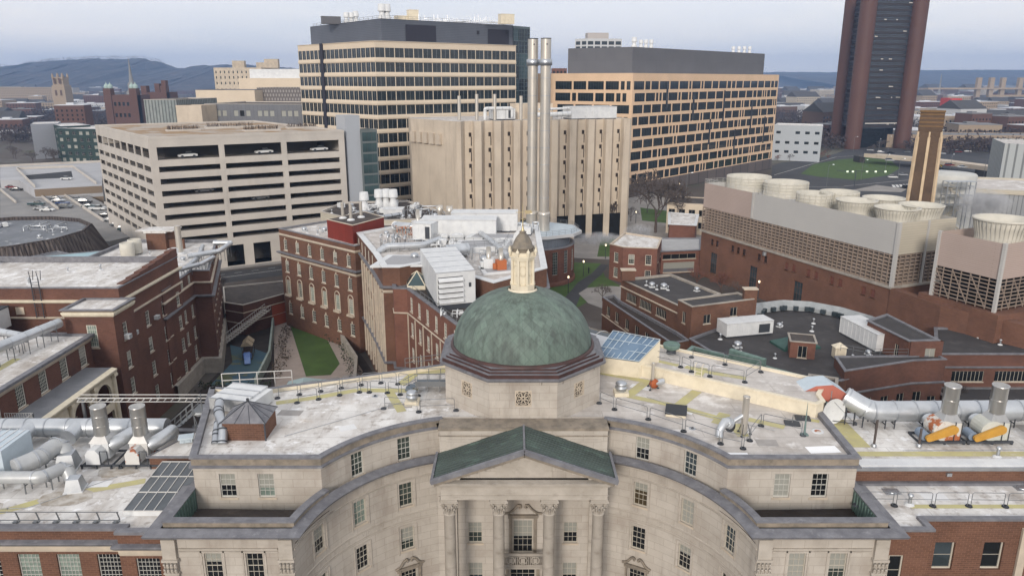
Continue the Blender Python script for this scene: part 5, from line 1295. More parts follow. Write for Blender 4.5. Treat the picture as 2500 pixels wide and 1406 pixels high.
# chimney
CH_=bld('brick_chimney','tall square brick chimney with pale stone ribs, behind the white fan cones','chimney',loc=(87.5,160,0))
ca,sa=math.cos(-.5),math.sin(-.5)
def CR(x,y,z): return (87.5+x*ca-y*sa,160+x*sa+y*ca,z)
mb=MB(); mb.mesh([CR(x*w_,y*w_,z) for z,w_ in ((0,2.7),(37.5,2.15),(38.2,2.25),(41.7,2.2)) for x,y in ((-1,-1),(1,-1),(1,1),(-1,1))],[(i+k*4,(i+1)%4+k*4,(i+1)%4+k*4+4,i+k*4+4) for k in range(3) for i in range(4)]); mb.build('shaft',brickmat('sooty_brown_brick',(.12,.08,.055),(.09,.062,.045)),CH_)
mb=MB()
for sx in (-1,0,1):
    for sy in (-1,0,1):
        if sx==0 and sy==0: continue
        for z0,z1,k0 in ((0,22,.34),(22,36.5,.26)):
            w0=2.7-.0147*z0;w1=2.7-.0147*z1; mb.bar(CR(sx*w0,sy*w0,z0),CR(sx*w1,sy*w1,z1),k0*2,k0*1.8)
        mb.bar(CR(sx*2.16,sy*2.16,36.5),CR(sx*2.1,sy*2.1,37.6),.3,.3)
mb.build('stone_rib',mat('warm_stone',(.6,.47,.32),(.5,.38,.25),rough=.85,scale=.6),CH_)
sq=[CR(-2.2,-2.2,0)[:2],CR(2.2,-2.2,0)[:2],CR(2.2,2.2,0)[:2],CR(-2.2,2.2,0)[:2]]; mb=MB()
for z in (38.6,39.4,40.2,41): mb.sweep(sq,[(0,z),(.07,z+.02),(.07,z+.25),(0,z+.27)],closed=True,caps=False)
mb.sweep(sq,[(0,41.5),(.15,41.6),(.15,41.85),(-.5,41.85),(-.5,39)],closed=True,caps=False); mb.build('crown_band',brickmat('sooty_crown_brick',(.2,.12,.06),(.16,.1,.05)),CH_)
# tank and plant behind
TK=thing('storage_tank','large pale grey round steel tank right of the brick chimney','tank',(98,170,0)); mb=MB(); mb.lathe([(6.2,0),(6.2,27.5),(5.9,27.8),(0,28.2)],0,0,40); sub('shell',mb.data('shell',[mat('pale_tank_paint',(.5,.5,.47),(.42,.42,.4),rough=.5,scale=.3)]),TK)
mb=MB(); 
for z in (5,10,15,20,22.5,25): mb.lathe([(6.21,z),(6.26,z+.05),(6.21,z+.1)],0,0,40)
sub('weld_band',mb.data('weld_band',[GALV]),TK)
PB=bld('grey_plant_building','grey ribbed metal plant building at the right edge behind the tank',loc=(125,180,0))
mass(PB,[(104,176),(150,158),(160,185),(112,200)],0,23.5,mat('ribbed_grey_siding',(.3,.31,.32),(.25,.26,.27),rough=.6,scale=.1,brick=(.9,50,.09,(1,1,1),(.95,.95,.95),(.45,.45,.47),.9)),GROOF,coping=CTCREAM,rdrop=.3,co=.3,cw=1.5,ch=.9)
ESC=thing('steel_stair','zigzag steel access stair and platforms beside the round tank','stair',(96,161,0)); mb=MB()
for k in range(8):
    z0=k*3.2; a=(-2.2,0) if k%2==0 else (2.2,0); b=(2.2,0) if k%2==0 else (-2.2,0)
    mb.bar((a[0],-.5,z0),(b[0],-.5,z0+3.2),.2,.12); mb.bar((a[0],.5,z0),(b[0],.5,z0+3.2),.2,.12); mb.bar((a[0],-.5,z0+1),(b[0],-.5,z0+4.2),.06)
    mb.cbox(b[0],0,z0+3.2,1.6,2,.1); mb.cbox(b[0],-1,z0+3.9,1.6,.06,.06)
sub('stair_flight',mb.data('stair_flight',[CTCREAM]),ESC); mb=MB()
for x in (-3,-1,1,3):
    for y in (-1,1): mb.bar((x,y,0),(x,y,27),.18)
for z in (22,24,26,27): mb.cbox(0,0,z,6.2,2.2,.08)
sub('steel_frame',mb.data('steel_frame',[GALV]),ESC)
# small brick building, link and lawn
SB=bld('small_brick_house','small two-storey brick building with white roof beside the curving path',loc=(31,184,0))
mass(SB,[(24.2,181.5),(27,177.8),(35,176.3),(38.5,189),(30,196)],0,9.,BRICK_R,WROOF,coping=STONE,rdrop=.4,
 edges={0:[dict(S2,n=1,zs=[6,2.2],w=1.4,h=2.4)],1:[dict(S2,n=2,zs=[6,2.2],w=1.4,h=2.4)],2:[dict(S2,n=2,zs=[6,2.2],w=1.4,h=2.4)]})
LK=bld('link_canopy','low link building with grey roof between small brick house and cooling plant',loc=(45,190,0))
mass(LK,[(38.,186.5),(48.5,188.5),(52,203),(40,203)],0,6,BRICK_R,mat('grey_deck_roof',(.4,.4,.4),(.33,.33,.33),rough=.7,scale=.4),coping=LEAD,rdrop=.2,co=.5,edges={0:[dict(S3,wins=[(5,4.4,9.,1.3,BLACK,4,1),(5,1.6,8.4,2.6,PGREY2,1,1)],w=9,h=1.2)]})
GS=bld('white_roof_pavilion','white flat roof pavilion behind the link, left of the cooling plant',loc=(50,225,0))
mass(GS,[(46,216),(53,214),(58,232),(50,236)],0,7.5,BRICK_R,WROOF,coping=WHITEP,rdrop=.2,co=.5); mass(GS,[(50,240),(62,236),(66,250),(54,254)],0,10,BUFF,BROOF,coping=STONE,rdrop=.3,edges={0:[dict(S3,n=4,zs=[7,3],w=2,h=2)]})
# glass barrel canopy behind the dome
GC=thing('barrel_canopy','glass and metal barrel canopy just behind the dome at right','canopy',(11,86,0)); mb=MB()
A=Vector((4.5,92,0)); Bv=Vector((17.,81.,0)); n=Vector((11,12.5,0)).normalized()*2.6
for k in range(10):
    a0=PI*k/10;a1_=PI*(k+1)/10
    def q(P,a): return (P.x+n.x*math.cos(a),P.y+n.y*math.cos(a),16.2+2.3*math.sin(a))
    mb.face([q(A,a0),q(Bv,a0),q(Bv,a1_),q(A,a1_)],0 if k>5 else 1)
mb.face([q(Bv,PI*k/10) for k in range(11)]+[(Bv.x-n.x,Bv.y-n.y,12),(Bv.x+n.x,Bv.y+n.y,12)],1)
mb.face([(A.x-n.x,A.y-n.y,12),(Bv.x-n.x,Bv.y-n.y,12),(Bv.x-n.x,Bv.y-n.y,16.2),(A.x-n.x,A.y-n.y,16.2)],1); mb.face([(A.x+n.x,A.y+n.y,12),(A.x+n.x,A.y+n.y,16.2),(Bv.x+n.x,Bv.y+n.y,16.2),(Bv.x+n.x,Bv.y+n.y,12)],1)
o=mb.build('glazing',[mat('pale_metal_sheet',(.5,.51,.53),None,rough=.4),GL_B],GC)
mb=MB()
for i in range(7):
    P=A.lerp(Bv,i/6); mb.tube([q(P,PI*k/10) for k in range(11)],.07,5); mb.bar((P.x-n.x,P.y-n.y,12),(P.x-n.x,P.y-n.y,16.2),.12)
mb.build('rib',RAILW,GC)
mass(GC,[(2,94),(0,84),(14,76),(22,80)],0,13,BRICK,GROOF) if 0 else None
# slab parts behind the raised roof: solar array and dark annex with patina edge
SA=thing('solar_array','sloping blue solar array on a cream plinth right of the dome','solar panels',(11,65.5,24.2)); 
sp=[G(1452,868,24.6),G(1560,882,24.6),(G(1612,828,26.2)),(G(1497,806,26.2))]
q0=(sp[0][0],sp[0][1],24.55);q1=(sp[1][0],sp[1][1],24.55);q2=(sp[2][0],sp[2][1],26.1);q3=(sp[3][0],sp[3][1],26.1)
mb=MB(); mb.face([q0,q1,q2,q3]); mb.build('glass_slope',glass('solar_blue',(.13,.2,.29),.25,(.1,.16,.24)),SA)
mb=MB()
for i in range(9): a=lp(q0,q1,i/8);b=lp(q3,q2,i/8); mb.bar((a[0],a[1],a[2]+.07),(b[0],b[1],b[2]+.07),.05,.04)
for t_ in (0,.35,.68,1): a=lp(q0,q3,t_);b=lp(q1,q2,t_); mb.bar((a[0],a[1],a[2]+.08),(b[0],b[1],b[2]+.08),.06,.04)
mb.build('glazing_bar',BLUEW,SA)
mb=MB(); 
for a,b in ((q0,q1),(q1,q2),(q2,q3),(q3,q0)): mb.face([(a[0],a[1],20),(b[0],b[1],20),(b[0],b[1],b[2]-.03),(a[0],a[1],a[2]-.03)])
mb.build('plinth',CREAM,SA)
DA=bld('patina_edged_annex','flat grey-roofed annex with green copper edging behind the raised white roof',loc=(22,70,0))
da=[(14.5,70.5),(13.0,67),(25.6,57.6),(30.9,66.5),(20,78)]
mass(DA,[(15.,70),(13.9,66.2),(25.8,56.9),(31,66.8),(19.8,77.6)],0,19.9,BRICK_D,DROOF,coping=PATINA,rdrop=.35,cw=.3,co=.12)
mb=MB(); mb.sweep([(22.9,74.2),(25.6,71.2)],[(0,19.6),(.15,19.6),(.15,20.7),(.0,20.8),(-.3,20.8),(-.3,19.6)]); mb.build('copper_cresting',PATINA,DA)
# dark brick flank facing the viewer beyond the right wing
K4=bld('dark_brick_link','dark brick link wall with small windows behind the near fans at right',loc=(35,75,0))
mass(K4,[(31.5,66.5),(45.5,97.5),(42,99),(28.5,69)],0,8.,BRICK_D,BROOF,coping=STONEG,rdrop=.3)
# lawns and paths on the right
mb=MB(); flat(mb,[(10,178),(14,182),(17,199),(24,198),(23.5,183),(26.5,174),(23,172),(15,158),(6,150),(0,160)],.03); structure('lawn',mb,GRASS)
mb=MB(); flat(mb,[(9,150),(12.6,150),(15.5,165),(18.8,176),(23,186),(26,196),(24,197),(20.5,187),(16.2,178),(12.5,166)],.06); structure('path',mb,ASPH)
mb=MB(); flat(mb,[(17,160),(15.5,168),(18.,173),(24,174.5),(33,172),(30,162),(24,150)],.09); structure('paved_circle',mb,PAVE)
mb=MB(); flat(mb,[(15,205),(30,202),(60,210),(75,280),(60,330),(35,300),(14,212)],.03); structure('park_ground',mb,PAVE)
mb=MB(); flat(mb,[(24,206),(34,206),(42,228),(28,232)],.06); flat(mb,[(46,262),(56,256),(62,280),(50,290)],.06); structure('park_lawn',mb,GRASS)
# ================= towers and blocks beyond =================
NOB=dict(blinds=None,sp=False)
# garage
GA=bld('parking_garage','nine-storey pale concrete parking garage with long dark openings at left','parking garage',loc=(-88,185,0))
ga=[(-88.3,185),(-46.6,211),(-86,260),(-128,235)]
ga=[(-88.3,185),(-46.4,211),(-88,262),(-128.5,236)]
mb=MB(); 
def lv(L,nb,mg,gp,th=3.1,top=True):
    W=[]; bw=(L-2*mg-(nb-1)*gp)/nb
    for i in range(nb):
        u=mg+bw/2+i*(bw+gp)
        if top: W.append((u,30.5,bw,th))
        for k in range(7): W.append((u,27.3-.68-k*3.,bw,1.36))
    return W
fA=line_map(ga[0],ga[1]); WA=lv(fA[2],3,1.6,1.3)
WA+= [(fA[2]*(i+.5)/7,3.1,4.6,5.6) for i in range(7)]
facade(mb,fA,0,34.6,WA,.6)
fB=line_map(ga[3],ga[0]); facade(mb,fB,0,34.6,lv(fB[2],8,1.,.95,2.3),.25)
facade(mb,line_map(ga[1],ga[2]),0,34.6,[],.6); facade(mb,line_map(ga[2],ga[3]),0,34.6,[],.6)
mb.build('wall',CONC,GA)
def inset(poly,d):
    c=(sum(p[0] for p in poly)/len(poly),sum(p[1] for p in poly)/len(poly)); return [(p[0]+(c[0]-p[0])*d,p[1]+(c[1]-p[1])*d) for p in poly]
mb=MB()
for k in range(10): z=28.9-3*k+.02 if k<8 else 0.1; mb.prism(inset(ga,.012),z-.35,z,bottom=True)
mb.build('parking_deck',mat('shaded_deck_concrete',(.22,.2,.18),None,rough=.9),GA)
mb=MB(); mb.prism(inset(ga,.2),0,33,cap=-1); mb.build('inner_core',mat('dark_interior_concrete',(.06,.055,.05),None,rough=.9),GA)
mb=MB(); flat(mb,inset(ga,.004),34.2); mb.build('roof_terrace',mat('dry_roof_lawn',(.3,.2,.11),(.38,.33,.28),rough=.9,scale=.12,lohi=(.45,.55)),GA)
mb=MB(); mb.sweep(ga,[(.05,33.9),(.05,34.65),(-.5,34.65),(-.5,34.2)],closed=True,caps=False); mb.build('coping',CONC,GA)
mb=MB()
for u in (fA[2]*.335,fA[2]*.665): 
    a=fA[0](u); n=fA[1](0); mb.cbox(a[0],a[1],7,1.,.12,25,rz=math.atan2(n[1],n[0])+PI/2)
mb.build('pier',CONC,GA)
# roof garden bits
for k,(x,y,w,d) in enumerate(((-84,228,14,3),(-70,214,10,2.5),(-92,214,9,2.2),(-62,226,9,2.5))):
    t=thing('roof_planter',['long brown planter bed at the rear of the garage roof garden','planter bed near the front right of the garage roof','planter bed near the left corner of the garage roof','planter bed at the far right of the garage roof'][k],'planter',(x,y,34.2),.55,'garage roof planters'); mb=MB(); mb.box(-w/2,-d/2,0,w/2,d/2,.5); sub('planter_box',mb.data('planter_box',[CONC]),t)
    mb=MB()
    for i in range(160):
        a=(R()-.5)*w*.95;b=(R()-.5)*d*.9; mb.bar((a,b,.5),(a+R()*.6-.3,b+R()*.6-.3,.9+R()*.8),.05)
    sub('shrub_twigs',mb.data('shrub_twigs',[BARK]),t)
# garage lift tower
GT=bld('lift_tower','glass and grey metal lift tower at the right end of the parking garage','tower',loc=(-44,214,0))
mass(GT,[(-46.2,212.4),(-42.6,214.6),(-46,219),(-49.8,217)],0,38.5,mat('light_grey_cladding',(.36,.38,.41),None,rough=.5),GROOF)
mass(GT,[(-42.3,214.),(-38.2,216.5),(-41.5,221.5),(-45.6,219)],0,34.5,mat('tower_frame_metal',(.13,.15,.15),None,rough=.5),GROOF,edges={0:dict(n=1,zs=[32.5-k*3 for k in range(11)],w=4.2,h=2.5,c=3,r=1,style='thin',frame=FRAMED,panes=[GL_T],**NOB),1:dict(n=1,zs=[32.5-k*3 for k in range(11)],w=5.4,h=2.5,c=3,r=1,style='thin',frame=FRAMED,panes=[GL_T],**NOB)})
# striped tower
T1=bld('striped_lab_tower','tall lab tower with buff bands, ribbon windows and dark metal top storey','office tower',loc=(-45,280,0))
cL=G(726.5,111.5,60);cC=G(913.5,99.6,60);cR=G(1259.5,111.5,60)
cM=(cC[0]+(cL[0]-cC[0])*.66,cC[1]+(cL[1]-cC[1])*.66)
zs=[60-2.1-1.5-4.5*k for k in range(13)]
WD=dict(h=3.05,r=1,style='thin',frame=FRAMEA,panes=[GL_F],**NOB)
back=[(cR[0]-8,cR[1]+45),(cL[0]-5,cL[1]+40)]
lfr=line_map(cM,cC)[2]
mass(T1,[cL,cM,cC,cR]+back,0,60,BUFF,GROOF,coping=BUFF,rdrop=.4,co=.25,reveal=.12,
 edges={2:dict(WD,n=16,zs=zs,w=line_map(cC,cR)[2]/16-.22,c=2,m0=line_map(cC,cR)[2]/32+.05),1:dict(WD,n=12,zs=zs,w=lfr/12-.18,c=2),0:dict(WD,n=6,zs=zs[:6],w=line_map(cL,cM)[2]/6-.3,c=2)})
mb=MB()
for k,z in enumerate(zs):
    mb.sweep([cM,cC,cR],[(0,z-2.85),(.22,z-2.8),(.22,z-2.2),(.1,z-1.7),(0,z-1.65)])
    mb.sweep([cL,(cM[0]-.9,cM[1]+.6)],[(0,z-2.85),(.22,z-2.8),(.22,z-2.2),(.1,z-1.7),(0,z-1.65)])
mb.build('spandrel_band',BUFF,T1)
a=line_map(cL,cC); q=a[0](a[2]*.34); n=a[1](0); mb=MB(); mb.cbox(q[0],q[1],0,1.9,.7,60.1,rz=math.atan2(n[1],n[0])+PI/2); mb.build('dark_slot',DARKPAN,T1)
pL=G(757,66,67.3);pC=G(930,45.5,67.3);pR=G(1252,62.5,67.3); pQ=G(1294,66,67.3)
mass(T1,[pL,pC,pR,(pR[0]-5,pR[1]+38),(pL[0],pL[1]+25)],59.7,67.3,PGREY,GROOF,coping=PGREY,rdrop=.3)
f=line_map(pC,pR); mb=MB()
for u0,u1,z0,z1 in ((.165,.385,60.6,65.8),(.79,.965,60.6,65.6)):
    a=f[0](f[2]*u0);b=f[0](f[2]*u1);n=f[1](0); mb.face([(a[0]+n[0]*.15,a[1]+n[1]*.15,z0),(b[0]+n[0]*.15,b[1]+n[1]*.15,z0),(b[0]+n[0]*.15,b[1]+n[1]*.15,z1),(a[0]+n[0]*.15,a[1]+n[1]*.15,z1)])
a=f[0](f[2]*.7);b=f[0](f[2]*.72); mb.face([(a[0]+n[0]*.15,a[1]+n[1]*.15,63.6),(b[0]+n[0]*.15,b[1]+n[1]*.15,63.6),(b[0]+n[0]*.15,b[1]+n[1]*.15,64.8),(a[0]+n[0]*.15,a[1]+n[1]*.15,64.8)])
mb.build('louver_panel',DARKPAN,T1)
gA=(pR[0]+.2,pR[1]+.5);gB=pQ
gb=(gB[0]-6,gB[1]+30); ga_=(gA[0]-6,gA[1]+30)
mass(T1,[gA,gB,gb,ga_],0,67.2,mat('glazed_wall_frame',(.1,.13,.14),None,rough=.4),GROOF,edges={0:dict(n=3,zs=[64.2-4.5*k for k in range(14)],w=line_map(gA,gB)[2]/3-.12,h=4.3,c=2,r=3,style='thin',frame=mat('glazing_mullion',(.16,.2,.21),None,rough=.5),panes=[GL_T,GL_F],**NOB)})
# equipment on the tower roof
def stub_fan(x,y,z,s,label,group):
    t=thing('roof_fan',label,'exhaust fan',(x,y,z),0,group); mb=MB(); mb.lathe([(.9*s,0),(.9*s,.9*s),(.7*s,1.2*s),(.55*s,2.0*s)],0,0,16); sub('fan_base',mb.data('fan_base',[WHITEP]),t)
    mb=MB(); mb.lathe([(.95*s,2.1*s),(.8*s,3.6*s),(.72*s,3.6*s),(.85*s,2.1*s)],0,0,16); sub('nozzle',mb.data('nozzle',[WHITEP]),t); mb=MB()
    for i in range(4):
        a=PI/4+i*PI/2; mb.bar((.5*s*math.cos(a),.5*s*math.sin(a),1.6*s),(.82*s*math.cos(a),.82*s*math.sin(a),2.3*s),.12*s)
    sub('strut',mb.data('strut',[WHITEP]),t); return t
def sightx(px,D,z): # x on a sight line at depth D
    return (px-1250)/FPX*(D*_c-(z-CH)*_s)
for i,(px,D,s) in enumerate(((846,283,1.1),(858,284,1.1),(869,285,1.25),(933,270,1.15),(945,271,1.15))):
    stub_fan(sightx(px,D,68),D,67.1,s*(1.35 if i>2 else 1.),['left fan of three stubby white fans on the striped tower roof','middle fan of three stubby white fans on the striped tower roof','largest fan of three stubby white fans on the striped tower roof','left tall exhaust fan above the striped tower corner','right tall exhaust fan above the striped tower corner'][i],'fans on the striped tower roof')
def simple_box(name,label,cat,x,y,z,w,d,h,rz,m,m2=None,group=None):
    t=thing(name,label,cat,(x,y,z),rz,group); mb=MB(); mb.box(-w/2,-d/2,0,w/2,d/2,h); sub('cabinet',mb.data('cabinet',[m]),t)
    mb=MB(); mb.box(-w/2-.1,-d/2-.1,h,w/2+.1,d/2+.1,h+.15); n=max(2,int(w/.5))
    for i in range(n): x0=-w/2+w*(i+.2)/n; mb.box(x0,-d/2-.05,h*.2,x0+w*.5/n,-d/2-.001,h*.8)
    sub('panel_ribs',mb.data('panel_ribs',[m2 or m]),t); return t
for (px,w,h,l,m) in ((808,6.5,2.4,'grey caged chiller at the left end of the striped tower roof',PGREY2),(985,6,2.6,'cream plant box right of the tall fans on the striped tower roof',CREAM),(1008,3.5,4.6,'tall cream plant box with mast on the striped tower roof',CREAM),(1236,5,3.2,'cream plant box at the right end of the striped tower roof',CREAM)):
    simple_box('plant_box',l,'plant box',sightx(px,282,68),282,67.0,w,3,h,.4,m,group='plant boxes on the striped tower roof')
PV=thing('roof_pipework','dense row of thin vent pipes and valves along the striped tower roof','pipework',(-25,280,67)); mb=MB()
for i in range(46):
    px=1022+i*4.7; D=279+i*.15; x=sightx(px,D,69)+25; h=.8+2.6*R()*(1 if R()<.6 else .4); mb.bar((x,D-280,0),(x,D-280,h),.18+.14*R())
    if R()<.5: mb.bar((x,D-280,h*.6),(x+1,D-280,h*.6),.2)
mb.bar((sightx(1022,279,68)+25,-1,.7),(sightx(1236,285,68)+25,4,.7),.3); sub('vent_pipe',mb.data('vent_pipe',[GALV]),PV)
rail_run('roof_railing','thin steel railing round the striped tower roof edge',[(pL[0]+1,pL[1]+1),(pC[0],pC[1]+1.5),(pR[0]-1,pR[1]+1.5)],67.3,1.1,RAILG,2,3,r=.04)
# tan grid building
T2=bld('tan_grid_building','wide tan building with irregular grid of dark windows and flat grey top','office building',loc=(60,330,0))
b0=G(1545,183.5,50.6) if 0 else (48.9,315); b1=(145,423); b9=(17.4,334)
rz2=random.Random(3)
def grid_face(fm,rows,m0=.6):
    L=fm[2]; W=[]
    for z in rows:
        u=m0+rz2.random()*2
        while u<L-2.2:
            w=rz2.choice([1.9,3.9,5.9,7.2,7.8]); 
            if u+w>L-.5: w=1.7
            if u+w>L-.5: break
            W.append((u+w/2,z,w,3.4,GL_F,max(2,round(w/1.25)),1)); u+=w+.85
    return W
rows=[45.7-4.75*k for k in range(9)]
GLF2=glass('streaked_tower_glass',(.03,.035,.042),.1,(.055,.06,.07),.5,.5)
pol=[b9,b0,b1,(110,455),(-5,360)]
mass(T2,pol,0,50.6,TAN,GROOF,coping=TAN,rdrop=.3,co=.05,reveal=.3,edges={1:dict(wins=grid_face(line_map(b0,b1),rows),w=1,h=1,style='thin',frame=FRAMED,panes=[GLF2,GL_F],**NOB),0:dict(wins=grid_face(line_map(b9,b0),rows),w=1,h=1,style='thin',frame=FRAMED,panes=[GLF2],**NOB)})
mb=MB(); f=line_map(b0,b1); n=f[1](0); 
for u,z0,z1 in ((.185,36,47),(.35,30,42),(.47,18,30),(.56,27,43),(.66,12,24),(.78,22,38),(.9,15,29)):
    a=f[0](f[2]*u);b=f[0](f[2]*u+1.7); mb.face([(a[0]+n[0]*.04,a[1]+n[1]*.04,z0),(b[0]+n[0]*.04,b[1]+n[1]*.04,z0),(b[0]+n[0]*.04,b[1]+n[1]*.04,z1),(a[0]+n[0]*.04,a[1]+n[1]*.04,z1)])
mb.build('tall_slot_window',GLF2,T2)
mb=MB(); mb.sweep([b9,b0,b1],[(0.02,0),(.12,0),(.12,5.6),(0.02,5.6)]); mb.build('dark_base',mat('dark_stone_base',(.13,.11,.105),None,rough=.7,brick=(9,50,.3,(1,1,1),(.8,.8,.8),(.3,.3,.3),.9)),T2)
q0=G(1387,128,60);q1=G(1545,121,60.3);q2=G(1868,127,60)
q0=ZD(1387,128,345);q1=ZD(1545,121,328);q2=ZD(1868,127,415)
mass(T2,[q0[:2],q1[:2],q2[:2],(q2[0]-20,q2[1]+25),(q0[0]+5,q0[1]+40)],50.3,61.2,PGREY2,GROOF,rdrop=.2)
for i,px in enumerate((1548,1565,1577,1590,1790,1804,1817,1830)):
    D=340 if i<4 else 408; stub_fan(sightx(px,D,62),D,61.,1.0 if i else 1.3,('%s of four stubby fans on the grey top of the tan building, left group'%ORDS[i] if i<4 else '%s of four stubby fans on the grey top of the tan building, right group'%ORDS[i-4]),'fans on the tan building')
# ribbed concrete block
T3=bld('ribbed_concrete_block','windowless warm concrete block with deep vertical ribs and small slit windows','building',loc=(10,230,0))
e0=(-15.8,219);e1=(37.,237);e9=(-31.5,238)
d=math.dist(e0,e1); ux,uy=(e1[0]-e0[0])/d,(e1[1]-e0[1])/d; nx,ny=uy,-ux
P_=lambda u,o:(e0[0]+ux*u+nx*o,e0[1]+uy*u+ny*o)
pr=[e9,e0]; nb=9; bw=(d-2)/nb; pts=[P_(0,0),P_(1.2,0)]
recs=[]
for i in range(nb):
    u=1.2+i*bw; pts+=[P_(u,0.),P_(u+bw*.28,-2.0),P_(u+bw*.66,-1.7),P_(u+bw*.66,.5),P_(u+bw,.5)]; recs.append(u)
pts+=[P_(d,0)]
outl=[e9]+pts+[(e1[0]-14,e1[1]+36),(e9[0]-2,e9[1]+10)]
cl=[outl[0]]
for p in outl[1:]:
    if math.dist(p,cl[-1])>.05: cl.append(p)
mb=MB(); 
for i in range(len(cl)): 
    a,b=cl[i],cl[(i+1)%len(cl)]; mb.face([(a[0],a[1],0),(b[0],b[1],0),(b[0],b[1],36.5),(a[0],a[1],36.5)])
mb.build('wall',CONC_W,T3); mb=MB(); flat(mb,cl,36.3); mb.build('roof',GROOF,T3)
mb=MB(); vd=MB()
for u in recs:
    for k in range(6):
        z=32-k*4.5; a=P_(u+bw*.47,-1.80);b=P_(u+bw*.6,-1.68); mb.face([(a[0],a[1],z),(b[0],b[1],z),(b[0],b[1],z+1.2),(a[0],a[1],z+1.2)])
        a=P_(u+bw*.57,-1.7);b=P_(u+bw*.615,-1.68); mb.face([(a[0],a[1],z-2.6),(b[0],b[1],z-2.6),(b[0],b[1],z),(a[0],a[1],z)])
    a=P_(u+.4,-.6);b=P_(u+bw*.64,-1.0); a=P_(u+.15,.05); b=P_(u+bw*.66,.2); vd.face([(a[0],a[1],0),(b[0],b[1],0),(b[0],b[1],7.4),(a[0],a[1],7.4)])
mb.build('slit_window',mat('slit_brown',(.035,.025,.02),None,rough=.8),T3); vd.build('ground_opening',BLACK,T3)
f=line_map(e9,e0); mb=MB()
for i in range(5):
    p=f[0](f[2]*(.08+.14*i)); n=f[1](0); mb.cbox(p[0]+n[0]*.3,p[1]+n[1]*.3,29.5,2.4,1.1,3.2,rz=math.atan2(n[1],n[0])+PI/2)
mb.build('wall_panel',CONC_W,T3)
roof_unit('roof_air_unit','pale grey metal plant room on the right end of the ribbed concrete roof','air handler',24,238,36.4,15,7,3.6,.33,WHITEP,6,grille=False)
roof_unit('roof_air_unit','white plant box behind the ribbed concrete roof edge, centre','air handler',-3,232,36.4,7,4,3.2,.33,WHITEP,4)
simple_box('plant_box','buff brick plant room behind the steel stacks on the ribbed concrete roof','plant box',6,240,36.3,12,6,4.5,.33,BUFF)
duct('roof_duct','white hooped duct on the ribbed concrete roof left of the stacks','duct',[(-8,228,36.6),(-8,228,39.8),(0,231,39.8),(0,231,37)],.5,36.3,WHITEP)
duct('roof_duct','long white duct along the ribbed concrete roof right of the stacks','duct',[(5,229,37.8),(22,234.5,38.2)],.7,36.3,WHITEP,legs=5)
duct('roof_duct','thin white upper duct over the long duct on the ribbed concrete roof','duct',[(8,231,39.4),(22,235.8,39.8)],.35,36.3,WHITEP,legs=5)
for px,h,l in ((1121,7,'leaning thin flue at the left end of the ribbed concrete roof'),(1164,7.5,'thin steel flue left of the hooped duct on the ribbed roof'),(1208,7.5,'thin steel flue nearest the hooped duct on the ribbed roof'),(1272,7,'slim capped flue just left of the tall steel stacks')):
    t=thing('roof_flue',l,'flue',(sightx(px,229,40),229,36.4),0,'flues on the ribbed concrete roof'); mb=MB(); mb.cyl(0,0,0,h,.5,.5,10); sub('flue_pipe',mb.data('flue_pipe',[STEEL]),t)
# brown skyscraper with round corner shafts
T4=bld('brown_skyscraper','tall dark skyscraper with round brown corner shafts at upper right','skyscraper',loc=(265,570,0))
BRN=mat('brown_tile_shaft',(.115,.056,.042),(.095,.046,.036),rough=.6,scale=.03,brick=(40,12,.12,(1,1,1),(.97,.97,.97),(.82,.82,.82),.8))
cs=[(245,548),(284.5,556),(290,596),(251,588)]; TH_=112
mb=MB(); mb.cyl(0,0,0,TH_,5.5,5.5,32); cyl=mb.data('corner_shaft',[BRN])
for x,y in cs: link('corner_shaft',cyl,T4,(x,y,0))
mb=MB(); inn=inset(cs,.0); mb.prism(inset(cs,.06),14,TH_,cap=0,bottom=True); mb.build('glass_core',glass('smoked_glass',(.045,.055,.068),.2,(.03,.035,.045),.6,.08),T4)
mb=MB(); mb.prism(inset(cs,.3),0,14); mb.build('lobby',GL_D,T4)
mb=MB()
for k in range(26):
    z=15+3.75*k; mb.sweep(inset(cs,.06),[(.0,z),(.5,z),(.5,z+1.7),(0,z+1.7)],closed=True,caps=False)
    mb.sweep(inset(cs,.06),[(.0,z+2.6),(.3,z+2.6),(.3,z+2.8),(0,z+2.8)],closed=True,caps=False)
mb.build('floor_band',mat('dark_brown_steel',(.035,.03,.032),None,rough=.6),T4)
f=line_map(inset(cs,.06)[0],inset(cs,.06)[1]); mb=MB()
rr=random.Random(5)
for k in range(18):
    fl=rr.randrange(0,25); z=15+3.75*fl+1.75; u=6+rr.random()*26; w=.8+rr.random()*3; a=f[0](u);b=f[0](min(u+w,34));n=f[1](0)
    mb.face([(a[0]+n[0]*.03,a[1]+n[1]*.03,z),(b[0]+n[0]*.03,b[1]+n[1]*.03,z),(b[0]+n[0]*.03,b[1]+n[1]*.03,z+.55),(a[0]+n[0]*.03,a[1]+n[1]*.03,z+.7)])
a=f[0](7);b=f[0](33); mb.face([(a[0]+n[0]*.55,a[1]+n[1]*.55,17.4),(b[0]+n[0]*.55,b[1]+n[1]*.55,17.4),(b[0]+n[0]*.55,b[1]+n[1]*.55,18.1),(a[0]+n[0]*.55,a[1]+n[1]*.55,18.1)])
mb.build('window_glint',emit('glass_glint',(.5,.47,.42),.1),T4)  # reflections on the tower glass, painted as pale strips with a faint glow
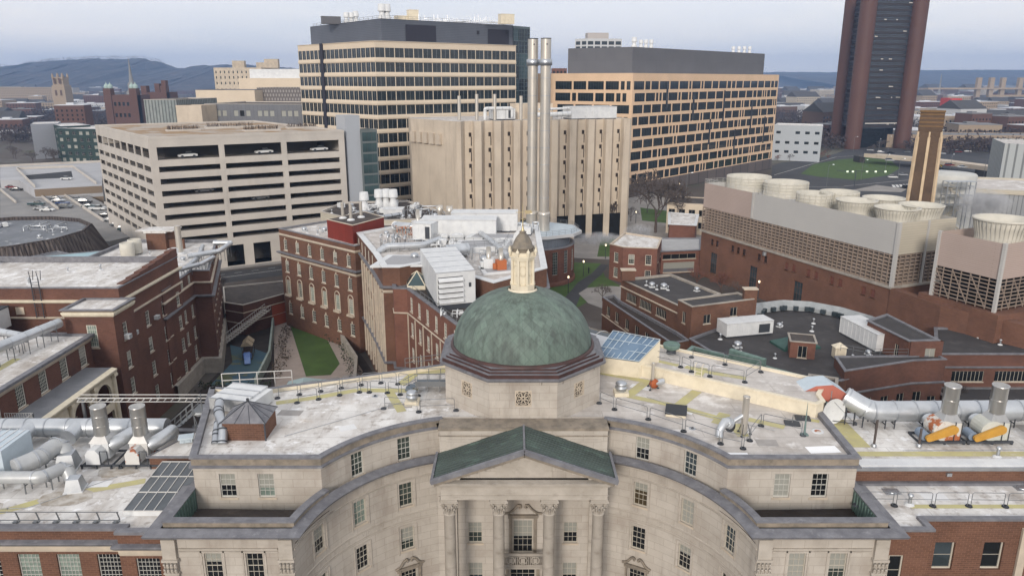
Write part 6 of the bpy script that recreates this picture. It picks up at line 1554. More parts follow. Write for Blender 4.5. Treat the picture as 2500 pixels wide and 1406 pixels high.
# lesser blocks
def slab(name,label,poly,z,wall,roof=None,edges={},cop=None,cat='building',**k):
    t=bld(name,label,cat,loc=(poly[0][0],poly[0][1],0)); mass(t,poly,0,z,wall,roof or GROOF,edges=edges,coping=cop,**k); return t
WF=dict(style='thin',frame=FRAMED,panes=[GL_F],**NOB)
slab('grey_office','light grey office block with scattered windows and white right wall, left of the skyscraper',[(161,470),(186,458),(193,476),(170,490)],21.4,mat('pale_grey_panel',(.4,.43,.46),None,rough=.6),WROOF,cop=WHITEP,edges={0:dict(WF,n=5,zs=[17,11,5.5],w=2.6,h=1.6,c=3,r=1,skip=[(1,17)])})
slab('finned_grey_building','grey finned metal building at the right edge by the road',[(206,318),(250,300),(262,330),(218,346)],22.4,mat('fin_grey_panel',(.38,.4,.4),None,rough=.6,brick=(3,60,.4,(1,1,1),(.9,.9,.9),(.3,.3,.3),.8)),GROOF)
slab('grey_clad_college','long grey clad building with pale windows behind the garage roof',[(-120,301),(-80,296),(-74,330),(-116,336)],39,mat('zinc_cladding',(.16,.165,.18),(.14,.145,.16),rough=.6,scale=.2,brick=(1.6,40,.05,(1,1,1),(.93,.93,.93),(.6,.6,.62),.8)),BROOF,edges={0:dict(WF,wins=[(3+i*2.5+(i//3)*2.2,35.4) for i in range(12)],w=1.8,h=2.2,c=1,r=1,panes=[GL_W,GL_W,GL_D])},cop=CONC)
slab('fluted_glass_building','building with slanted vertical glass fins left of a tan panel, behind the garage',[(-143,300),(-130,299),(-126,330),(-140,334)],40.6,mat('fluted_fins',(.3,.32,.31),(.22,.24,.24),rough=.4,brick=(1.3,60,.25,(1,1,1),(.85,.9,.9),(.35,.38,.38),.9)),BROOF,cop=CONC)
slab('tan_panel_block','plain tan block between glass fins and zinc cladding',[(-127.6,292.5),(-117.3,291),(-115,300),(-125.5,302)],38.7,CONC_W,BROOF)
slab('tan_box_building','tan box building with grey roofline behind the zinc building',[(-151.5,371),(-121.6,366),(-117,390),(-147,396)],43.4,BUFF,BROOF,cop=LEAD)
slab('perforated_grey_block','grey perforated block left of the striped tower',[(-123,374),(-98,370),(-94,392),(-119,396)],44.4,mat('perforated_grid',(.3,.28,.27),None,rough=.8,brick=(1.5,1.9,.35,(1,1,1),(.9,.9,.9),(.4,.38,.38),.9)),BROOF)
slab('tan_upper_block','tan upper block with white roof hoods behind the perforated block',[(-148,421),(-108,416),(-104,440),(-144,446)],48.8,BUFF,WROOF)
slab('old_hotel','pale ornate old hotel with rooftop boxes, left of the striped tower',[(-180,471),(-150,467),(-146,490),(-176,494)],55,STONE,BROOF,edges={0:dict(WF,n=11,zs=[52.4,49.3,46,42],w=.8,h=1.6,c=1,r=1,frame=STONE)})
for i,(x,w,h,l) in enumerate(((-166,7,4,'cream box on the old hotel roof, left'),(-152,6,3,'cream box on the old hotel roof, middle'),(-146,8,5,'taller cream box on the old hotel roof, right'))):
    simple_box('roof_room',l,'roof room',x,476,54.9,w,5,h,.1,STONE,group='boxes on the old hotel')
slab('glass_hood_roof','long white vaulted roof hood on the tan upper block',[(-143,425),(-110,420.5),(-109,428),(-142,432)],53.6,WHITEP,WHITEP)
slab('red_blue_tower','distant brick and blue glass tower peeping left of the striped tower',[(-150,640),(-120,636),(-118,660),(-148,664)],70,BRICK_R,GROOF,edges={0:dict(WF,n=5,zs=[67,63,59,55],w=4,h=2.4,c=2,r=1,panes=[GL_T])})
slab('white_grid_apartments','distant white grid apartment tower rising behind the grey top of the tan building',[(45,562),(53,556),(78,560),(72,575)],76,mat('white_grid',(.5,.51,.52),None,rough=.6),GROOF,edges={0:dict(WF,n=2,zs=[73,69.5,66,62.5],w=3.6,h=2.4,c=2,r=1),1:dict(WF,n=5,zs=[73,69.5,66,62.5],w=4,h=2.4,c=2,r=1)})
slab('apartment_crown','plain upper storey of the white grid apartments',[(54,563),(69,564),(68,572),(53,571)],80.2,mat('greige_panel',(.4,.37,.35),None,rough=.7),GROOF)
slab('brown_slot_block','small brown block between the steel stacks and the grey top',[(33,640),(45,640),(45,655),(33,655)],57,BRICK_R,GROOF,edges={0:dict(WF,n=4,zs=[54,50.5],w=1.6,h=2,c=1,r=1)})
# green apartment blocks and neighbours at the left
GRN=mat('dark_green_siding',(.028,.05,.045),(.035,.058,.052),rough=.8,scale=.2,brick=(40,.3,.03,(1,1,1),(.95,.95,.95),(.7,.7,.7),.8))
wg=dict(style='thin',frame=FRAMEW,panes=[GL_D,GL_W],blinds=None,sp=False)
slab('green_apartments','dark green apartment block with white windows left of the parking garage',[(-296,492),(-272,462),(-262,476),(-284,500)],21,GRN,WROOF,cop=GALV,edges={0:dict(wg,n=6,zs=[18,14,10,6,2.4],w=2.2,h=1.9,c=2,r=2)})
slab('green_apartments','dark green apartment block with orange downpipe next to the garage',[(-272,457),(-243.5,449),(-240,478),(-266,486)],20.2,GRN,WROOF,cop=GALV,edges={0:dict(wg,n=6,zs=[17.5,13.5,9.5,5.5,1.8],w=2.4,h=1.9,c=2,r=2),3:dict(wg,n=5,zs=[17.5,13.5,9.5,5.5,1.8],w=1.2,h=1.8,c=1,r=2)})
slab('grey_gabled_flats','pale grey apartment block with white roof left of the green flats',[(-312,500),(-298,474),(-288,486),(-300,510)],21.5,mat('grey_stucco',(.32,.33,.36),None,rough=.8),WROOF,edges={0:dict(wg,n=5,zs=[19,14,9,4],w=1.8,h=2,c=1,r=2)})
# stepped round concrete building (left edge)
RD_=bld('corrugated_round_hall','round hall with flaring dark corrugated concrete skirt and cluttered flat roof at left','building',loc=(-125,180,0))
CORR=mat('corrugated_concrete',(.12,.1,.09),(.085,.07,.068),rough=.95,scale=.25,brick=(1.0,50,.2,(1,1,1),(.8,.8,.8),(.35,.33,.33),.9),stains=(((.2,.17,.15),.6,.55,.8,.6,(1,1,.2)),))
mb=MB(); n_=14; rt,rb_=22.5,27.5
for i in range(n_):
    a,b=2*PI*i/n_+.1,2*PI*(i+1)/n_+.1
    p=lambda r,t,z:(-127.5+r*math.cos(t),179+r*math.sin(t),z-1.6)
    m_=24
    for k in range(m_):
        t0,t1=k/m_,(k+1)/m_; 
        def lerp2(r,t,z,o):
            A=p(r,a,z);B2=p(r,b,z); x=A[0]+(B2[0]-A[0])*t;y=A[1]+(B2[1]-A[1])*t; am=(a+b)/2; return (x+o*math.cos(am),y+o*math.sin(am),z)
        o0,o1=(.22 if k%2 else 0),(.22 if (k+1)%2 else 0)
        mb.face([lerp2(rb_,t0,2,o0),lerp2(rb_,t1,2,o1),lerp2(rt,t1,12.2,o1),lerp2(rt,t0,12.2,o0)])
    mb.face([p(rt-.1,a,12.2),p(rt-.1,b,12.2),p(rt-.1,b,14),p(rt-.1,a,14)]); mb.face([p(rt-.1,a,14),p(rt-.1,b,14),p(rt-.6,b,14),p(rt-.6,a,14)])
    mb.face([p(rt-.6,a,14),p(rt-.6,b,14),p(rt-.6,b,13),p(rt-.6,a,13)])
mb.build('skirt_wall',CORR,RD_)
mb=MB(); flat(mb,[(-127.5+(rt-.55)*math.cos(2*PI*i/n_+.1),179+(rt-.55)*math.sin(2*PI*i/n_+.1)) for i in range(n_)],11.5); mb.build('roof',mat('slate_grey_roof',(.2,.21,.23),(.14,.15,.165),rough=.8,scale=.2,stains=(((.5,.51,.52),.35,.6,.7,.8,None),)),RD_)
# blue roofed lower block, twin white tanks
BLU=bld('pale_blue_roof_block','low block with pale blue metal roof behind the tall brick block',loc=(-65,128,0))
mass(BLU,[(-98,114),(-76,114),(-66,127),(-74,140),(-98,128)],0,17.,STONEG,mat('pale_blue_roof',(.32,.46,.5),(.27,.4,.44),rough=.6,scale=.3),coping=LEAD,rdrop=.1)
mass(BLU,[(-112,128),(-96,126),(-82,148),(-98,158)],0,12.5,STONEG,mat('slate_deck',(.16,.17,.19),(.12,.13,.14),rough=.7,scale=.3),coping=LEAD,rdrop=.2)
for px,l in ((308,'left one of two pale round roof tanks behind the brick block'),(327,'right one of two pale round roof tanks behind the brick block')):
    D=131 if px<320 else 134; t=thing('roof_tank',l,'tank',(sightx(px,D,20),D,17),0,'pale roof tanks'); mb=MB(); mb.lathe([(1.15,.5),(1.25,1.7),(1.15,3.0),(1.,3.05),(1,2.6),(0,2.6)],0,0,20); sub('tank_shell',mb.data('tank_shell',[CONEW]),t); mb=MB()
    for i in range(4): a=i*PI/2; mb.bar((.8*math.cos(a),.8*math.sin(a),0),(.8*math.cos(a),.8*math.sin(a),.6),.15)
    sub('leg',mb.data('leg',[RAILG]),t)
# ================= things standing on the roofs =================
def PP(px,py,z): x,y=G(px,py,z); return (x,y,z)
# --- guard rails on the limestone hall
L3=[(440,470),(625,440),(805,405),(975,380),(1060,380),(1215,385),(1325,400),(1480,410)]
rail_row([Z3(*p) for p in L3],FZ,'safety railing on the left white roof, %s from the brick hut, front row','safety railings on the left roof')
L3b=[(272,430),(460,400),(643,372),(820,345),(990,318),(1160,300),(1305,310),(1410,325)]
rail_row([Z3(*p) for p in L3b],FZ,'safety railing on the left white roof, %s in the rear parapet row','safety railings on the left roof')
rail_row([Z3(*p) for p in [(1183,520),(1485,548),(1805,535)]],FZ,'grey hooped railing near the drum on the left roof, %s from the left','safety railings on the left roof')
R6=[(220,825),(352,878),(642,962),(945,1065),(1262,1172),(1455,1213),(1512,1145),(1610,1018),(1970,1100)]
rail_row([Z6(*p) for p in R6],FZ,'grey hooped safety railing along the right roof edge, %s from the drum','safety railings on the right roof')
R7=[(628,455),(920,515),(1012,555),(1170,595),(1470,645),(1608,558),(1300,495),(1012,432)]
rail_row([Z7(*p) for p in R7],rz_-.17,'grey safety railing on the raised white roof, %s clockwise from the solar array','safety railings on the raised roof')
Z8=lambda a,b,z:G(1500+a/2.5,1050+b/2.5,z)
rail_row([Z8(*p,20.11) for p in [(1475,458),(1708,460),(1943,464),(2163,464),(2385,467),(2640,468)]],20.11,'grey safety railing on the lower right roof, %s from the limestone pavilion','safety railings on the lower right roof')
# parapet railing of the left wing
t=thing('parapet_railing','long grey two-rail parapet railing on the near left roof edge','railing',(-30,43.3,19.95)); mb=MB()
for z in (20.35,20.95): mb.bar((-45,43.1,z),(-25.6,43.1,z),.05)
for i in range(15):
    x=-25.7-i*1.32; mb.bar((x,43.1,20.95),(x,43.3,20.3),.06); mb.bar((x,43.3,20.3),(x-.35,43.5,19.95),.08); mb.cbox(x-.4,43.55,19.92,.4,.25,.05)
mb.build('rail_frame',RAILG,t)
rail_run('parapet_railing','white pipe railing on the wall behind the left roof',[(-25,60.2),(-19.2,61)],22.4,1.25,RAILW,2,1.6,r=.03)
rail_run('parapet_railing','thin grey railing on the rear parapet left of the dome',[(-9.5,62.4),(-6.05,63.6),(-1,64)],23.4,.8,RAILG,2,1.1)
# --- brick hut with pyramid roof
t=bld('brick_roof_hut','small brick hut with dark pyramid lead roof on the left white roof','roof hut',loc=(-19.3,50.2,FZ))
hp=rect(-20.7,49.0,-17.7,51.6); mass(t,hp,FZ-.05,24.45,BRICK,LEAD,rdrop=.02)
mb=MB(); ap=(-19.2,50.3,25.55); hh=[(-20.85,48.85,24.43),(-17.55,48.85,24.43),(-17.55,51.75,24.43),(-20.85,51.75,24.43)]
for i in range(4): mb.face([hh[i],hh[(i+1)%4],ap])
mb.face(hh[::-1])
mb.build('pyramid_roof',LEAD,t); mb=MB()
for i in range(4):
    mb.bar(hh[i],ap,.06)
    for k in (.33,.66): p=lp(hh[i],hh[(i+1)%4],k); q_=lp(p,ap,.8); mb.bar(p,q_,.04)
mb.tube([(-19.2,50.3,25.5),(-19.2,50.3,25.75)],.1,6); mb.build('seam',IRON,t)
mb=MB(); mb.bar((-17.68,48.97,23.05),(-17.68,48.97,24.4),.09); mb.build('downpipe',IRON,t)
duct('roof_duct','silver S-shaped double duct in front of the brick roof hut','duct',[(-22.2,52.6,24.5),(-21.7,50.9,24.45),(-20.7,49.2,24.0),(-20.6,48.4,23.1)],.33,FZ,GALV,n=16)
duct('roof_duct','short silver branch duct beside the S-shaped duct','duct',[(-21.5,50.2,23.9),(-21.2,49.0,23.6),(-21.1,48.4,23.1)],.26,FZ,GALV,n=14)
t=thing('duct_housing','white boxy duct housing with ribs behind the brick roof hut','duct',(-21.5,54.8,FZ),-.25); mb=MB(); mb.box(-1.6,-1.6,.35,1.5,1.6,1.25); mb.box(1.5,-1.2,.1,2.0,1.5,1.1)
sub('housing',mb.data('housing',[WHITEP]),t); mb=MB()
for y in (-1.6,-.6,.4,1.5): mb.box(-1.66,y,.3,1.56,y+.07,1.31)
sub('rib',mb.data('rib',[GALV]),t); mb=MB()
for x in (-1.4,1.3):
    for y in (-1.4,1.4): mb.bar((x,y,0),(x,y,.35),.1)
sub('leg',mb.data('leg',[RAILG]),t)
# --- mushroom vents
def vent(x,y,z,label,s=1.):
    t=thing('roof_vent',label,'roof vent',(x,y,z),0,'turbine vents'); mb=MB(); mb.cbox(0,0,0,1.1*s,1.1*s,.3*s); sub('kerb',mb.data('kerb',[CREAM]),t)
    mb=MB(); mb.lathe([(.38*s,.3*s),(.4*s,.5*s),(.5*s,.55*s),(.5*s,.65*s),(.38*s,.7*s),(.38*s,.8*s),(.46*s,.85*s),(.46*s,.95*s),(.3*s,1.08*s),(0,1.12*s)],0,0,20); sub('hood',mb.data('hood',[GALV]),t)
x,y=Z3(1430,470); vent(x,y,FZ,'grey mushroom vent left of the dome drum')
x,y=Z6(408,745); vent(x,y,FZ,'grey mushroom vent right of the dome drum',1.05)
x,y=Z7(838,395); t=thing('copper_vent','round green copper vent bowl beside the solar array','roof vent',(x,y,rz_-.17)); mb=MB(); mb.cyl(0,0,0,.35,.45,.4,14); sub('vent_neck',mb.data('vent_neck',[IRON]),t); mb=MB(); mb.lathe([(.4,.35),(.72,.55),(.78,.85),(.72,.95),(.6,.85),(0,.8)],0,0,20); sub('bowl',mb.data('bowl',[PATINA]),t)
# --- access platform by the drum
t=thing('access_platform','small blue-grey steel step platform against the left side of the drum','platform',(-6.4,58.3,FZ)); mb=MB(); mb.box(-1.6,-.6,.5,1.3,.6,.6); 
for i in range(3): mb.box(-2.5+.3*i,-.5,.05+.15*i,-2.2+.3*i,.5,.1+.15*i)
sub('platform_deck',mb.data('platform_deck',[mat('blue_grey_paint',(.12,.15,.18),None,rough=.6)]),t); mb=MB()
for x in (-1.6,-.6,.4,1.3):
    for y in (-.6,.6): mb.bar((x,y,0),(x,y,1.6),.05)
for z in (1.1,1.6):
    for y in (-.6,.6): mb.bar((-1.6,y,z),(1.3,y,z),.05)
    mb.bar((-2.6,-.6,z-.55),(-1.6,-.6,z),.05)
mb.box(-1.6,-.63,.5,1.3,-.6,.95); sub('rail_frame',mb.data('rail_frame',[RAILG]),t)
# --- right hall roof: hatch, ladder, fans, flue, dish
x,y=Z6(880,905); t=thing('roof_hatch','black square roof hatch lid on the right white roof','hatch',(x,y,FZ),-.25); mb=MB(); mb.box(-.75,-.85,0,.75,.85,.22); sub('kerb',mb.data('kerb',[CREAM]),t); mb=MB(); mb.box(-.82,-.92,.22,.82,.92,.32); sub('hatch_lid',mb.data('hatch_lid',[mat('black_hatch',(.03,.033,.038),None,rough=.6)]),t)
x,y=Z6(1060,705); t=thing('ladder','cream steel ladder up the side of the raised white roof','ladder',(x,y,FZ),-.6); mb=MB()
for s_ in (-.3,.3): mb.tube([(s_,0,0),(s_,0,2.1),(s_,.25,2.25),(s_,.5,2.1)],.03,6)
for i in range(6): mb.bar((-.3,0,.2+i*.28),(.3,0,.2+i*.28),.035)
sub('ladder_frame',mb.data('ladder_frame',[CREAM]),t)
def stack_fan(px,py,z,h,r,label,fanm,arm,group='small fans with flues on the right roof'):
    x,y=G(px,py,z); t=thing('flue_fan',label,'exhaust fan',(x,y,z),0,group); mb=MB(); mb.cyl(0,0,.1,h,r,r,16); mb.lathe([(r,h-.1),(r*1.08,h-.08),(r*1.08,h),(r*.9,h),(r*.9,h-.5)],0,0,16); sub('flue_pipe',mb.data('flue_pipe',[STEEL]),t)
    mb=MB()
    if arm:
        mb.tube([(-.1,0,1.55),(-.8,-.1,1.1),(-1.2,-.15,.95)],.16,8); mb.tube([(-1.2,-.2,1.1),(-1.5,-.3,1.2),(-1.95,-.55,.6),(-2.,-.8,.15)],.3,10); mb.tube([(-1.1,-.2,.95),(-1.35,-.3,1.1)],.42,12)
    else:
        mb.tube([(.2,.1,.45),(1.0,.5,.45)],.26,10)
    sub('duct_elbow',mb.data('duct_elbow',[PIPEW]),t); mb=MB(); mb.lathe([(0,-.18),(.38,-.18),(.42,0),(.38,.18),(0,.18)],0,0,16)
    k=mb.data('fan_scroll',[fanm]); o=sub('fan_scroll',k,t); o.rotation_euler=(PI/2,0,.6); o.location=(-1.05,-.1,.7) if arm else (.15,.0,.45)
    mb=MB()
    for a in (0,2.1,4.2): mb.bar((r*math.cos(a),r*math.sin(a),.9),(.5*math.cos(a),.5*math.sin(a),0),.04); mb.cbox(.5*math.cos(a),.5*math.sin(a),0,.18,.18,.08)
    sub('stay',mb.data('stay',[IRON]),t)
stack_fan(1815,1060,FZ,3.0,.24,'brown steel flue with silver elbow duct and fan on the right roof',IRON,True)
stack_fan(1592,948,FZ,2.3,.14,'slim flue with small orange fan under the raised roof wall',mat('orange_fan_paint',(.35,.09,.03),None,rough=.6),False)
x,y=G(2032,1035,21.5); t=thing('satellite_dish','large white satellite dish on the right wing roof','satellite dish',(x-.05,y,21.5),.15); mb=MB(); V=[]
for j in range(6):
    rr_=.95*j/5
    for i in range(24):
        a=2*PI*i/24; V.append((rr_*math.cos(a),.22*(rr_/.95)**2*-1+.1,1.15+rr_*math.sin(a)*1.15))
mb.mesh(V,[(j*24+i,j*24+(i+1)%24,(j+1)*24+(i+1)%24,(j+1)*24+i) for j in range(5) for i in range(24)],0,True); sub('dish',mb.data('dish',[WHITEP]),t); mb=MB()
mb.bar((0,.15,1.1),(.1,.4,0),.1); mb.bar((0,0,.3),(1.35,-1.0,.4),.05); mb.bar((0,0,1.9),(1.35,-1.0,.4),.02); mb.cbox(1.35,-1.0,.3,.2,.2,.25); sub('feed_arm',mb.data('feed_arm',[IRON]),t)
x,y=Z6(2095,1065); t=thing('floor_drain','round rusty drain sump in the corner of the right white roof','drain',(x,y,FZ+.01)); mb=MB(); mb.lathe([(.45,0),(.42,.04),(.28,.04),(.2,.01)],0,0,20); sub('rim',mb.data('rim',[WHITEP]),t); mb=MB(); mb.lathe([(.27,.03),(0,.05)],0,0,12); sub('strainer',mb.data('strainer',[RUST]),t)
for k,(a,b,l) in enumerate(((1965,955,'black equipment mat behind the railing corner of the right roof'),(1875,1000,'black pad with small antenna foot on the right roof'))):
    x,y=Z6(a,b); t=thing('equipment_pad',l,'roof pad',(x,y,FZ),-.2,'black pads on the right roof'); mb=MB(); mb.box(-.55,-.4,0,.55,.4,.12); sub('pad',mb.data('pad',[IRON]),t); mb=MB(); mb.bar((0,0,.12),(.02,0,.12+.5*(k+.3)),.06); sub('post',mb.data('post',[RAILG]),t)
def lightning(x,y,z,h,label):
    t=thing('lightning_rod',label,'rod',(x,y,z),0,'roof rods'); mb=MB(); mb.tube([(0,0,0),(0,0,h)],.06,6,rs=[.09,.01]); mb.cbox(0,0,0,.5,.4,.1); sub('rod',mb.data('rod',[mat('green_grey_paint',(.14,.2,.19),None,rough=.6)]),t)
x,y=Z6(1980,1095); lightning(x,y,FZ,2.6,'pale green pointed pole at the right end of the hall roof')
# --- right wing fans
t=thing('duct_hood','large faded red and blue duct hood at the left end of the right wing ducts','duct',(24.9,56.5,21.5)); mb=MB()
pf=[(-1.9,0),(-1.9,1.6),(-1.5,2.5),(-.6,3.0),(.6,3.1),(1.9,2.2),(1.6,1.2),(.7,1.3),(.2,1.8),(-.5,1.7),(-.8,1.1),(-.8,0)]
for y_ in (-1.,1.): mb.face([(x*1.1,y_,z) for x,z in (pf if y_<0 else pf[::-1])],0)
for i in range(len(pf)):
    a=pf[i];b=pf[(i+1)%len(pf)]; mb.face([(a[0]*1.1,-1,a[1]),(a[0]*1.1,1,a[1]),(b[0]*1.1,1,b[1]),(b[0]*1.1,-1,b[1])],1 if i in (2,3,4) else 0)
o=sub('hood_body',mb.data('hood_body',[mat('faded_red_metal',(.42,.14,.1),(.36,.12,.09),rough=.6),BLUEW]),t)
mb=MB(); 
for x in (-1.2,.6): mb.box(x,-1.06,.0,x+.06,-1.0,2.6)
sub('seam',mb.data('seam',[GALV]),t)
duct('exhaust_header','big silver exhaust duct running right from the red hood on the right wing','duct',[(26.6,55.6,23.6),(28.3,54.7,22.7),(30.5,54.7,22.7),(41.5,54.9,22.7)],.82,21.5,PIPEW,n=22,legs=3,legm=IRON)
def big_fan(x,y,z,label,rusty,mirror=False):
    t=thing('exhaust_fan',label,'exhaust fan',(x,y,z),0,'large exhaust fans on the right wing'); mb=MB(); mb.cyl(.45,0,2.3,4.5,.56,.56,24,cap=False); mb.lathe([(.6,4.4),(.6,4.5),(.5,4.5),(.5,2.6)],.45,0,24); mb.lathe([(.57,3.3),(.59,3.35),(.57,3.4)],.45,0,24)
    b4=[(-.3,-.7,1.7),(1.2,-.7,1.7),(1.2,.7,1.7),(-.3,.7,1.7)]; ri=[(.45+.56*math.cos(a),.56*math.sin(a),2.32) for a in [PI*5/4+PI/2*i for i in range(4)]]
    for i in range(4): mb.face([b4[i],b4[(i+1)%4],ri[(i+1)%4],ri[i]])
    sub('stack',mb.data('stack',[STEEL_N]),t)
    mb=MB(); mb.box(-.35,-.7,.3,1.25,.7,1.7); V=[(-.9+.0,0,0)]
    for y_ in (-.72,.72): mb.face([(-.05+.84*math.cos(a),y_,1.05+.8*math.sin(a)) for a in ([2*PI*i/20 for i in range(20)] if y_>0 else [-2*PI*i/20 for i in range(20)])])
    for i in range(20):
        a,b=2*PI*i/20,2*PI*(i+1)/20; mb.face([(-.05+.84*math.cos(a),-.72,1.05+.8*math.sin(a)),(-.05+.84*math.cos(a),.72,1.05+.8*math.sin(a)),(-.05+.84*math.cos(b),.72,1.05+.8*math.sin(b)),(-.05+.84*math.cos(b),-.72,1.05+.8*math.sin(b))])
    sub('fan_housing',mb.data('fan_housing',[rusty]),t)
    mb=MB(); n=14; P=[]
    for i in range(n+1): a=PI*.32+PI*i/n; P.append((.65+.0+.26*math.cos(a)*-1,.9+.26*math.sin(a)))
    # belt guard: rounded bar between motor and shaft
    a0,b0_=(-1.25,.55),(.5,1.25); dx,dz=b0_[0]-a0[0],b0_[1]-a0[1]; L=math.hypot(dx,dz); ux_,uz=dx/L,dz/L; pts=[]
    for i in range(9): q=PI/2+PI*i/8; pts.append((a0[0]+.24*(math.cos(q)*ux_-math.sin(q)*uz),a0[1]+.24*(math.cos(q)*uz+math.sin(q)*ux_)))
    for i in range(9): q=-PI/2+PI*i/8; pts.append((b0_[0]+.34*(math.cos(q)*ux_-math.sin(q)*uz),b0_[1]+.34*(math.cos(q)*uz+math.sin(q)*ux_)))
    mb.face([(x_,-1.0,z_) for x_,z_ in pts]); m_=len(pts)
    for i in range(m_): a=pts[i];b=pts[(i+1)%m_]; mb.face([(a[0],-1.0,a[1]),(a[0],-.76,a[1]),(b[0],-.76,b[1]),(b[0],-1.0,b[1])])
    sub('belt_guard',mb.data('belt_guard',[YELG]),t)
    mb=MB(); mb.tube([(-1.35,-.6,.55),(-1.35,.35,.55)],.36,14); sub('motor',mb.data('motor',[mat('motor_blue_grey',(.2,.25,.32),None,rough=.5)]),t)
    mb=MB(); mb.tube([(-.3,1.2,1.2),(-.3,.7,1.1)],.5,16); sub('inlet',mb.data('inlet',[PIPEW]),t)
    mb=MB(); mb.box(-1.9,-.85,.1,1.6,-.7,.28); mb.box(-1.9,.7,.1,1.6,.85,.28)
    for x_ in (-1.8,0,1.45): mb.box(x_,-.85,.0,x_+.12,.85,.1)
    for x_ in (.7,1.2): mb.bar((x_,-.75,.3),(x_,-.75,1.8),.05)
    sub('base_frame',mb.data('base_frame',[IRON]),t)
RST=mat('rust_patched_white',(.56,.54,.5),(.36,.12,.05),rough=.75,scale=1.1,lohi=(.5,.56))
big_fan(32.6,52.2,21.5,'left large rusty exhaust fan with yellow belt guard and steel stack, right wing',RST)
big_fan(36.2,52.2,21.5,'right large white exhaust fan with yellow belt guard and steel stack, right wing',mat('chalky_white_housing',(.55,.55,.5),(.46,.47,.42),rough=.6,scale=1))
for k,(px,l) in enumerate(((2133,'left of two dark posts with conical foot before the right wing fans'),(2243,'right of two dark posts with conical foot before the right wing fans'))):
    x,y=G(px,1090,21.5); t=thing('support_post',l,'post',(x,y,21.5),0,'dark posts on the right wing'); mb=MB(); mb.tube([(0,0,0),(.12,.2,2.1 if k==0 else 1.4)],.09,8); sub('post',mb.data('post',[mat('brown_post_paint',(.08,.065,.06),None,rough=.7)]),t); mb=MB(); mb.lathe([(.2,0),(.2,.15),(.1,.25)],0,0,10); sub('foot',mb.data('foot',[GALV]),t)
rail_run('roof_railing','white pipe railing along the rear edge of the right wing roof',[(39,56.3),(46,56.3)],21.5,1.05,RAILW,2,1.7)
simple_box('condenser','small dark green condenser at the right of the exhaust fans','condenser',39.4,51.2,21.5,.9,.6,.9,0,mat('dark_green_metal',(.05,.09,.1),None,rough=.6))
# --- left wing: ducts and twin fans
FZL=19.9
duct('exhaust_header','long silver header duct along the rear edge of the near left roof','duct',[(-52,55.3,21.0),(-27.8,55.3,21.0)],.74,FZL,PIPEW,n=22,legs=4)
for k,(px,l) in enumerate(((62,'left round capped stub on the long silver header duct'),(176,'right round capped stub on the long silver header duct'))):
    x=sightx(px,54.3,21); t=thing('duct_stub',l,'duct',(x,54.4,21.),0,'capped stubs on the left header'); mb=MB(); mb.tube([(.1,.5,.1),(0,-.6,-.1)],.6,20); sub('stub',mb.data('stub',[PIPEW]),t); mb=MB(); mb.tube([(0,-.6,-.1),(-.01,-.68,-.11)],.64,20); sub('cap',mb.data('cap',[GALV]),t)
t=thing('air_handler','large pale blue ribbed air handler at the left frame edge of the near roof','air handler',(-39.8,50.2,FZL)); mb=MB(); mb.box(-5,-1.6,.4,3.2,1.8,2.5); sub('cabinet',mb.data('cabinet',[BLUEW]),t); mb=MB()
for i in range(14): mb.box(-5+i*.6,-1.64,2.5,-4.93+i*.6,1.84,2.56)
mb.box(-5,-1.66,.4,3.25,-1.6,.5); sub('roof_rib',mb.data('roof_rib',[WHITEP]),t)
mb=MB()
for x_ in (-4,-1,2.8): mb.bar((x_,-1.3,0),(x_,-1.3,.4),.12); mb.bar((x_,1.3,0),(x_,1.3,.4),.12)
sub('leg',mb.data('leg',[RAILG]),t)
WDUCT=mat('white_duct_paint',(.46,.47,.47),(.38,.39,.4),rough=.4,scale=.7,metal=.25)
duct('supply_duct','upper fat white bent duct ending in a hood on the near left roof','duct',[PP(35,1143,21.2),PP(95,1118,21.3),(G(150,1085,21.5)[0]-.3,G(150,1085,21.5)[1]+.2,21.5),(G(150,1085,21.5)[0]+.5,G(150,1085,21.5)[1]-.2,20.3)],.66,FZL,WDUCT,n=20,legs=1)
duct('supply_duct','lower slimmer white bent duct ending in a hood on the near left roof','duct',[PP(-40,1165,21.0),PP(100,1165,21.),(G(165,1140,21.)[0]-.2,G(165,1140,21.)[1]+.1,21.),(G(165,1140,21.)[0]+.3,G(165,1140,21.)[1]-.3,20.2)],.45,FZL,WDUCT,n=20,legs=2)
for k,(px,py,s_,l) in enumerate(((166,1128,1.,'tapered metal hood under the upper fat duct'),(183,1182,.8,'tapered metal hood under the lower white duct'))):
    x,y=G(px,py,FZL+.4); t=thing('roof_hood',l,'duct hood',(x,y,FZL),.2,'tapered hoods'); mb=MB(); mb.mesh([(-.75*s_,-.75*s_,0),(.75*s_,-.75*s_,0),(.75*s_,.75*s_,0),(-.75*s_,.75*s_,0),(-.5*s_,-.5*s_,1.2*s_),(.5*s_,-.5*s_,1.2*s_),(.5*s_,.5*s_,1.2*s_),(-.5*s_,.5*s_,1.2*s_)],[(0,1,5,4),(1,2,6,5),(2,3,7,6),(3,0,4,7),(4,5,6,7)]); sub('hood',mb.data('hood',[GALV]),t); mb=MB(); mb.box(-.8*s_,-.8*s_,0,.8*s_,.8*s_,.1); sub('kerb',mb.data('kerb',[WHITEP]),t)
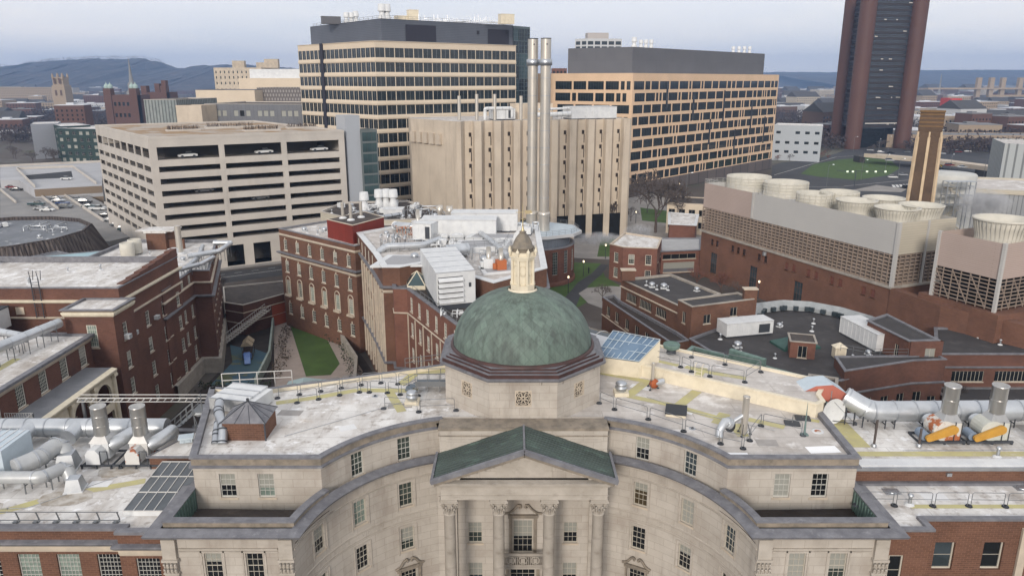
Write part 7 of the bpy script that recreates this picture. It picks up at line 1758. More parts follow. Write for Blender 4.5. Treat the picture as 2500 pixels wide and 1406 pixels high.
def twin_fan(x,y,z,label,m):
    t=thing('exhaust_fan',label,'exhaust fan',(x,y,z),0,'large exhaust fans on the near left roof'); mb=MB(); mb.cyl(-.35,.6,2.1,4.4,.55,.55,24,cap=False); mb.lathe([(.57,4.3),(.57,4.4),(.5,4.4),(.5,2.6)],-.35,.6,24)
    for zz in (2.8,3.6): mb.lathe([(.555,zz),(.575,zz+.04),(.555,zz+.08)],-.35,.6,24)
    b4=[(-1.1,-.1,1.6),(.4,-.1,1.6),(.4,1.3,1.6),(-1.1,1.3,1.6)]; ri=[(-.35+.55*math.cos(a),.6+.55*math.sin(a),2.12) for a in [PI*5/4+PI/2*i for i in range(4)]]
    for i in range(4): mb.face([b4[i],b4[(i+1)%4],ri[(i+1)%4],ri[i]])
    sub('stack',mb.data('stack',[STEEL_N]),t)
    mb=MB(); mb.box(-1.,-.05,.35,.35,1.25,1.6); mb.mesh([(-.95,-1.0,.35),(.1,-1.0,.35),(.1,-.06,.35),(-.95,-.06,.35),(-.95,-1.,1.15),(.1,-1.,1.15),(.1,-.06,1.15),(-.95,-.06,1.15),(-.7,-1.,1.5),(-.15,-1.,1.5),(-.15,-.06,1.5),(-.7,-.06,1.5)],[(0,1,5,4),(1,2,6,5),(3,0,4,7),(4,5,9,8),(5,6,10,9),(7,4,8,11),(8,9,10,11)])
    sub('fan_housing',mb.data('fan_housing',[m]),t)
    mb=MB(); mb.tube([(.3,.5,1.2),(.9,.7,1.5),(1.15,1.6,1.5),(1.1,2.6,1.35)],.52,18); sub('inlet_duct',mb.data('inlet_duct',[PIPEW]),t)
    mb=MB()
    for y_ in (-1.05,1.3): mb.box(-1.4,y_,.2,1.6,y_+.12,.35)
    for x_ in (-1.3,-.2,.9,1.5):
        mb.box(x_,-1.05,.2,x_+.1,1.4,.32); mb.bar((x_,-1,0),(x_,-1,.2),.12); mb.bar((x_,1.3,0),(x_,1.3,.2),.12)
    for x_ in (.15,.7):
        mb.bar((x_,-.95,.35),(x_,-.95,1.4),.05)
    mb.bar((.15,-.95,1.4),(.7,-.95,1.4),.05); sub('base_frame',mb.data('base_frame',[IRON]),t)
tx=sightx(255,51.6,21); twin_fan(tx,51.6,FZL,'left white exhaust fan with steel stack on the near left roof',WHITEP)
tx=sightx(350,51.6,21); twin_fan(tx,51.6,FZL,'right rust-spotted exhaust fan with steel stack on the near left roof',mat('rust_spotted_white',(.56,.55,.53),(.35,.12,.06),rough=.7,scale=1.3,lohi=(.58,.62)))
t=thing('steel_stair','grey galvanised stair and landing with railings beside the near left fans','stair',(-27.5,55.6,FZL)); mb=MB()
for i in range(9): mb.cbox(-.6+i*.3,.2,.1+i*.26,.3,1.1,.05)
mb.cbox(2.6,.4,2.4,1.6,1.6,.08); sub('tread',mb.data('tread',[RAILG]),t); mb=MB()
for y_ in (-.4,.8):
    for h in (.5,1.0): mb.bar((-.7,y_,h),(2.,y_,2.3+h),.05)
    for i in range(6): mb.bar((-.6+i*.5,y_,.1+i*.44),(-.6+i*.5,y_,1.1+i*.44),.045)
for h in (2.9,3.4):
    mb.bar((2,y_,h),(3.4,y_,h),.05); mb.bar((3.4,-.4,h),(3.4,1.2,h),.05)
for x_ in (2,2.7,3.4):
    for y_ in (-.4,1.2): mb.bar((x_,y_,0),(x_,y_,3.4),.06)
sub('handrail',mb.data('handrail',[RAILG]),t)
t=thing('cable_tray','long pale cable tray bridge running behind the two near left stacks','cable tray',(-33,60,21.3)); mb=MB()
for y_ in (-.35,.35):
    for z_ in (0,.35): mb.bar((-4.5,y_,z_),(8.5,y_,z_),.06)
for i in range(22):
    x=-4.5+i*.62; mb.bar((x,-.35,0),(x,.35,0),.05); mb.bar((x,-.35,0),(x+.31,-.35,.35),.04)
sub('truss',mb.data('truss',[RAILW]),t); mb=MB()
for x in (-4.2,8.2): mb.bar((x,0,0),(x,0,-21.3),.2)
sub('leg',mb.data('leg',[RAILG]),t)
simple_box('control_box','small blue-grey tilted panel on the stair penthouse roof','control box',-25.3,53.0,20.95,.9,.6,.3,.3,BLUEW)
hoop_rail((-25.7,55.6),(-24.3,53.1),20.93,'grey railing with round bases on the stair penthouse roof',None)
# --- ducts over the porch wing (two long runs joining)
duct('roof_duct','long silver duct climbing diagonally over the porch wing roof','duct',[(-62,55,18.8),(-59.5,72,18.8),(-58.2,80.5,18.8),(-56.5,89.,18.8)],.6,16.7,PIPEW,n=18,legs=4)
duct('roof_duct','upper silver branch duct entering the frame at left over the porch wing','duct',[(-72,86,18.8),(-62.5,86,18.8),(-57.7,84,18.8)],.42,16.7,PIPEW,n=16,legs=3)
duct('roof_duct','lower silver branch duct entering the frame at left over the porch wing','duct',[(-70,76,18.8),(-63.5,79,18.8),(-58.6,78.5,18.8)],.55,16.7,PIPEW,n=16,legs=3)
simple_box('roof_room','white-framed plant room with dark opening at left behind the ducts','roof room',-70.5,91.5,16.8,9,5,2.6,0,WHITEP,IRON)
t=thing('roof_walk','yellow walkway strip on the porch wing roof','walkway',(-57,70,16.72)); mb=MB(); mb.box(-1.2,-14,0,-.2,12,.01); sub('strip',mb.data('strip',[YELLOW]),t)
# pipes on the rear wing roof
duct('roof_duct','silver pipe run looping over the rear brick wing roof, upper','duct',[(-54.,133,19.6),(-50.8,133,19.6),(-50.8,127,19.4),(-55.,124,19.2)],.42,17.3,PIPEW,n=14,legs=2)
duct('roof_duct','silver pipe run looping over the rear brick wing roof, middle','duct',[(-53,118.5,18.6),(-54.,126,18.6),(-56.5,134,18.8)],.38,17.3,PIPEW,n=14,legs=3)
duct('roof_duct','silver pipe run along the edge of the rear brick wing roof, lower','duct',[(-53.2,109,18.6),(-53.6,117,18.6),(-51.6,121,18.6),(-51.4,126,18.6)],.36,17.3,PIPEW,n=14,legs=3)
t=thing('roof_flue','wide grey flue pipe rising from the rear brick wing roof','flue',(sightx(436,134,20),134,17.3)); mb=MB(); mb.cyl(0,0,0,5.2,.55,.55,16); sub('flue_pipe',mb.data('flue_pipe',[STEEL]),t); mb=MB(); mb.lathe([(.9,0),(.9,.2),(.55,.4)],0,0,16); sub('flashing',mb.data('flashing',[WHITEP]),t)
# --- institute roof clutter
AH=thing('air_handler','huge white louvred air handler on the institute roof just left of the lantern','air handler',(-9,101,18.6)); mb=MB()
Q=[(-14.6,115.5),(-10.1,94.8),(-4.9,96.6),(-5.7,110)]
Q=[(-13.8,110.),(-9.9,95.),(-4.9,96.8),(-8.6,111.5)]
mb.prism(Q,19.2,23.6); mb.build('cabinet',WHITEP,AH); mb=MB(); mb.prism(Q,18.5,19.2,cap=-1); mb.build('base_frame',IRON,AH)
f=line_map(Q[1],Q[2]); n=f[1](0); mb=MB()
for k in range(5):
    a=f[0](.2);b=f[0](3.6); z=22.9-k*.72
    mb.face([(a[0],a[1],z),(b[0],b[1],z),(b[0]+n[0]*.45,b[1]+n[1]*.45,z-.35),(a[0]+n[0]*.45,a[1]+n[1]*.45,z-.35)]); mb.face([(a[0]+n[0]*.45,a[1]+n[1]*.45,z-.35),(b[0]+n[0]*.45,b[1]+n[1]*.45,z-.35),(b[0]+n[0]*.45,b[1]+n[1]*.45,z-.5),(a[0]+n[0]*.45,a[1]+n[1]*.45,z-.5)])
mb.build('louver',WHITEP,AH); mb=MB(); a=f[0](.2);b=f[0](3.6); mb.face([(a[0]+n[0]*.02,a[1]+n[1]*.02,19.4),(b[0]+n[0]*.02,b[1]+n[1]*.02,19.4),(b[0]+n[0]*.02,b[1]+n[1]*.02,23),(a[0]+n[0]*.02,a[1]+n[1]*.02,23)]); a=f[0](4.4);b=f[0](4.75); mb.face([(a[0]+n[0]*.02,a[1]+n[1]*.02,21.4),(b[0]+n[0]*.02,b[1]+n[1]*.02,21.4),(b[0]+n[0]*.02,b[1]+n[1]*.02,22),(a[0]+n[0]*.02,a[1]+n[1]*.02,22)]); mb.build('louver_void',IRON,AH)
mb=MB(); 
for k in range(6):
    a=lp((*Q[0],23.62),(*Q[1],23.62),k/5); b=lp((*Q[3],23.62),(*Q[2],23.62),k/5); mb.bar(a,b,.06)
mb.build('roof_seam',GALV,AH)
zr2=21.25
t=bld('glass_pyramid','glass pyramid skylight left of the huge air handler','skylight',loc=(-15,107,19)); mb=MB(); pb=[(-15.2,105),(-12.6,105),(-12.6,109),(-16,109.5)]
for i in range(4): mb.face([(*pb[i],19.2),(*pb[(i+1)%4],19.2),(-14.,107,20.9)])
mb.build('glazing',GL_T,t); mb=MB()
for p in pb: mb.bar((*p,19.2),(-14,107,20.92),.12)
mb.prism(pb,18.6,19.2,cap=-1); mb.build('frame',CREAM,t)
roof_unit('roof_air_unit','long white container-like air handler at the back of the institute roof','air handler',-9.3,131,zr2,13,4.5,3.2,-.02,WHITEP,7,grille=False)
roof_unit('roof_air_unit','second white container-like air handler behind the first','air handler',-5.,136.5,zr2,12,4.,3.4,-.02,WHITEP,7,grille=False)
roof_unit('roof_air_unit','white unit left end of the institute roof container group','air handler',-14.8,128.5,zr2,3.4,4.5,3.0,-.3,WHITEP,3)
dk=[((-9.5,116.5),(-1,118.5),(-.2,124),(-9.,123)),((-21,107.5),(-9.5,108.5),(-8,114),(-19.5,115)),((-8,125.5),(1.5,124.5),(2.5,128),(-7,129)),((-4,103),(2.2,105.5),(1.,109.5),(-5,107.5))]
for k,(p,l) in enumerate(zip(dk,('raised grey roof panel with white margin in front of the container units','large grey roof panel with white margin at the near institute corner','rear grey roof panel with white margin under the containers','small grey roof panel with white margin beside the lantern'))):
    t=thing('raised_roof_panel',l,'roof deck',(p[0][0],p[0][1],zr2),0,'raised roof panels on the institute'); h=.9 if k in (0,2) else .3; mb=MB(); mb.prism(p,zr2,zr2+h); mb.build('panel',WHITEP,t); mb=MB(); c=(sum(q[0] for q in p)/4,sum(q[1] for q in p)/4); flat(mb,[(q[0]*.82+c[0]*.18,q[1]*.82+c[1]*.18) for q in p],zr2+h+.01); mb.build('grey_field',mat('grey_field_membrane',(.33,.33,.34),None,rough=.8) if k==0 else bpy.data.materials['grey_field_membrane'],t)
duct('roof_duct','curved silver duct sweeping along the left edge of the institute roof','duct',[(-21.5,117.5,21.3),(-20.4,118.4,22.1),(-14.5,119.5,22.1),(-12.2,124,22.1)],.55,zr2,PIPEW,n=16,legs=4)
duct('roof_duct','looped silver duct at the rear left of the institute roof','duct',[(-21,138,21.8),(-21,133,22.8),(-17.5,131.5,22.8),(-15.5,134,22.4)],.7,zr2,PIPEW,n=16,legs=3)
duct('roof_duct','straight diagonal silver duct crossing the institute roof toward the lantern','duct',[(-5.5,128,22.4),(-2.5,118,22.4),(-.6,110.5,22.4)],.42,zr2,PIPEW,n=14,legs=5)
duct('roof_duct','short fat horizontal silver drum duct behind the huge air handler','duct',[(-10.3,113.5,22.4),(-6.9,115,22.4)],1.0,zr2,PIPEW,n=18,legs=1)
for k,(x,y,m,l) in enumerate(((-3.4,106.4,WHITEP,'white fan with flue beside the lantern on the institute roof'),(-1.6,105.6,mat('orange_red_fan',(.42,.13,.05),None,rough=.6),'orange fan with short flue beside the lantern'),(-13.5,139,YELG,'left yellow-bodied fan with silver nozzle at the back of the institute roof'),(-11.6,138,YELG,'right yellow-bodied fan with silver nozzle at the back of the institute roof'),(-17.,133.8,WHITEP,'white fan and tall flue in the rear left institute clutter'))):
    t=thing('roof_fan',l,'exhaust fan',(x,y,zr2),.3*k,'fans on the institute roof'); mb=MB(); mb.box(-.7,-.6,.3,.7,.6,1.7); mb.cyl(-.9,0,.4,1.2,.35,n=10); sub('fan_body',mb.data('fan_body',[m]),t); mb=MB(); mb.lathe([(.3,1.7),(.3,2.3),(.6,3.),(.6,4.2),(.55,4.2),(.5,3.2)] if k in (2,3) else [(.35,1.7),(.35,4.3 if k==4 else 3.4),(.3,4.2 if k==4 else 3.3)],0,0,14); sub('nozzle',mb.data('nozzle',[STEEL]),t); mb=MB(); mb.box(-1.2,-.8,0,1.,.8,.3); sub('base_frame',mb.data('base_frame',[IRON]),t)
for k,(x,y,h,l) in enumerate(((-15.2,127,3,'grey pipework bundle near the curved duct'),(-18.5,129.5,2.2,'rusty pipe stand bundle at the rear institute roof'),(-5,112,2.4,'pipe stand bundle in front of the drum duct'),(.5,113,2.2,'pipe stand bundle right of the diagonal duct'))):
    t=thing('roof_pipework',l,'pipework',(x,y,zr2),0,'pipework on the institute roof'); mb=MB(); rr=random.Random(k)
    for i in range(14):
        a,b=rr.uniform(-1.8,1.8),rr.uniform(-1.5,1.5); hh_=rr.uniform(.5,h); mb.bar((a,b,0),(a,b,hh_),.09); mb.bar((a,b,hh_),(a+rr.uniform(-1.5,1.5),b+rr.uniform(-.4,.4),hh_),.12)
    sub('pipe',mb.data('pipe',[GALV if k!=1 else RUST]),t)
x,y=-.9,126; t=thing('satellite_dish','white satellite dish behind the lantern on the institute roof','satellite dish',(1.2,122,zr2)); mb=MB(); mb.mesh([(.0,.1,1.5)]+[(1.0*math.cos(2*PI*i/18),0,1.5+1.3*math.sin(2*PI*i/18)) for i in range(18)],[(0,1+i,1+(i+1)%18) for i in range(18)]); sub('dish',mb.data('dish',[WHITEP]),t); mb=MB(); mb.bar((0,.1,1.4),(0,.5,0),.12); sub('mount',mb.data('mount',[RAILG]),t)
# white fans on the rear flat building
for k,(px,py) in enumerate(((889,505),(925,498),(942,497),(960,498))):
    x,y=G(px,py,15.6); y-=6; x=sightx(px,y,18); stub_fan(x,y,15.5 if k else 15.5,1.35,['lone tall white exhaust fan left of the trio behind the institute','left fan of the trio of tall white exhaust fans','middle fan of the trio of tall white exhaust fans','right fan of the trio of tall white exhaust fans'][k],'tall white exhaust fans behind the institute')
simple_box('plant_box','pale plant box under the trio of tall white fans','plant box',sightx(962,184,17),184,15.5,4.6,4,1.8,0,WHITEP)
simple_box('plant_box','pale plant box under the lone tall white fan','plant box',sightx(889,182,17),182,15.5,4.,4,1.2,0,GALV)
duct('roof_duct','weathered duct run on the rear flat brown roof','duct',[(-38,180,16.6),(-31,176,16.6),(-27,180,16.6)],.5,15.5,GALV,n=10,legs=2)
# courtyard objects
t=thing('play_tower','small climbing tower with peaked roofs and blue slide on the playground','play structure',(-47.2,126,.06),.2); mb=MB()
for x in (-.8,.8):
    for y in (-.8,.8,2.6): mb.bar((x,y,0),(x,y,2.6),.12)
mb.box(-.8,-.8,1.3,.8,2.6,1.4); sub('post_frame',mb.data('post_frame',[BARK]),t); mb=MB()
for y0 in (-.9,1.1): mb.mesh([(-1,y0,2.5),(1,y0,2.5),(1,y0+1.6,2.5),(-1,y0+1.6,2.5),(0,y0,3.4),(0,y0+1.6,3.4)],[(0,1,4),(2,3,5),(1,2,5,4),(3,0,4,5)])
sub('peaked_roof',mb.data('peaked_roof',[mat('tan_play_roof',(.32,.26,.18),None,rough=.7)]),t); mb=MB(); mb.bar((0,-.9,1.4),(.4,-3.8,.3),1.,.12); mb.box(-.8,-.85,.3,.8,-.7,1.2); sub('slide',mb.data('slide',[mat('blue_plastic',(.08,.16,.45),(.2,.3,.55),rough=.4,scale=1)]),t)
for k,(a,b) in enumerate(((-40.6,137),(-37.4,130.6),(-35.,126),(-33.5,122))):
    pass
bench=MB(); bench.box(-.9,-.25,.4,.9,.25,.48); bl=MB(); 
for x in (-.7,.7): bl.box(x-.05,-.2,0,x+.05,.2,.4)
ba,bb=bench.data('seat',[STONE]),bl.data('leg',[IRON])
for k,(px,py) in enumerate(((818,803),(835,838),(848,862),(780,775))):
    x,y=G(px,py,.1); t=thing('bench','pale bench beside the gravel terrace, %s from the far end'%['second','third','fourth','first'][k],'bench',(x,y,.06),-1.1,'benches by the gravel terrace'); sub('seat',ba,t); sub('leg',bb,t)
def hedge(x,y,w,d,h,rz,label,m,n=260,group=None,name='shrub_bed',cat='shrubs'):
    t=thing(name,label,cat,(x,y,.05),rz,group); mb=MB(); rr=random.Random(int(abs(x*7+y)))
    for i in range(n):
        a,b,c=rr.uniform(-w/2,w/2),rr.uniform(-d/2,d/2),rr.uniform(.0,h); v=Vector((rr.gauss(0,1),rr.gauss(0,1),rr.gauss(0,1))).normalized()*.28; u=Vector((rr.gauss(0,1),rr.gauss(0,1),rr.gauss(0,1))).normalized()*.2; p=Vector((a,b,c)); mb.face([p,p+v,p+v+u,p+u])
    sub('foliage',mb.data('foliage',[m]),t); return t
LEAFD=mat('dark_evergreen_leaf',(.02,.03,.018),(.035,.05,.025),rough=.9,scale=2); LEAFB=mat('dry_brown_leaf',(.06,.045,.035),(.09,.07,.05),rough=.95,scale=2)
for k,(x,y,w,d,h,rz,l,m) in enumerate(((-37,141,2.,16,1.2,.42,'dark planting bed along the right side of the gravel terrace, far end',LEAFD),(-29.,125,2.2,18,1.3,.33,'dark planting bed along the right side of the gravel terrace, near end',LEAFD),(-43.6,136,2.,14,1.3,.18,'brown planting strip between garden wall and gravel terrace, far end',LEAFB),(-40.2,122,2.2,13,1.4,.12,'brown planting strip between garden wall and gravel terrace, near end',LEAFB),(-45,112.5,12,3,1.,.1,'mixed low shrubs in front of the playground',LEAFD),(-41.5,148.5,6,1.6,.9,-.35,'dark low hedge at the far end of the gravel terrace',LEAFD))):
    hedge(x,y,w,d,h,rz,l,m)
x,y=-38,103; GP=thing('blue_shed_roof','pale blue-green hipped canopy roof just behind the left roof parapet','canopy',(-34,105,0)); mb=MB(); a,b=G(728,918,6),G(812,908,6); c_,d2=G(800,905-8,7.5),G(745,912-8,7.5)
q1_,q2_,q3_,q4_=(-32.9,98,5.),(-27.2,99,5.),(-27.5,104,5.),(-33.1,103.4,5.); r1,r2=(-30.1,100.2,6.2),(-30.3,102,6.2)
mb.face([q1_,q2_,r1]); mb.face([q2_,q3_,r2,r1]); mb.face([q3_,q4_,r2]); mb.face([q4_,q1_,r1,r2]); mb.build('hipped_roof',mat('pale_copper_canopy',(.33,.42,.42),None,rough=.6),GP); mb=MB()
for q in (q1_,q2_,q3_,q4_): mb.bar((q[0],q[1],0),q,.2)
mb.build('post',RAILG,GP)
sp_=thing('globe_lamp','white saucer street lamp beyond the left roof edge','street lamp',(sightx(487,84,8),84,0)); mb=MB(); mb.cyl(0,0,0,8.6,.12,.09,8); sub('pole',mb.data('pole',[IRON]),sp_); mb=MB(); mb.lathe([(.15,8.5),(.5,8.75),(.8,9.0),(.5,9.2),(0,9.25)],0,0,16); sub('lamp_head',mb.data('lamp_head',[emit('white_lamp_glass',(.75,.75,.72),.2)]),sp_)
# ================= streets, cars, trees, far city, hills =================
rf=random.Random(11)
def poly_s(name,pts,z,m,label=None): mb=MB(); flat(mb,pts,z); return structure(name,mb,m,label)
# street in front of the garage
poly_s('street',[(-140,150),(-90,166),(-60,184),(-30,203),(-28,215),(-36,214),(-62,196),(-92,179),(-140,165)],.03,ASPH)
poly_s('pavement',[(-92,180),(-64,196.5),(-38,213),(-42,213),(-66,200),(-90,184)],.12,PAVE)
mb=MB(); strip(mb,[(-88,173),(-62,190),(-36,206)],.18,.04)
for i in range(14):
    a=(-86+i*3.6,178+i*2.35); strip(mb,[a,(a[0]+1.6,a[1]+1.05)],.12,.044)
structure('road_marking',mb,MARK)
# left parking lot
LOTZ=4.
def LT(a,b,z=LOTZ): return G(a/5.623,370+b/5.623,z)
mb=MB(); mb.prism([LT(0,1150),LT(1500,1230),LT(1960,1130),LT(1400,700),LT(1000,500),LT(0,380)],0,LOTZ-.02); structure('parking_lot',mb,mat('lot_concrete',(.27,.26,.25),(.21,.205,.2),rough=.9,scale=.1))
mb=MB(); dz=7.4
dp=[LT(0,395,dz),LT(260,395,dz),LT(470,520,dz),LT(1400,470,dz),LT(1400,150,dz),LT(0,215,dz)]
mb.prism(dp,0,dz); ddk=mb
PD=thing('parking_deck','open grey upper parking deck left of the concrete garage','parking deck',(dp[3][0],dp[3][1],0)); mb.build('deck_slab',mat('pale_deck_concrete',(.42,.42,.43),(.34,.34,.35),rough=.9,scale=.05),PD)
mb=MB(); mb.sweep([LT(470,520,dz),LT(1400,470,dz)],[(.05,.2),(.05,3.2)],caps=False); mb.sweep([LT(470,520,dz),LT(1400,470,dz)],[(.05,4.6),(.05,dz-.05)],caps=False); mb.build('tan_wall',mat('tan_wall_paint',(.22,.17,.125),None,rough=.9),PD)
mb=MB(); mb.sweep([LT(0,215,dz),LT(1400,150,dz)],[(.1,dz),(.1,dz+1.1),(-.2,dz+1.1),(-.2,dz)]); 
for a,b in (((230,250),(480,500)),((1000,220),(1320,450)),((230,250),(1000,220))): mb.sweep([LT(*a,dz),LT(*b,dz)],[(.1,dz+.01),(.1,dz+1.1),(-.2,dz+1.1),(-.2,dz+.01)])
mb.build('parapet',CONC,PD)
mb=MB(); flat(mb,[LT(330,330,dz),LT(400,385,dz),LT(1000,360,dz),LT(980,270,dz)],dz+.02); mb.build('ramp_shadow_opening',mat('ramp_opening',(.03,.03,.033),None,rough=.9),PD)
for k,(a,b,l) in enumerate((((260,395),(800,800),'low concrete barrier wall between the left two rows of parked cars'),((740,515),(1420,960),'low concrete barrier wall between the right two rows of parked cars'),((0,530),(220,710),'low concrete barrier wall at the left edge of the parking lot'),((1440,720),(1960,1080),'low concrete wall at the foot of the parking garage'))):
    w=MB(); w.sweep([LT(*a),LT(*b)],[(.2,LOTZ),(.2,LOTZ+.9),(-.2,LOTZ+.9),(-.2,LOTZ)]); w.build('barrier_wall',CONC,None,label=l,cat='wall')
# cars
def car_meshes(kind,colm):
    b=MB(); g=MB()
    if kind=='sedan': prof=[(-2.25,.35),(-2.25,.8),(-1.55,.95),(1.1,.92),(2.1,.75),(2.3,.55),(2.3,.3)]; cab=[(-1.6,.93),(-1.0,1.42),(.35,1.44),(1.15,.9)]
    elif kind=='suv': prof=[(-2.3,.4),(-2.3,1.0),(-2.1,1.1),(1.1,1.08),(2.15,.9),(2.3,.65),(2.3,.35)]; cab=[(-2.15,1.08),(-1.9,1.72),(.4,1.74),(1.15,1.05)]
    else: prof=[(-2.8,.45),(-2.8,1.15),(.0,1.15),(1.4,1.12),(2.6,1.0),(2.8,.7),(2.8,.4)]; cab=[(-.5,1.13),(-.4,1.85),(.9,1.87),(1.6,1.1)]
    w=.9
    for s in (-1,1):
        P=[(x,s*w,z) for x,z in prof]; b.face(P if s>0 else P[::-1])
    for i in range(len(prof)):
        a,c=prof[i],prof[(i+1)%len(prof)]; b.face([(a[0],-w,a[1]),(a[0],w,a[1]),(c[0],w,c[1]),(c[0],-w,c[1])])
    # roof
    wt=.68
    b.face([(cab[1][0],-wt,cab[1][1]),(cab[2][0],-wt,cab[2][1]),(cab[2][0],wt,cab[2][1]),(cab[1][0],wt,cab[1][1])])
    for s in (-1,1):
        Q=[(cab[0][0],s*.85,cab[0][1]),(cab[3][0],s*.85,cab[3][1]),(cab[2][0],s*(wt+.01),cab[2][1]-.02),(cab[1][0],s*(wt+.01),cab[1][1]-.02)]; g.face(Q if s<0 else Q[::-1])
    g.face([(cab[3][0],-.84,cab[3][1]),(cab[3][0],.84,cab[3][1]),(cab[2][0],wt,cab[2][1]-.02),(cab[2][0],-wt,cab[2][1]-.02)])
    g.face([(cab[0][0],.84,cab[0][1]),(cab[0][0],-.84,cab[0][1]),(cab[1][0],-wt,cab[1][1]-.02),(cab[1][0],wt,cab[1][1]-.02)])
    if kind=='pickup': g.box(-2.7,-.75,1.151,-.55,.75,1.16)
    return b.data('body',[colm]),g.data('windows',[GL_D])
wm=MB(); wm.tube([(0,-.1,.33),(0,.1,.33)],.34,12); wheel=wm.data('wheel',[IRON])
CARC={n:mat('car_paint_'+n,c,None,rough=.25,spec=.6) for n,c in dict(black=(.01,.011,.013),silver=(.35,.36,.37),white=(.62,.63,.63),grey=(.12,.13,.14),blue=(.03,.06,.18),red=(.17,.02,.02),green=(.02,.05,.05)).items()}
_cm={}
def car(x,y,z,rz,kind,c,label,group,wheels=True):
    if (kind,c) not in _cm: _cm[(kind,c)]=car_meshes(kind,CARC[c])
    t=thing('parked_car' if wheels else 'car',label,'car' if kind!='pickup' else 'pickup',(x,y,z),rz,group); sub('body',_cm[(kind,c)][0],t); sub('windows',_cm[(kind,c)][1],t)
    if wheels:
        for wx in (-1.4,1.4):
            for wy in (-.85,.85): o=sub('wheel',wheel,t); o.location=(wx,wy,0)
    return t
CL=[(150,455,'suv','black','black suv at the far left of the parking lot'),(160,487,'sedan','red','dark red car partly hidden in the left row'),(225,520,'sedan','black','black sedan at the near end of the left trio'),
(500,725,'pickup','green','dark green pickup in the left row of the lot'),(560,778,'sedan','silver','silver car in front of the green pickup'),(650,800,'sedan','white','white car at the near end of the left row'),
(570,556,'sedan','black','black car at the top of the middle row'),(700,587,'sedan','red','dark red sedan in the middle row'),(770,642,'sedan','grey','grey car in the middle row, behind a white one'),(800,672,'sedan','white','white car in the middle row between grey and blue'),(860,707,'sedan','blue','blue sedan in the middle row'),(905,757,'suv','grey','grey suv at the near end of the middle row'),
(1060,655,'sedan','silver','silver car at the top of the right row'),(1170,693,'suv','black','black suv in the right row behind the white pickup'),(1215,750,'sedan','green','dark green car beside the white pickup'),(1340,787,'pickup','white','white pickup in the right row'),(1440,875,'sedan','black','black sedan in front of the white pickup'),(1525,935,'sedan','silver','silver sedan in the right row near the garage'),(1620,1000,'sedan','grey','grey sedan second from the traffic cones'),(1735,1065,'suv','green','dark green suv next to the orange traffic cones')]
drow=math.atan2(LT(1420,960)[1]-LT(740,515)[1],LT(1420,960)[0]-LT(740,515)[0])
for a,b,k,c,l in CL:
    x,y=LT(a,b,LOTZ+.5); car(x,y,LOTZ,rf.uniform(-.06,.06)+.12,k,c,l,'cars in the left parking lot')
x,y=LT(915,372,dz+.5); car(x,y,dz+.01,.05,'sedan','white','lone white car on the upper parking deck','cars in the left parking lot')
for k,(a,b) in enumerate(((1822,1110),(1918,1095))):
    x,y=LT(a,b,LOTZ+.3); t=thing('traffic_cone',['left','right'][k]+' orange traffic cone at the end of the car row','traffic cone',(x,y,LOTZ),0,'traffic cones'); mb=MB(); mb.lathe([(.4,0),(.4,.06),(.3,.06),(.06,.95),(0,.95)],0,0,12); sub('cone',mb.data('cone',[mat('cone_orange%d'%k,(.7,.09,.03),None,rough=.6)]),t); mb=MB(); mb.lathe([(.245,.3),(.17,.52)],0,0,12); sub('band',mb.data('band',[MARK]),t)
# cars inside the garage
fAi=line_map(ga[0],ga[1])
for k,(u,z,c,l) in enumerate(((9,29.0,'white','white car on the top level of the parking garage, left bay'),(28.,29.,'white','pale car on the top level of the garage, middle bay'),(43,29.,'white','white car on the top level of the garage, right bay'),(12,19.9,'silver','silver car behind the spandrel, fourth garage level'),(26,16.9,'silver','silver car behind the spandrel, middle of the fifth garage level'))):
    p=fAi[0](u);n=fAi[1](0); car(p[0]-n[0]*3.2,p[1]-n[1]*3.2,z+.03,math.atan2(-n[0],n[1])+.0,'sedan',c,l,'cars in the parking garage')
mb=MB(); 
for u in (14.8,25.5,29.5,33.6): 
    p=fAi[0](u);n=fAi[1](0); 
# ---- roads at the right
GR=lambda *p:[G(a,b,0) for a,b in p]
poly_s('road',GR((1880,470),(2600,520),(2600,385),(2250,368),(2120,362),(1990,372),(1885,405)),.02,ASPH)
poly_s('road_lawn',GR((1955,425),(1998,432),(2090,440),(2170,428),(2196,412),(2175,392),(2115,385),(2050,390),(1985,402)),.06,GRASS,'green roadside lawn in the bend of the slip road')
poly_s('verge',GR((1885,400),(1985,390),(2040,376),(2060,368),(1960,366),(1890,385)),.05,mat('winter_verge',(.1,.1,.07),(.13,.12,.1),rough=.95,scale=.1))
poly_s('median',GR((2075,466),(2200,470),(2215,462),(2140,452)),.07,PAVE); poly_s('median',GR((2290,428),(2420,418),(2500,430),(2500,436),(2400,426)),.07,EARTH)
mb=MB()
for a,b in (((1890,428),(2040,384)),((2040,384),(2130,378)),((2060,455),(2240,438)),((2300,452),(2500,462)),((2250,420),(2500,428)),((1900,455),(2060,458))): strip(mb,GR(a,b),.35,.05)
for i in range(9): a=GR((2180+i*9,452-i*.5),(2184+i*9,458-i*.5)); strip(mb,a,1.2,.06)
structure('road_marking',mb,MARK)
OV=thing('road_overpass','low concrete road overpass behind the lawn and brick chimney','bridge',(*G(2200,390,4),0)); mb=MB()
A=[G(2110,378,5),G(2270,392,5),G(2420,412,5)]; mb.sweep(A,[(.3,3.6),(.3,5.8),(-.2,5.8),(-.2,5.),(-14,5.),(-14,3.6)]); mb.build('deck',CONC_W,OV); mb=MB()
for p in A: mb.cbox(p[0],p[1]+6,0,3,9,3.6)
mb.build('pier',DROOF,OV)
ci=0
CW=[('white',),('silver',),('black',),('grey',),('red',)]
seen=set()
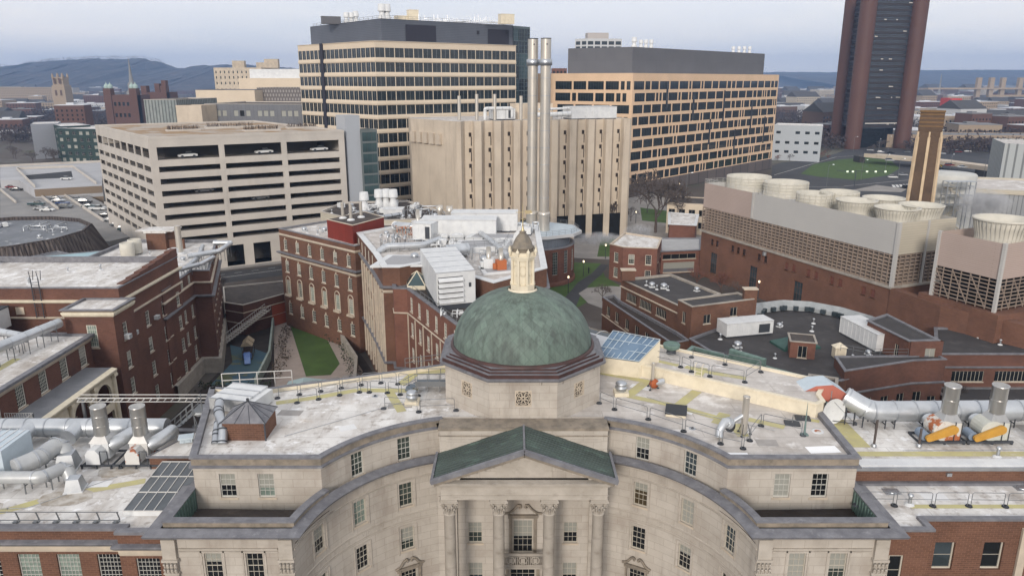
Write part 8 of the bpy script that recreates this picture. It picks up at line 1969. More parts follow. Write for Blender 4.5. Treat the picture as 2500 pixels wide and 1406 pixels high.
for k,(px,py,z) in enumerate([(2125,367,0),(2150,372,0),(2175,374,0),(2215,372,0),(2340,371,0),(2362,370,0),(2300,375,0),(2275,402,5.),(2250,398,5.),(2318,404,5.),(2350,408,5.),(2172,392,5.),(2330,424,0),(2410,418,0),(2425,421,0),(2180,433,0),(2205,427,0),(2215,458,0),(2460,440,0),(2440,452,0),(2330,366,0),(2395,366,0)]):
    x,y=G(px,py,z+.5); c=('white','silver','black','grey','red')[k%5]; kind=('sedan','suv')[k%2]
    where='on the overpass' if z else ('by the skyscraper' if px<2240 and py<380 else ('beyond the chimney' if py<380 else ('left of the chimney' if px<2240 else 'on the right road')))
    lab='distant %s %s %s'%(c,kind,where)
    if lab in seen: lab='distant %s %s %s, farther along'%(c,kind,where)
    seen.add(lab); car(x,y,z+.03,rf.uniform(-.3,.2),kind,c,lab,'cars on the highway',wheels=False)
# lamps
pm=MB(); pm.cyl(0,0,0,3.6,.09,.06,8); lm=MB(); lm.lathe([(.1,3.6),(.22,3.75),(.2,4.05),(.05,4.15)],0,0,10); pa,pb_=pm.data('pole',[IRON]),lm.data('lamp_head',[emit('warm_lamp',(1,.86,.6),1.6)])
for k,(px,py,l) in enumerate(((1387,716,'black path lamp nearest the dome'),(1424,675,'second black path lamp along the curving path'),(1478,632,'third black path lamp beside the small brick house'),(1552,545,'path lamp in front of the ribbed concrete block'),(1850,728,'black lamp by the cooling plant brick wall'),(1658,470,'lamp in the park behind the bare tree'))):
    x,y=G(px,py,0); t=thing('path_lamp',l,'street lamp',(x,y,.03),0,'path lamps'); sub('pole',pa,t); sub('lamp_head',pb_,t)
hm=MB(); hm.tube([(0,0,0),(0,0,9),(.3,0,9.8),(1.8,0,10.2)],.09,6); h2=MB(); h2.box(1.6,-.15,10.1,2.3,.15,10.25); ha,hb=hm.data('pole',[RAILG]),h2.data('lamp_head',[emit('cool_lamp',(.9,.95,1),.8)])
for k,(px,py,l) in enumerate(((2018,455,'tall highway lamp at the lower left of the roadside lawn'),(2102,440,'tall highway lamp on the near edge of the roadside lawn'),(2160,425,'tall highway lamp at the right of the lawn'),(2192,437,'tall highway lamp just left of the brick chimney'),(2318,425,'tall highway lamp right of the brick chimney'),(2400,440,'tall highway lamp near the right road bend'),(2144,378,'highway lamp in front of the skyscraper base'),(2168,370,'second highway lamp before the skyscraper base'),(2083,370,'lamp at the left foot of the skyscraper'),(2390,360,'distant lamp pole among bare trees at right'),(2440,390,'distant lamp pole near the right frame edge'),(1675,480,'street lamp left of the cooling plant'))):
    x,y=G(px,py,0); t=thing('highway_lamp',l,'street lamp',(x,y,0),rf.uniform(-1,1),'highway lamps'); sub('pole',ha,t); sub('lamp_head',hb,t)
SG=thing('traffic_signal','traffic signal mast arm with lit heads across the slip road','traffic light',(*G(2085,458,0),0)); mb=MB(); mb.bar((0,0,0),(0,0,8),.25); mb.bar((-9,0,7.6),(14,0,7.4),.2); sub('mast',mb.data('mast',[IRON]),SG); mb=MB()
for x in (-4,-1.5,5,9,13.5): mb.cbox(x,-.2,7.0,.9,.3,.7)
sub('signal_head',mb.data('signal_head',[emit('signal_white',(.8,.9,.7),.5)]),SG)
YS=thing('warning_sign','yellow diamond warning sign under the overpass','road sign',(*G(2297,418,0),0)); mb=MB(); mb.bar((0,0,0),(0,0,3),.1); sub('pole',mb.data('pole',[IRON]),YS); mb=MB(); mb.mesh([(0,-.1,2.2),(1.1,-.1,3.3),(0,-.1,4.4),(-1.1,-.1,3.3),(0,-.02,2.2),(1.1,-.02,3.3),(0,-.02,4.4),(-1.1,-.02,3.3)],[(0,1,2,3),(7,6,5,4),(0,4,5,1),(1,5,6,2),(2,6,7,3),(3,7,4,0)]); sub('plate',mb.data('plate',[mat('sign_yellow',(.8,.5,.03),None,rough=.5)]),YS)
# ---- bare trees
def tree_meshes(seed,h,spread,fine=5,up=.35,twig=TWIG):
    rr=random.Random(seed); tr=MB(); cr=MB()
    def grow(p,d,L,r,lv):
        q=p+d*L; n_=5 if lv<2 else 3
        if lv<2:
            mid=p.lerp(q,.5)+Vector((rr.uniform(-1,1),rr.uniform(-1,1),0))*L*.04; (tr if lv==0 else cr).tube([p,mid,q],r,n_,0,cap=False,rs=[r,r*.85,r*.7])
        else: cr.bar(p,q,max(r*1.8,.085))
        if lv>=fine: return
        k=rr.choice((3,3,4)) if lv<fine-1 else 4
        for i in range(k):
            a=2*PI*(i+rr.random()*.6)/k; side=d.cross(Vector((0.3,.2,1))); 
            if side.length<.05: side=Vector((1,0,0))
            side.normalize(); side=Matrix.Rotation(a,3,d)@side
            t_=rr.uniform(.55,1.) if i else 1.
            nd=(d*(1-spread*.5)+side*spread*rr.uniform(.7,1.2)+Vector((0,0,up*.35))).normalized()
            grow(p.lerp(q,t_),nd,L*rr.uniform(.62,.8),max(r*.58,.015),lv+1)
    grow(Vector((0,0,0)),Vector((rr.uniform(-.05,.05),rr.uniform(-.05,.05),1)).normalized(),h*.28,h*.018,0)
    return tr.data('trunk',[BARK]),cr.data('crown',[twig])
TM=[tree_meshes(1,20,.62,6),tree_meshes(2,12,.55,4,.6),tree_meshes(3,12,.7,4,.5),tree_meshes(5,10,.6,4,.5,TWIG2),tree_meshes(8,14,.35,5,1.2)]
def tree(x,y,k,s,label,group='bare winter trees'):
    t=thing('bare_tree',label,'tree',(x,y,0),rf.uniform(0,6.28),group); t.scale=(s,s,s); sub('trunk',TM[k][0],t); sub('crown',TM[k][1],t); return t
x,y=G(1600,568,0); tree(x,y,0,1.35,'big bare tree with dense twigs right of the ribbed concrete block')
for (px,py,k,s,l) in ((1492,572,4,.95,'tall narrow bare tree against the right end of the ribbed block'),(1660,560,3,.8,'small reddish bare tree beside the big bare tree'),(1640,520,1,.8,'bare tree behind the big bare tree'),(1700,700,3,.7,'reddish bare tree at the left end of the cooling plant wall'),(1760,715,3,.75,'reddish bare tree in front of the cooling plant arches'),(1800,735,2,.55,'low bare tree between stepped brick hall and cooling plant'),(1470,735,2,.5,'small bare shrub-like tree on the paved circle'),(1580,520,1,.8,'thin bare tree left behind the big one'),(1540,540,2,.6,'low bare tree in front of the tan building base'),(2330,985,2,.45,'slender bare tree behind the right wing stack'),(1450,590,3,.4,'low reddish tree by the round brick plant'),(575,640,1,.35,'young street tree in front of the garage, left'),(640,630,1,.35,'young street tree in front of the garage, right'),(545,720,1,.5,'bare tree beside the low brick annex')):
    x,y=G(px,py,0); tree(x,y,k,s,l)
# park of trees by the skyscraper and along streets
k=0; tl=['bare tree in the grove right of the skyscraper, beyond the road','bare tree on the verge at the foot of the skyscraper','bare street tree among the roofs at far left','bare tree near the grey office block']
for i in range(46): px=rf.uniform(2235,2440); py=rf.uniform(340,372); x,y=G(px,py,0); tree(x,y,rf.choice((1,2)),rf.uniform(.8,1.2),tl[0],'grove right of the skyscraper')
for i in range(16): px=rf.uniform(2035,2240); py=rf.uniform(358,372); x,y=G(px,py,0); tree(x,y,rf.choice((1,2)),rf.uniform(.4,.7),tl[1],'trees at the skyscraper foot')
for i in range(12): px=rf.uniform(1895,2030); py=rf.uniform(380,398); x,y=G(px,py,0); tree(x,y,rf.choice((1,2,3)),rf.uniform(.4,.7),tl[3],'trees near the grey office block')
for i in range(60): px=rf.uniform(0,345); py=rf.uniform(300,400); x,y=G(px,py,0); tree(x,y,rf.choice((1,2)),rf.uniform(.7,1.1),tl[2],'street trees at far left')
# ---- far city: one thing per building
WLL=dict(red=mat('far_red_brick',(.12,.065,.052),None,rough=.9),brown=mat('far_brown_brick',(.12,.08,.065),None,rough=.9),grey=mat('far_grey_wall',(.22,.22,.22),None,rough=.9),cream=mat('far_cream_wall',(.42,.37,.3),None,rough=.9),white=mat('far_white_wall',(.5,.5,.5),None,rough=.9),tan=mat('far_tan_wall',(.33,.26,.19),None,rough=.9))
RFF=dict(white=mat('far_white_roof',(.55,.56,.58),None,rough=.9),dark=mat('far_dark_roof',(.07,.068,.07),None,rough=.9),grey=mat('far_grey_roof',(.2,.2,.205),None,rough=.9))
ROOFW=dict(white='white flat roof',dark='dark pitched roof',grey='grey flat roof')
def far_b(x,y,w,d,h,rz,wc,rc,label,group):
    t=thing('far_building',label,'building',(x,y,0),rz,group); mb=MB(); mb.box(-w/2,-d/2,0,w/2,d/2,h); o=sub('wall',mb.data('wall',[WLL[wc]]),t); mb=MB()
    if rc=='dark': mb.mesh([(-w/2-.3,-d/2-.3,h),(w/2+.3,-d/2-.3,h),(w/2+.3,d/2+.3,h),(-w/2-.3,d/2+.3,h),(-w/2-.3,0,h+d*.28),(w/2+.3,0,h+d*.28)],[(0,1,5,4),(2,3,4,5),(1,2,5),(3,0,4)])
    else: mb.box(-w/2-.1,-d/2-.1,h,w/2+.1,d/2+.1,h+.4); mb.box(-w*.2,-d*.1,h+.4,w*.05,d*.2,h+1.8)
    sub('roof',mb.data('roof',[RFF[rc]]),t); mb=MB(); n=max(3,int(w/3.2)); m=max(1,int((h-1)/3.3))
    for j in range(m):
        for i in range(n): xx=-w/2+w*(i+.5)/n; zz=1.2+j*3.3; mb.face([(xx-.6,-d/2-.04,zz),(xx+.6,-d/2-.04,zz),(xx+.6,-d/2-.04,zz+1.6),(xx-.6,-d/2-.04,zz+1.6)])
    sub('window_row',mb.data('window_row',[GL_D]),t)
placed=[]
def scatter(n,x0,x1,y0,y1,area,ks=1.,avoid=()):
    c=0; tries=0
    while c<n and tries<n*30:
        tries+=1; px=rf.uniform(x0,x1); py=y0+(y1-y0)*rf.random()**.9
        x,y=G(px,py,0); w=rf.uniform(12,30)*ks*(1+y/2500); d=rf.uniform(12,20)*ks*(1+y/2500); h=rf.choice((6,8,9,10,12,15,18))*(1+y/6000)
        if any(abs(x-a)<(w+b2)*.55 and abs(y-b)<(d+e)*.7 for a,b,b2,e in placed): continue
        if any(ax0<px<ax1 and ay0<py<ay1 for ax0,ax1,ay0,ay1 in avoid): continue
        placed.append((x,y,w,d)); wc=rf.choice(('red','red','brown','grey','cream','white','tan')); rc=rf.choice(('white','dark','grey','white'))
        far_b(x,y,w,d,h,rf.choice((.25,.25,.3,-.2)),wc,rc,'distant low %s building with %s, %s'%(wc,ROOFW[rc],area),'distant buildings, '+area); c+=1
scatter(120,-20,530,212,330,'far left city',1.,avoid=((60,350,285,345),(345,520,235,330)))
scatter(45,1890,2060,215,340,'city left of the skyscraper',1.1,avoid=((1880,2010,290,400),))
scatter(95,2225,2560,215,345,'city right of the skyscraper',1.2)
# roadside low building with long roof right of the chimney
slab('long_low_station','long low tan building with overhanging roof beyond the tree grove',[(275,560),(385,545),(390,575),(280,590)],9.5,WLL['tan'],RFF['grey'])
slab('red_box_store','bright red narrow block in the right distance',[(512,900),(523,898),(525,925),(514,927)],27,mat('bright_red_wall',(.5,.06,.05),None,rough=.8),RFF['white'])
far_b(560,880,60,24,14,.05,'cream','white','long pale warehouse with white roof near the right frame edge','distant buildings, city right of the skyscraper')
# ---- landmark silhouettes, far left
def gothic(px,py,D,top,w,label):
    x=sightx(px,D,20); t=thing('gothic_tower',label,'tower',(x,D,0)); _,_,zt=ZD(px,top,D); mb=MB(); mb.mesh([(sx*w*k,sy*w*k,z) for z,k in ((0,.55),(zt*.72,.5),(zt*.73,.42),(zt*.9,.4)) for sx,sy in ((-1,-1),(1,-1),(1,1),(-1,1))],[(i+4*j,(i+1)%4+4*j,(i+1)%4+4*j+4,i+4*j+4) for j in range(3) for i in range(4)]+[(12,13,14,15)]); sub('shaft',mb.data('shaft',[WLL['tan']]),t); mb=MB()
    for sx in (-1,0,1):
        for sy in (-1,1): mb.lathe([(w*.09,zt*.86),(w*.09,zt*.94),(0,zt*1.0)],sx*w*.38,sy*w*.38,6)
    sub('pinnacle',mb.data('pinnacle',[WLL['tan']]),t); mb=MB()
    for k in (-1,1):
        for z0 in (.5,.76): mb.face([(k*w*.2-w*.08,-w*.53,zt*z0),(k*w*.2+w*.08,-w*.53,zt*z0),(k*w*.2+w*.08,-w*.53,zt*(z0+.12)),(k*w*.2-w*.08,-w*.53,zt*(z0+.12))])
    sub('belfry_opening',mb.data('belfry_opening',[WLL['brown']]),t)
gothic(156,235,1000,178,16,'gothic stone tower with pinnacles on the far left skyline')
def domed(px0,px1,D,topy,label,m,domes,wc='red'):
    x0,x1=sightx(px0,D,30),sightx(px1,D,30); w=x1-x0; zt=ZD((px0+px1)/2,topy,D)[2]; t=thing('towered_building',label,'building',((x0+x1)/2,D,0)); mb=MB(); mb.box(-w/2,-12,0,w/2,12,zt*.86); mb.box(-w/2,-13,0,-w*.28,-6,zt); mb.box(w*.28,-13,0,w/2,-6,zt); sub('wall',mb.data('wall',[m]),t); mb=MB()
    if domes:
        for k in (-.44,-.33,.33,.44): mb.lathe([(1.9,zt),(2.3,zt+1.5),(1.7,zt+3),(.5,zt+4),(0,zt+6)],w*k,-9.5,10)
    else: mb.box(-w*.1,-5,zt*.86,w*.1,3,zt*1.05); mb.box(w*.25,-8,zt,w*.42,-2,zt*1.12)
    sub('dome' if domes else 'turret',mb.data('dome',[mat('pale_green_domes',(.35,.45,.42),None,rough=.6) if domes else m]),t); mb=MB()
    for j in range(3):
        for i in range(4): x=-w*.2+w*.13*i; z=zt*(.15+.24*j); mb.face([(x-1,-12.1,z),(x+1,-12.1,z),(x+1,-12.1,z+3.2),(x-1,-12.1,z+3.2)])
    sub('window_row',mb.data('window_row',[GL_D]),t)
domed(273,352,700,216,'red brick building with small green onion domes on the left skyline',WLL['red'],True)
domed(362,422,760,210,'red brick castle-like building with square turrets, left skyline',WLL['red'],False)
SPI=thing('thin_spire','very thin pale church spire rising above the onion domes','spire',(sightx(316,780,60),780,0)); mb=MB(); mb.lathe([(6,0),(6,36),(4,38),(4,44),(2.2,46),(.9,60),(.2,ZD(314,143,780)[2])],0,0,8); sub('spire',mb.data('spire',[WLL['grey']]),SPI); mb=MB(); mb.cbox(0,6,0,14,26,22); sub('nave',mb.data('nave',[WLL['grey']]),SPI)
far_b(sightx(45,1500,20),1500,180,40,34,.05,'tan','grey','long pale museum-like building on the far left skyline','distant buildings, far left city')
far_b(sightx(182,600,20),600,21,18,29,.2,'red','white','cross-gabled orange brick house tower above the green flats','distant buildings, far left city')
far_b(sightx(30,640,10),640,40,20,5.5,.2,'grey','white','long white-roofed building behind the green flats','distant buildings, far left city')
# bridge towers at right
BR=thing('far_bridge','distant cable bridge with pale twin towers on the right horizon','bridge',(700,1500,0)); mb=MB(); 
for px in (2393,2424,2452,2494): D=1500; x=sightx(px,D,60); mb.box(x-4-700,-4,0,x+4-700,4,ZD(px,190,D)[2]-0)
sub('bridge_tower',mb.data('bridge_tower',[WLL['tan']]),BR); mb=MB(); x0,x1=sightx(2260,1500,30)-700,sightx(2700,1500,30)-700; mb.box(x0,-8,30,x1,8,33); mb.bar((x0,-200,22),(x1,-200,22),3); sub('deck',mb.data('deck',[WLL['tan']]),BR)
for k,(px,top,D) in enumerate(((2299,180,1900),)):
    t=thing('radio_mast','thin lattice mast on the right horizon','mast',(sightx(px,D,60),D,0)); mb=MB(); mb.lathe([(6,0),(2,ZD(px,205,D)[2]),(.6,ZD(px,top,D)[2])],0,0,4); sub('mast',mb.data('mast',[WLL['grey']]),t)
# hills
def ridge(name,xs,D,tops,depth,m,label,seed):
    rr=random.Random(seed); mb=MB(); n=160; cols=[]
    for i in range(n+1):
        px=xs[0]+(xs[1]-xs[0])*i/n
        for a,b in zip(tops,tops[1:]):
            if a[0]<=px<=b[0]: t_=(px-a[0])/(b[0]-a[0]); t_=t_*t_*(3-2*t_); py=a[1]+(b[1]-a[1])*t_
        zt=ZD(px,py,D)[2]+rr.uniform(-2,2); x=sightx(px,D,80); col=[]
        for f_ in (0,.12,.3,.5,.7,.85,1.): col.append((x+(rr.uniform(-1,1)*12),D-depth*(1-f_)+rr.uniform(-20,20),max(-1,zt*(f_**.8))*(1 if f_ in (0,1) else rr.uniform(.9,1.05))))
        col.append((x,D+depth,0)); cols.append(col)
    for i in range(n):
        for j in range(7): mb.face([cols[i][j],cols[i+1][j],cols[i+1][j+1],cols[i][j+1]],0,True)
    mb.build(name,m,None,kind='structure',label=label)
HILL=mat('wooded_hill',(.045,.04,.042),(.03,.032,.036),rough=1,scale=.01,stains=(((.13,.1,.09),.02,.5,.7,.7,None),))
ridge('hill',(-250,800),3600,[(-250,185),(-60,178),(0,163),(40,167),(70,157),(150,147),(240,144),(300,145),(345,143),(385,150),(410,166),(470,168),(500,160),(560,158),(800,170)],900,HILL,'long wooded ridge on the left horizon',1)
ridge('hill',(1850,2900),5200,[(1850,178),(1900,176),(2030,177),(2260,172),(2400,171),(2500,171),(2700,174),(2900,180)],1500,HILL,'low wooded hills on the right horizon',2)
ridge('hill',(700,1950),5600,[(700,185),(1200,186),(1500,188),(1950,182)],1200,HILL,'distant low hills behind the towers',3)
# trees on the ridge top and woodland masses
mb=MB(); rr=random.Random(4)
def tuft(mb,x,y,z,h,w,n=7):
    for i in range(n):
        a=rr.uniform(0,6.28); p=Vector((x+rr.gauss(0,w*.3),y+rr.gauss(0,w*.3),z+rr.uniform(.15,.8)*h)); v=Vector((rr.gauss(0,1),rr.gauss(0,1),rr.gauss(0,.8))).normalized()*w*rr.uniform(.12,.3); u=Vector((rr.gauss(0,1),rr.gauss(0,1),rr.gauss(0,1.4))).normalized()*w*rr.uniform(.1,.22); mb.face([p,p+v,p+v+u])
for i in range(240):
    px=rr.uniform(0,420); tp=[(0,163),(40,167),(70,157),(150,147),(240,144),(345,143),(385,150),(410,166),(421,166)]
    for a,b in zip(tp,tp[1:]):
        if a[0]<=px<=b[0]: py=a[1]+(b[1]-a[1])*(px-a[0])/(b[0]-a[0])
    x,y,z=ZD(px,py,3590); tuft(mb,x,y,z-6,22,16,9)
mb.build('hilltop_woodland',TWIG,None,kind='stuff',label='bare trees along the left ridge top')
mb=MB()
for (n,x0,x1,y0,y1) in ((2300,0,540,214,350),(500,1890,2050,218,372),(800,2225,2520,216,378)):
    for i in range(n):
        px=rr.uniform(x0,x1); py=y0+(y1-y0)*rr.random(); x,y=G(px,py,0); s=(1+y/1500); tuft(mb,x,y,0,9*s**.5,9*s**.5,int(26/s)+6)
mb.build('bare_woodland',mat('purple_brown_twigs',(.07,.052,.052),(.05,.042,.042),rough=1,scale=.02),None,kind='stuff',label='mass of bare trees between the distant roofs')
# person on the path
PE=MB(); PE.lathe([(0,0),(.12,.02),(.13,.4),(.17,.8),(.2,.95),(.22,1.2),(.2,1.4),(.08,1.5),(.1,1.6),(.11,1.68),(0,1.78)],0,0,10); x,y=G(1437,668,0); o=PE.build('person',mat('dark_clothing',(.03,.032,.04),None,rough=.9),None,label='person in dark coat walking on the curving path',cat='person'); o.location=(x,y,.08)
# steam
def steam(px,py,D,w,h,dn,label,seed):
    x,y,z=ZD(px,py,D); m=bpy.data.materials.new('steam_vapour'); m.use_nodes=True; nt=m.node_tree
    for n in list(nt.nodes): nt.nodes.remove(n)
    o=nt.nodes.new('ShaderNodeOutputMaterial'); v=nt.nodes.new('ShaderNodeVolumePrincipled'); v.inputs['Color'].default_value=(.95,.96,1,1)
    tc=nt.nodes.new('ShaderNodeTexCoord'); nz=_noise(nt,tc.outputs['Object'],.55,5,.6); vm=nt.nodes.new('ShaderNodeVectorMath'); vm.operation='LENGTH'; mp=nt.nodes.new('ShaderNodeMapping'); mp.inputs['Scale'].default_value=(2/w,2/(w*.6),2/h); nt.links.new(tc.outputs['Object'],mp.inputs[0]); nt.links.new(mp.outputs[0],vm.inputs[0])
    fall=_ramp(nt,vm.outputs['Value'],.2,1.,1,0); mu=nt.nodes.new('ShaderNodeMath'); mu.operation='MULTIPLY'; nt.links.new(_ramp(nt,nz,.4,.56,0,1),mu.inputs[0]); nt.links.new(fall,mu.inputs[1]); m2=nt.nodes.new('ShaderNodeMath'); m2.operation='MULTIPLY'; nt.links.new(mu.outputs[0],m2.inputs[0]); m2.inputs[1].default_value=dn; nt.links.new(m2.outputs[0],v.inputs['Density']); nt.links.new(v.outputs[0],o.inputs['Volume'])
    mb=MB(); mb.lathe([(.001,-h/2),(w*.35,-h*.35),(w*.5,0),(w*.35,h*.35),(.001,h/2)],0,0,14); ob=mb.build('steam',m,None,kind='stuff',label=label); ob.location=(x,y,z)
steam(2400,497,150,12,7,.9,'puff of white steam beside the steel access stair',1)
steam(1460,583,205,16,4,.6,'low drifting steam behind the curving path',2)
steam(1560,565,212,10,5,.6,'steam puff by the link building chimney',3)
# ================= small things scattered over the flat roofs =================
rc=random.Random(21)
v1=MB(); v1.cyl(0,0,0,.7,.12,.12,8); v1.lathe([(.2,.7),(.2,.8),(0,.9)],0,0,8); v1f=MB(); v1f.lathe([(.35,0),(.3,.08),(.13,.16)],0,0,8); VA,VB=v1.data('vent_pipe',[GALV]),v1f.data('flashing',[WHITEP])
g1m=MB(); g1m.cyl(0,0,.1,.55,.4,.4,12); g1m.lathe([(.55,.55),(.5,.75),(0,.95)],0,0,12); g1f=MB(); g1f.cbox(0,0,0,1.,1.,.15); GA1,GB1=g1m.data('hood',[GALV]),g1f.data('kerb',[WHITEP])
b1m=MB(); b1m.cbox(0,0,.2,1.6,1.1,1.0); b1m.cyl(0,0,1.2,1.3,.4,n=12); b1f=MB(); b1f.cbox(0,0,0,1.7,1.2,.2); BA1,BB1=b1m.data('cabinet',[WHITEP]),b1f.data('base_frame',[IRON])
def inpoly(x,y,P):
    c=False
    for i in range(len(P)):
        a,b=P[i],P[i-1]
        if (a[1]>y)!=(b[1]>y) and x<(b[0]-a[0])*(y-a[1])/(b[1]-a[1])+a[0]: c=not c
    return c
def clutter(P,z,where,n,kinds=(0,0,1,2),avoid=()):
    xs=[p[0] for p in P];ys=[p[1] for p in P]; cx=sum(xs)/len(P);cy=sum(ys)/len(P); Q=[(p[0]*.86+cx*.14,p[1]*.86+cy*.14) for p in P]; k=0;t_=0
    while k<n and t_<400:
        t_+=1; x,y=rc.uniform(min(xs),max(xs)),rc.uniform(min(ys),max(ys))
        if not inpoly(x,y,Q) or any(math.hypot(x-a,y-b)<r for a,b,r in avoid): continue
        q=rc.choice(kinds); k+=1
        nm,lb,ct,A,B=(('vent_pipe','thin capped vent pipe on '+where,'vent pipe',VA,VB),('roof_vent','small round mushroom vent on '+where,'roof vent',GA1,GB1),('condenser','small white condenser unit on '+where,'condenser',BA1,BB1))[q]
        t=thing(nm,lb,ct,(x,y,z),rc.uniform(0,3),lb); t.scale=(s:=rc.uniform(.8,1.25),s,s); sub(('vent_pipe','hood','cabinet')[q],A,t); sub(('flashing','kerb','base_frame')[q],B,t)
clutter(C2,21.25,'the institute roof',34,(0,0,1,2,2))
clutter([(P1[0],P1[1]),P2,(-24,136),(-33,150)],19.6,'the left institute roof',6,(0,1),((-30,138,7),))
clutter([(-48.5,188),(-42.3,181.5),(-30,176),(-15.2,178.5),(-14,182),(-29,206),(-46,203)],15.5,'the rear brown roof',22,(0,1,2))
clutter([(-40,152),(-14,146),(-5,160),(-12,178),(-33,176)],14.6,'the roof behind the red plant room',20,(0,1,2,2))
clutter([(31,120),(34,104),(46,100),(57,106),(62,118),(56,133),(47,134)],6.65,'the black fan-shaped roof',12,(0,0,1),((38,121,5),(58,116,5),(45.7,114,4)))
clutter([(21.5,142.9),(29,125),(38.3,132.6),(32.2,147)],9.75,'the black roof of the stepped brick hall',6,(0,1))
clutter([(66,108),(98,108),(104,118),(72,118)],7.7,'the long black roof at right',7,(0,1))
clutter([(-150,166),(-104,166),(-106,195),(-140,197)],11.5,'the round hall roof',14,(0,1,2))
clutter(rect(-110,97,-56,112),20.7,'the tall brick block roof',8,(0,1),((-88,105,7),))
clutter(rect(-74,116,-56,138),17.3,'the rear brick wing roof',7,(0,1,2))
clutter([(25,51),(60,51),(60,55.5),(25,55.5)],21.49,'the right wing roof',0,(0,))
for k,(px,py) in enumerate(((2220,1232),(2435,1115),(2050,1150))):
    x,y=G(px,py,20.1 if py>1130 else 21.5); t=thing('vent_pipe',('dark thin vent pipe near the railing on the lower right roof','small vent pipe at the right of the upper right wing roof','thin vent pipe by the limestone pavilion on the right')[k],'vent pipe',(x,y,20.1 if py>1130 else 21.48)); sub('vent_pipe',VA,t); sub('flashing',VB,t)

for k,(x,y,z,n,w,h,l) in enumerate(((-19.5,122,zr2,16,2.6,2.2,'tangle of grey pipes on stands inside the curved duct'),(-13,134,zr2,18,2.4,2.8,'tall pipe and valve cluster left of the container units'),(-11,120,zr2,12,2.2,1.6,'low pipe run between curved duct and raised panel'),(3,134,zr2,12,1.4,2.0,'pipe cluster right of the rear container unit'),(-23,186,15.5,18,4,2.4,'pipes and small ducts around the trio of tall white fans'),(-36,190,15.5,14,4,1.6,'low pipe runs on the rear flat brown roof'),(-24,165,14.6,16,5,1.8,'pipe runs on the roof behind the red plant room'),(-12,155,14.6,14,4,2.2,'pipe stand cluster behind the yellow-bodied fans'),(-8,92,18.5,8,1.4,1.,'pipes beside the huge air handler'),(-118,186,11.5,12,5,1.3,'conduits on the round hall roof'))):
    t=thing('roof_pipework',l,'pipework',(x,y,z),0,'roof pipework behind the dome'); mb=MB(); m2=MB(); rr=random.Random(50+k)
    for i in range(n):
        a,b=rr.uniform(-w,w),rr.uniform(-w*.7,w*.7); hh_=rr.uniform(.35,h); L=rr.uniform(.8,w); r_=rr.choice((.06,.09,.16))
        P=[(a,b,hh_),(a+L,b,hh_)] if rr.random()<.5 else [(a,b,hh_),(a,b+L,hh_)]
        mb.tube([(P[0][0],P[0][1],0 if rr.random()<.4 else hh_-.3)]+P+[(P[1][0],P[1][1],max(0,hh_-.5))],r_,6)
        m2.bar((P[0][0],P[0][1],0),P[0],.06); m2.bar((P[1][0],P[1][1],0),P[1],.06)
    sub('pipe',mb.data('pipe',[(PIPEW,GALV,WHITEP)[k%3]]),t); sub('pipe_stand',m2.data('pipe_stand',[IRON]),t)
rail_run('roof_railing','grey railing beside the huge air handler along the long brick wall edge',[(-14.2,103.4),(-6.9,88.6)],18.6,1.05,RAILG,2,1.6)
rail_run('roof_railing','grey railing across the institute roof in front of the container units',[(-14,124.5),(-2,124)],zr2,1.05,RAILG,2,1.6)
rail_run('roof_railing','grey railing on the raised grey panel of the institute roof',[(-9.3,116.7),(-1.2,118.6),(-.5,123.7)],zr2+.9,1.0,RAILG,2,1.6)
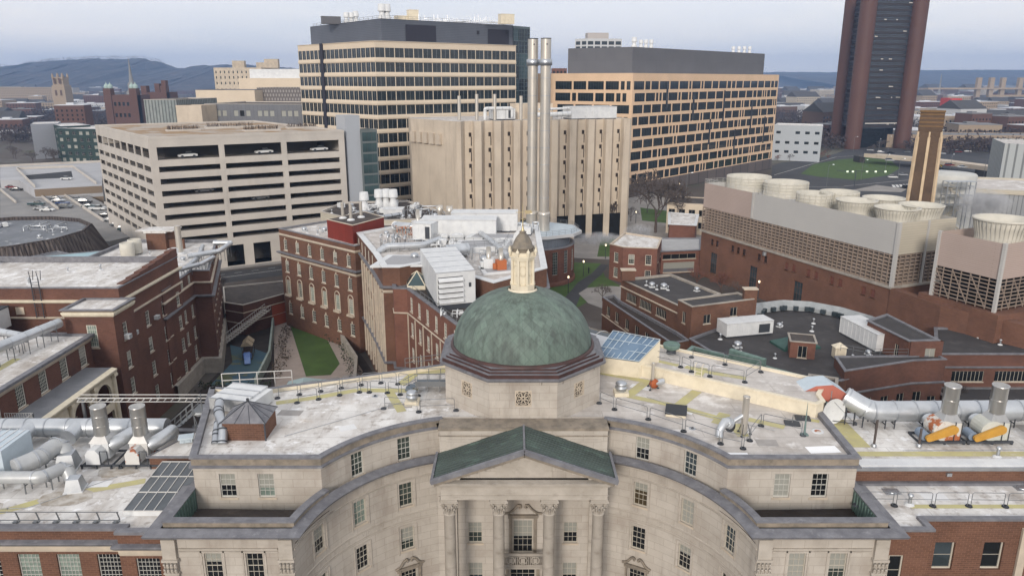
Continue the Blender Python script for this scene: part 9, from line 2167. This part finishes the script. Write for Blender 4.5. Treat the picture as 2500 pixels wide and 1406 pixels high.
# worn patches, drains and conduits on the near white roofs
PT=mat('newer_roof_patch',(.72,.72,.72),(.64,.64,.64),rough=.7,scale=1); PD2=mat('older_roof_patch',(.36,.34,.32),(.3,.28,.265),rough=.85,scale=1)
for k,(pts,par,z) in enumerate((([(-18.2,53.2),(-16.4,53.1),(-16.3,54.1),(-18.1,54.2)],hall,FZ+.006),([(-12.6,50.4),(-11.5,50.9),(-11.9,51.7),(-13,51.2)],hall,FZ+.006),([(-9.8,54.4),(-7.9,54.6),(-8,55.5),(-9.9,55.3)],hall,FZ+.006),([(12.2,54.2),(13.9,53.3),(14.3,54.),(12.6,55)],hall,FZ+.006),([(17.4,48.2),(18.9,48.1),(19,49.1),(17.5,49.2)],hall,FZ+.006),([(9.9,58.8),(11.4,57.9),(11.8,58.6),(10.3,59.5)],hall,FZ+.006),([(-38,45),(-36.4,45),(-36.4,46.2),(-38,46.2)],FL,FLZ-.085),([(-30.5,47.9),(-29,48),(-29,48.9),(-30.5,48.8)],FL,FLZ-.083),([(40,53.6),(41.8,53.6),(41.8,54.8),(40,54.8)],FR,21.49),([(28.5,45.8),(30.2,45.8),(30.2,46.8),(28.5,46.8)],FR,20.115))):
    mb=MB(); flat(mb,pts,z); mb.build('roof_patch',PT if k%2 else PD2,par)
for k,(pts,z,l) in enumerate((([(-16.5,49.6),(-12.6,52.6),(-8.8,55.6)],FZ,'thin black cable lying across the left white roof'),([(11,56.6),(14.2,53.6),(19.4,50.5)],FZ,'thin grey conduit lying across the right white roof'),([(-41,44.6),(-33,45.2),(-29,49.4)],19.9,'thin grey cable lying on the near left roof'),([(29,50.4),(38,50.5),(44,50.9)],21.48,'thin conduit along the right wing roof'))):
    t=MB(); t.tube([(p[0],p[1],z+.05) for p in pts],.022,5); t.build('roof_cable',GALV,None,label=l,cat='cable')
for k,(x,y,z,l) in enumerate(((-11.2,56.8,FZ,'small round roof drain on the left white roof'),(13.4,50.9,FZ,'small round roof drain near the curved edge of the right roof'),(-33.5,50.2,19.9,'black roof drain near the ponding stain'),(43,53,21.48,'roof drain behind the right exhaust fans'))):
    t=thing('floor_drain',l,'drain',(x,y,z+.005),0,'small roof drains'); mb=MB(); mb.lathe([(.26,0),(.22,.05),(.12,.02)],0,0,12); sub('rim',mb.data('rim',[GALV]),t); mb=MB(); mb.lathe([(.13,.02),(.08,.12),(0,.14)],0,0,8); sub('strainer',mb.data('strainer',[IRON]),t)
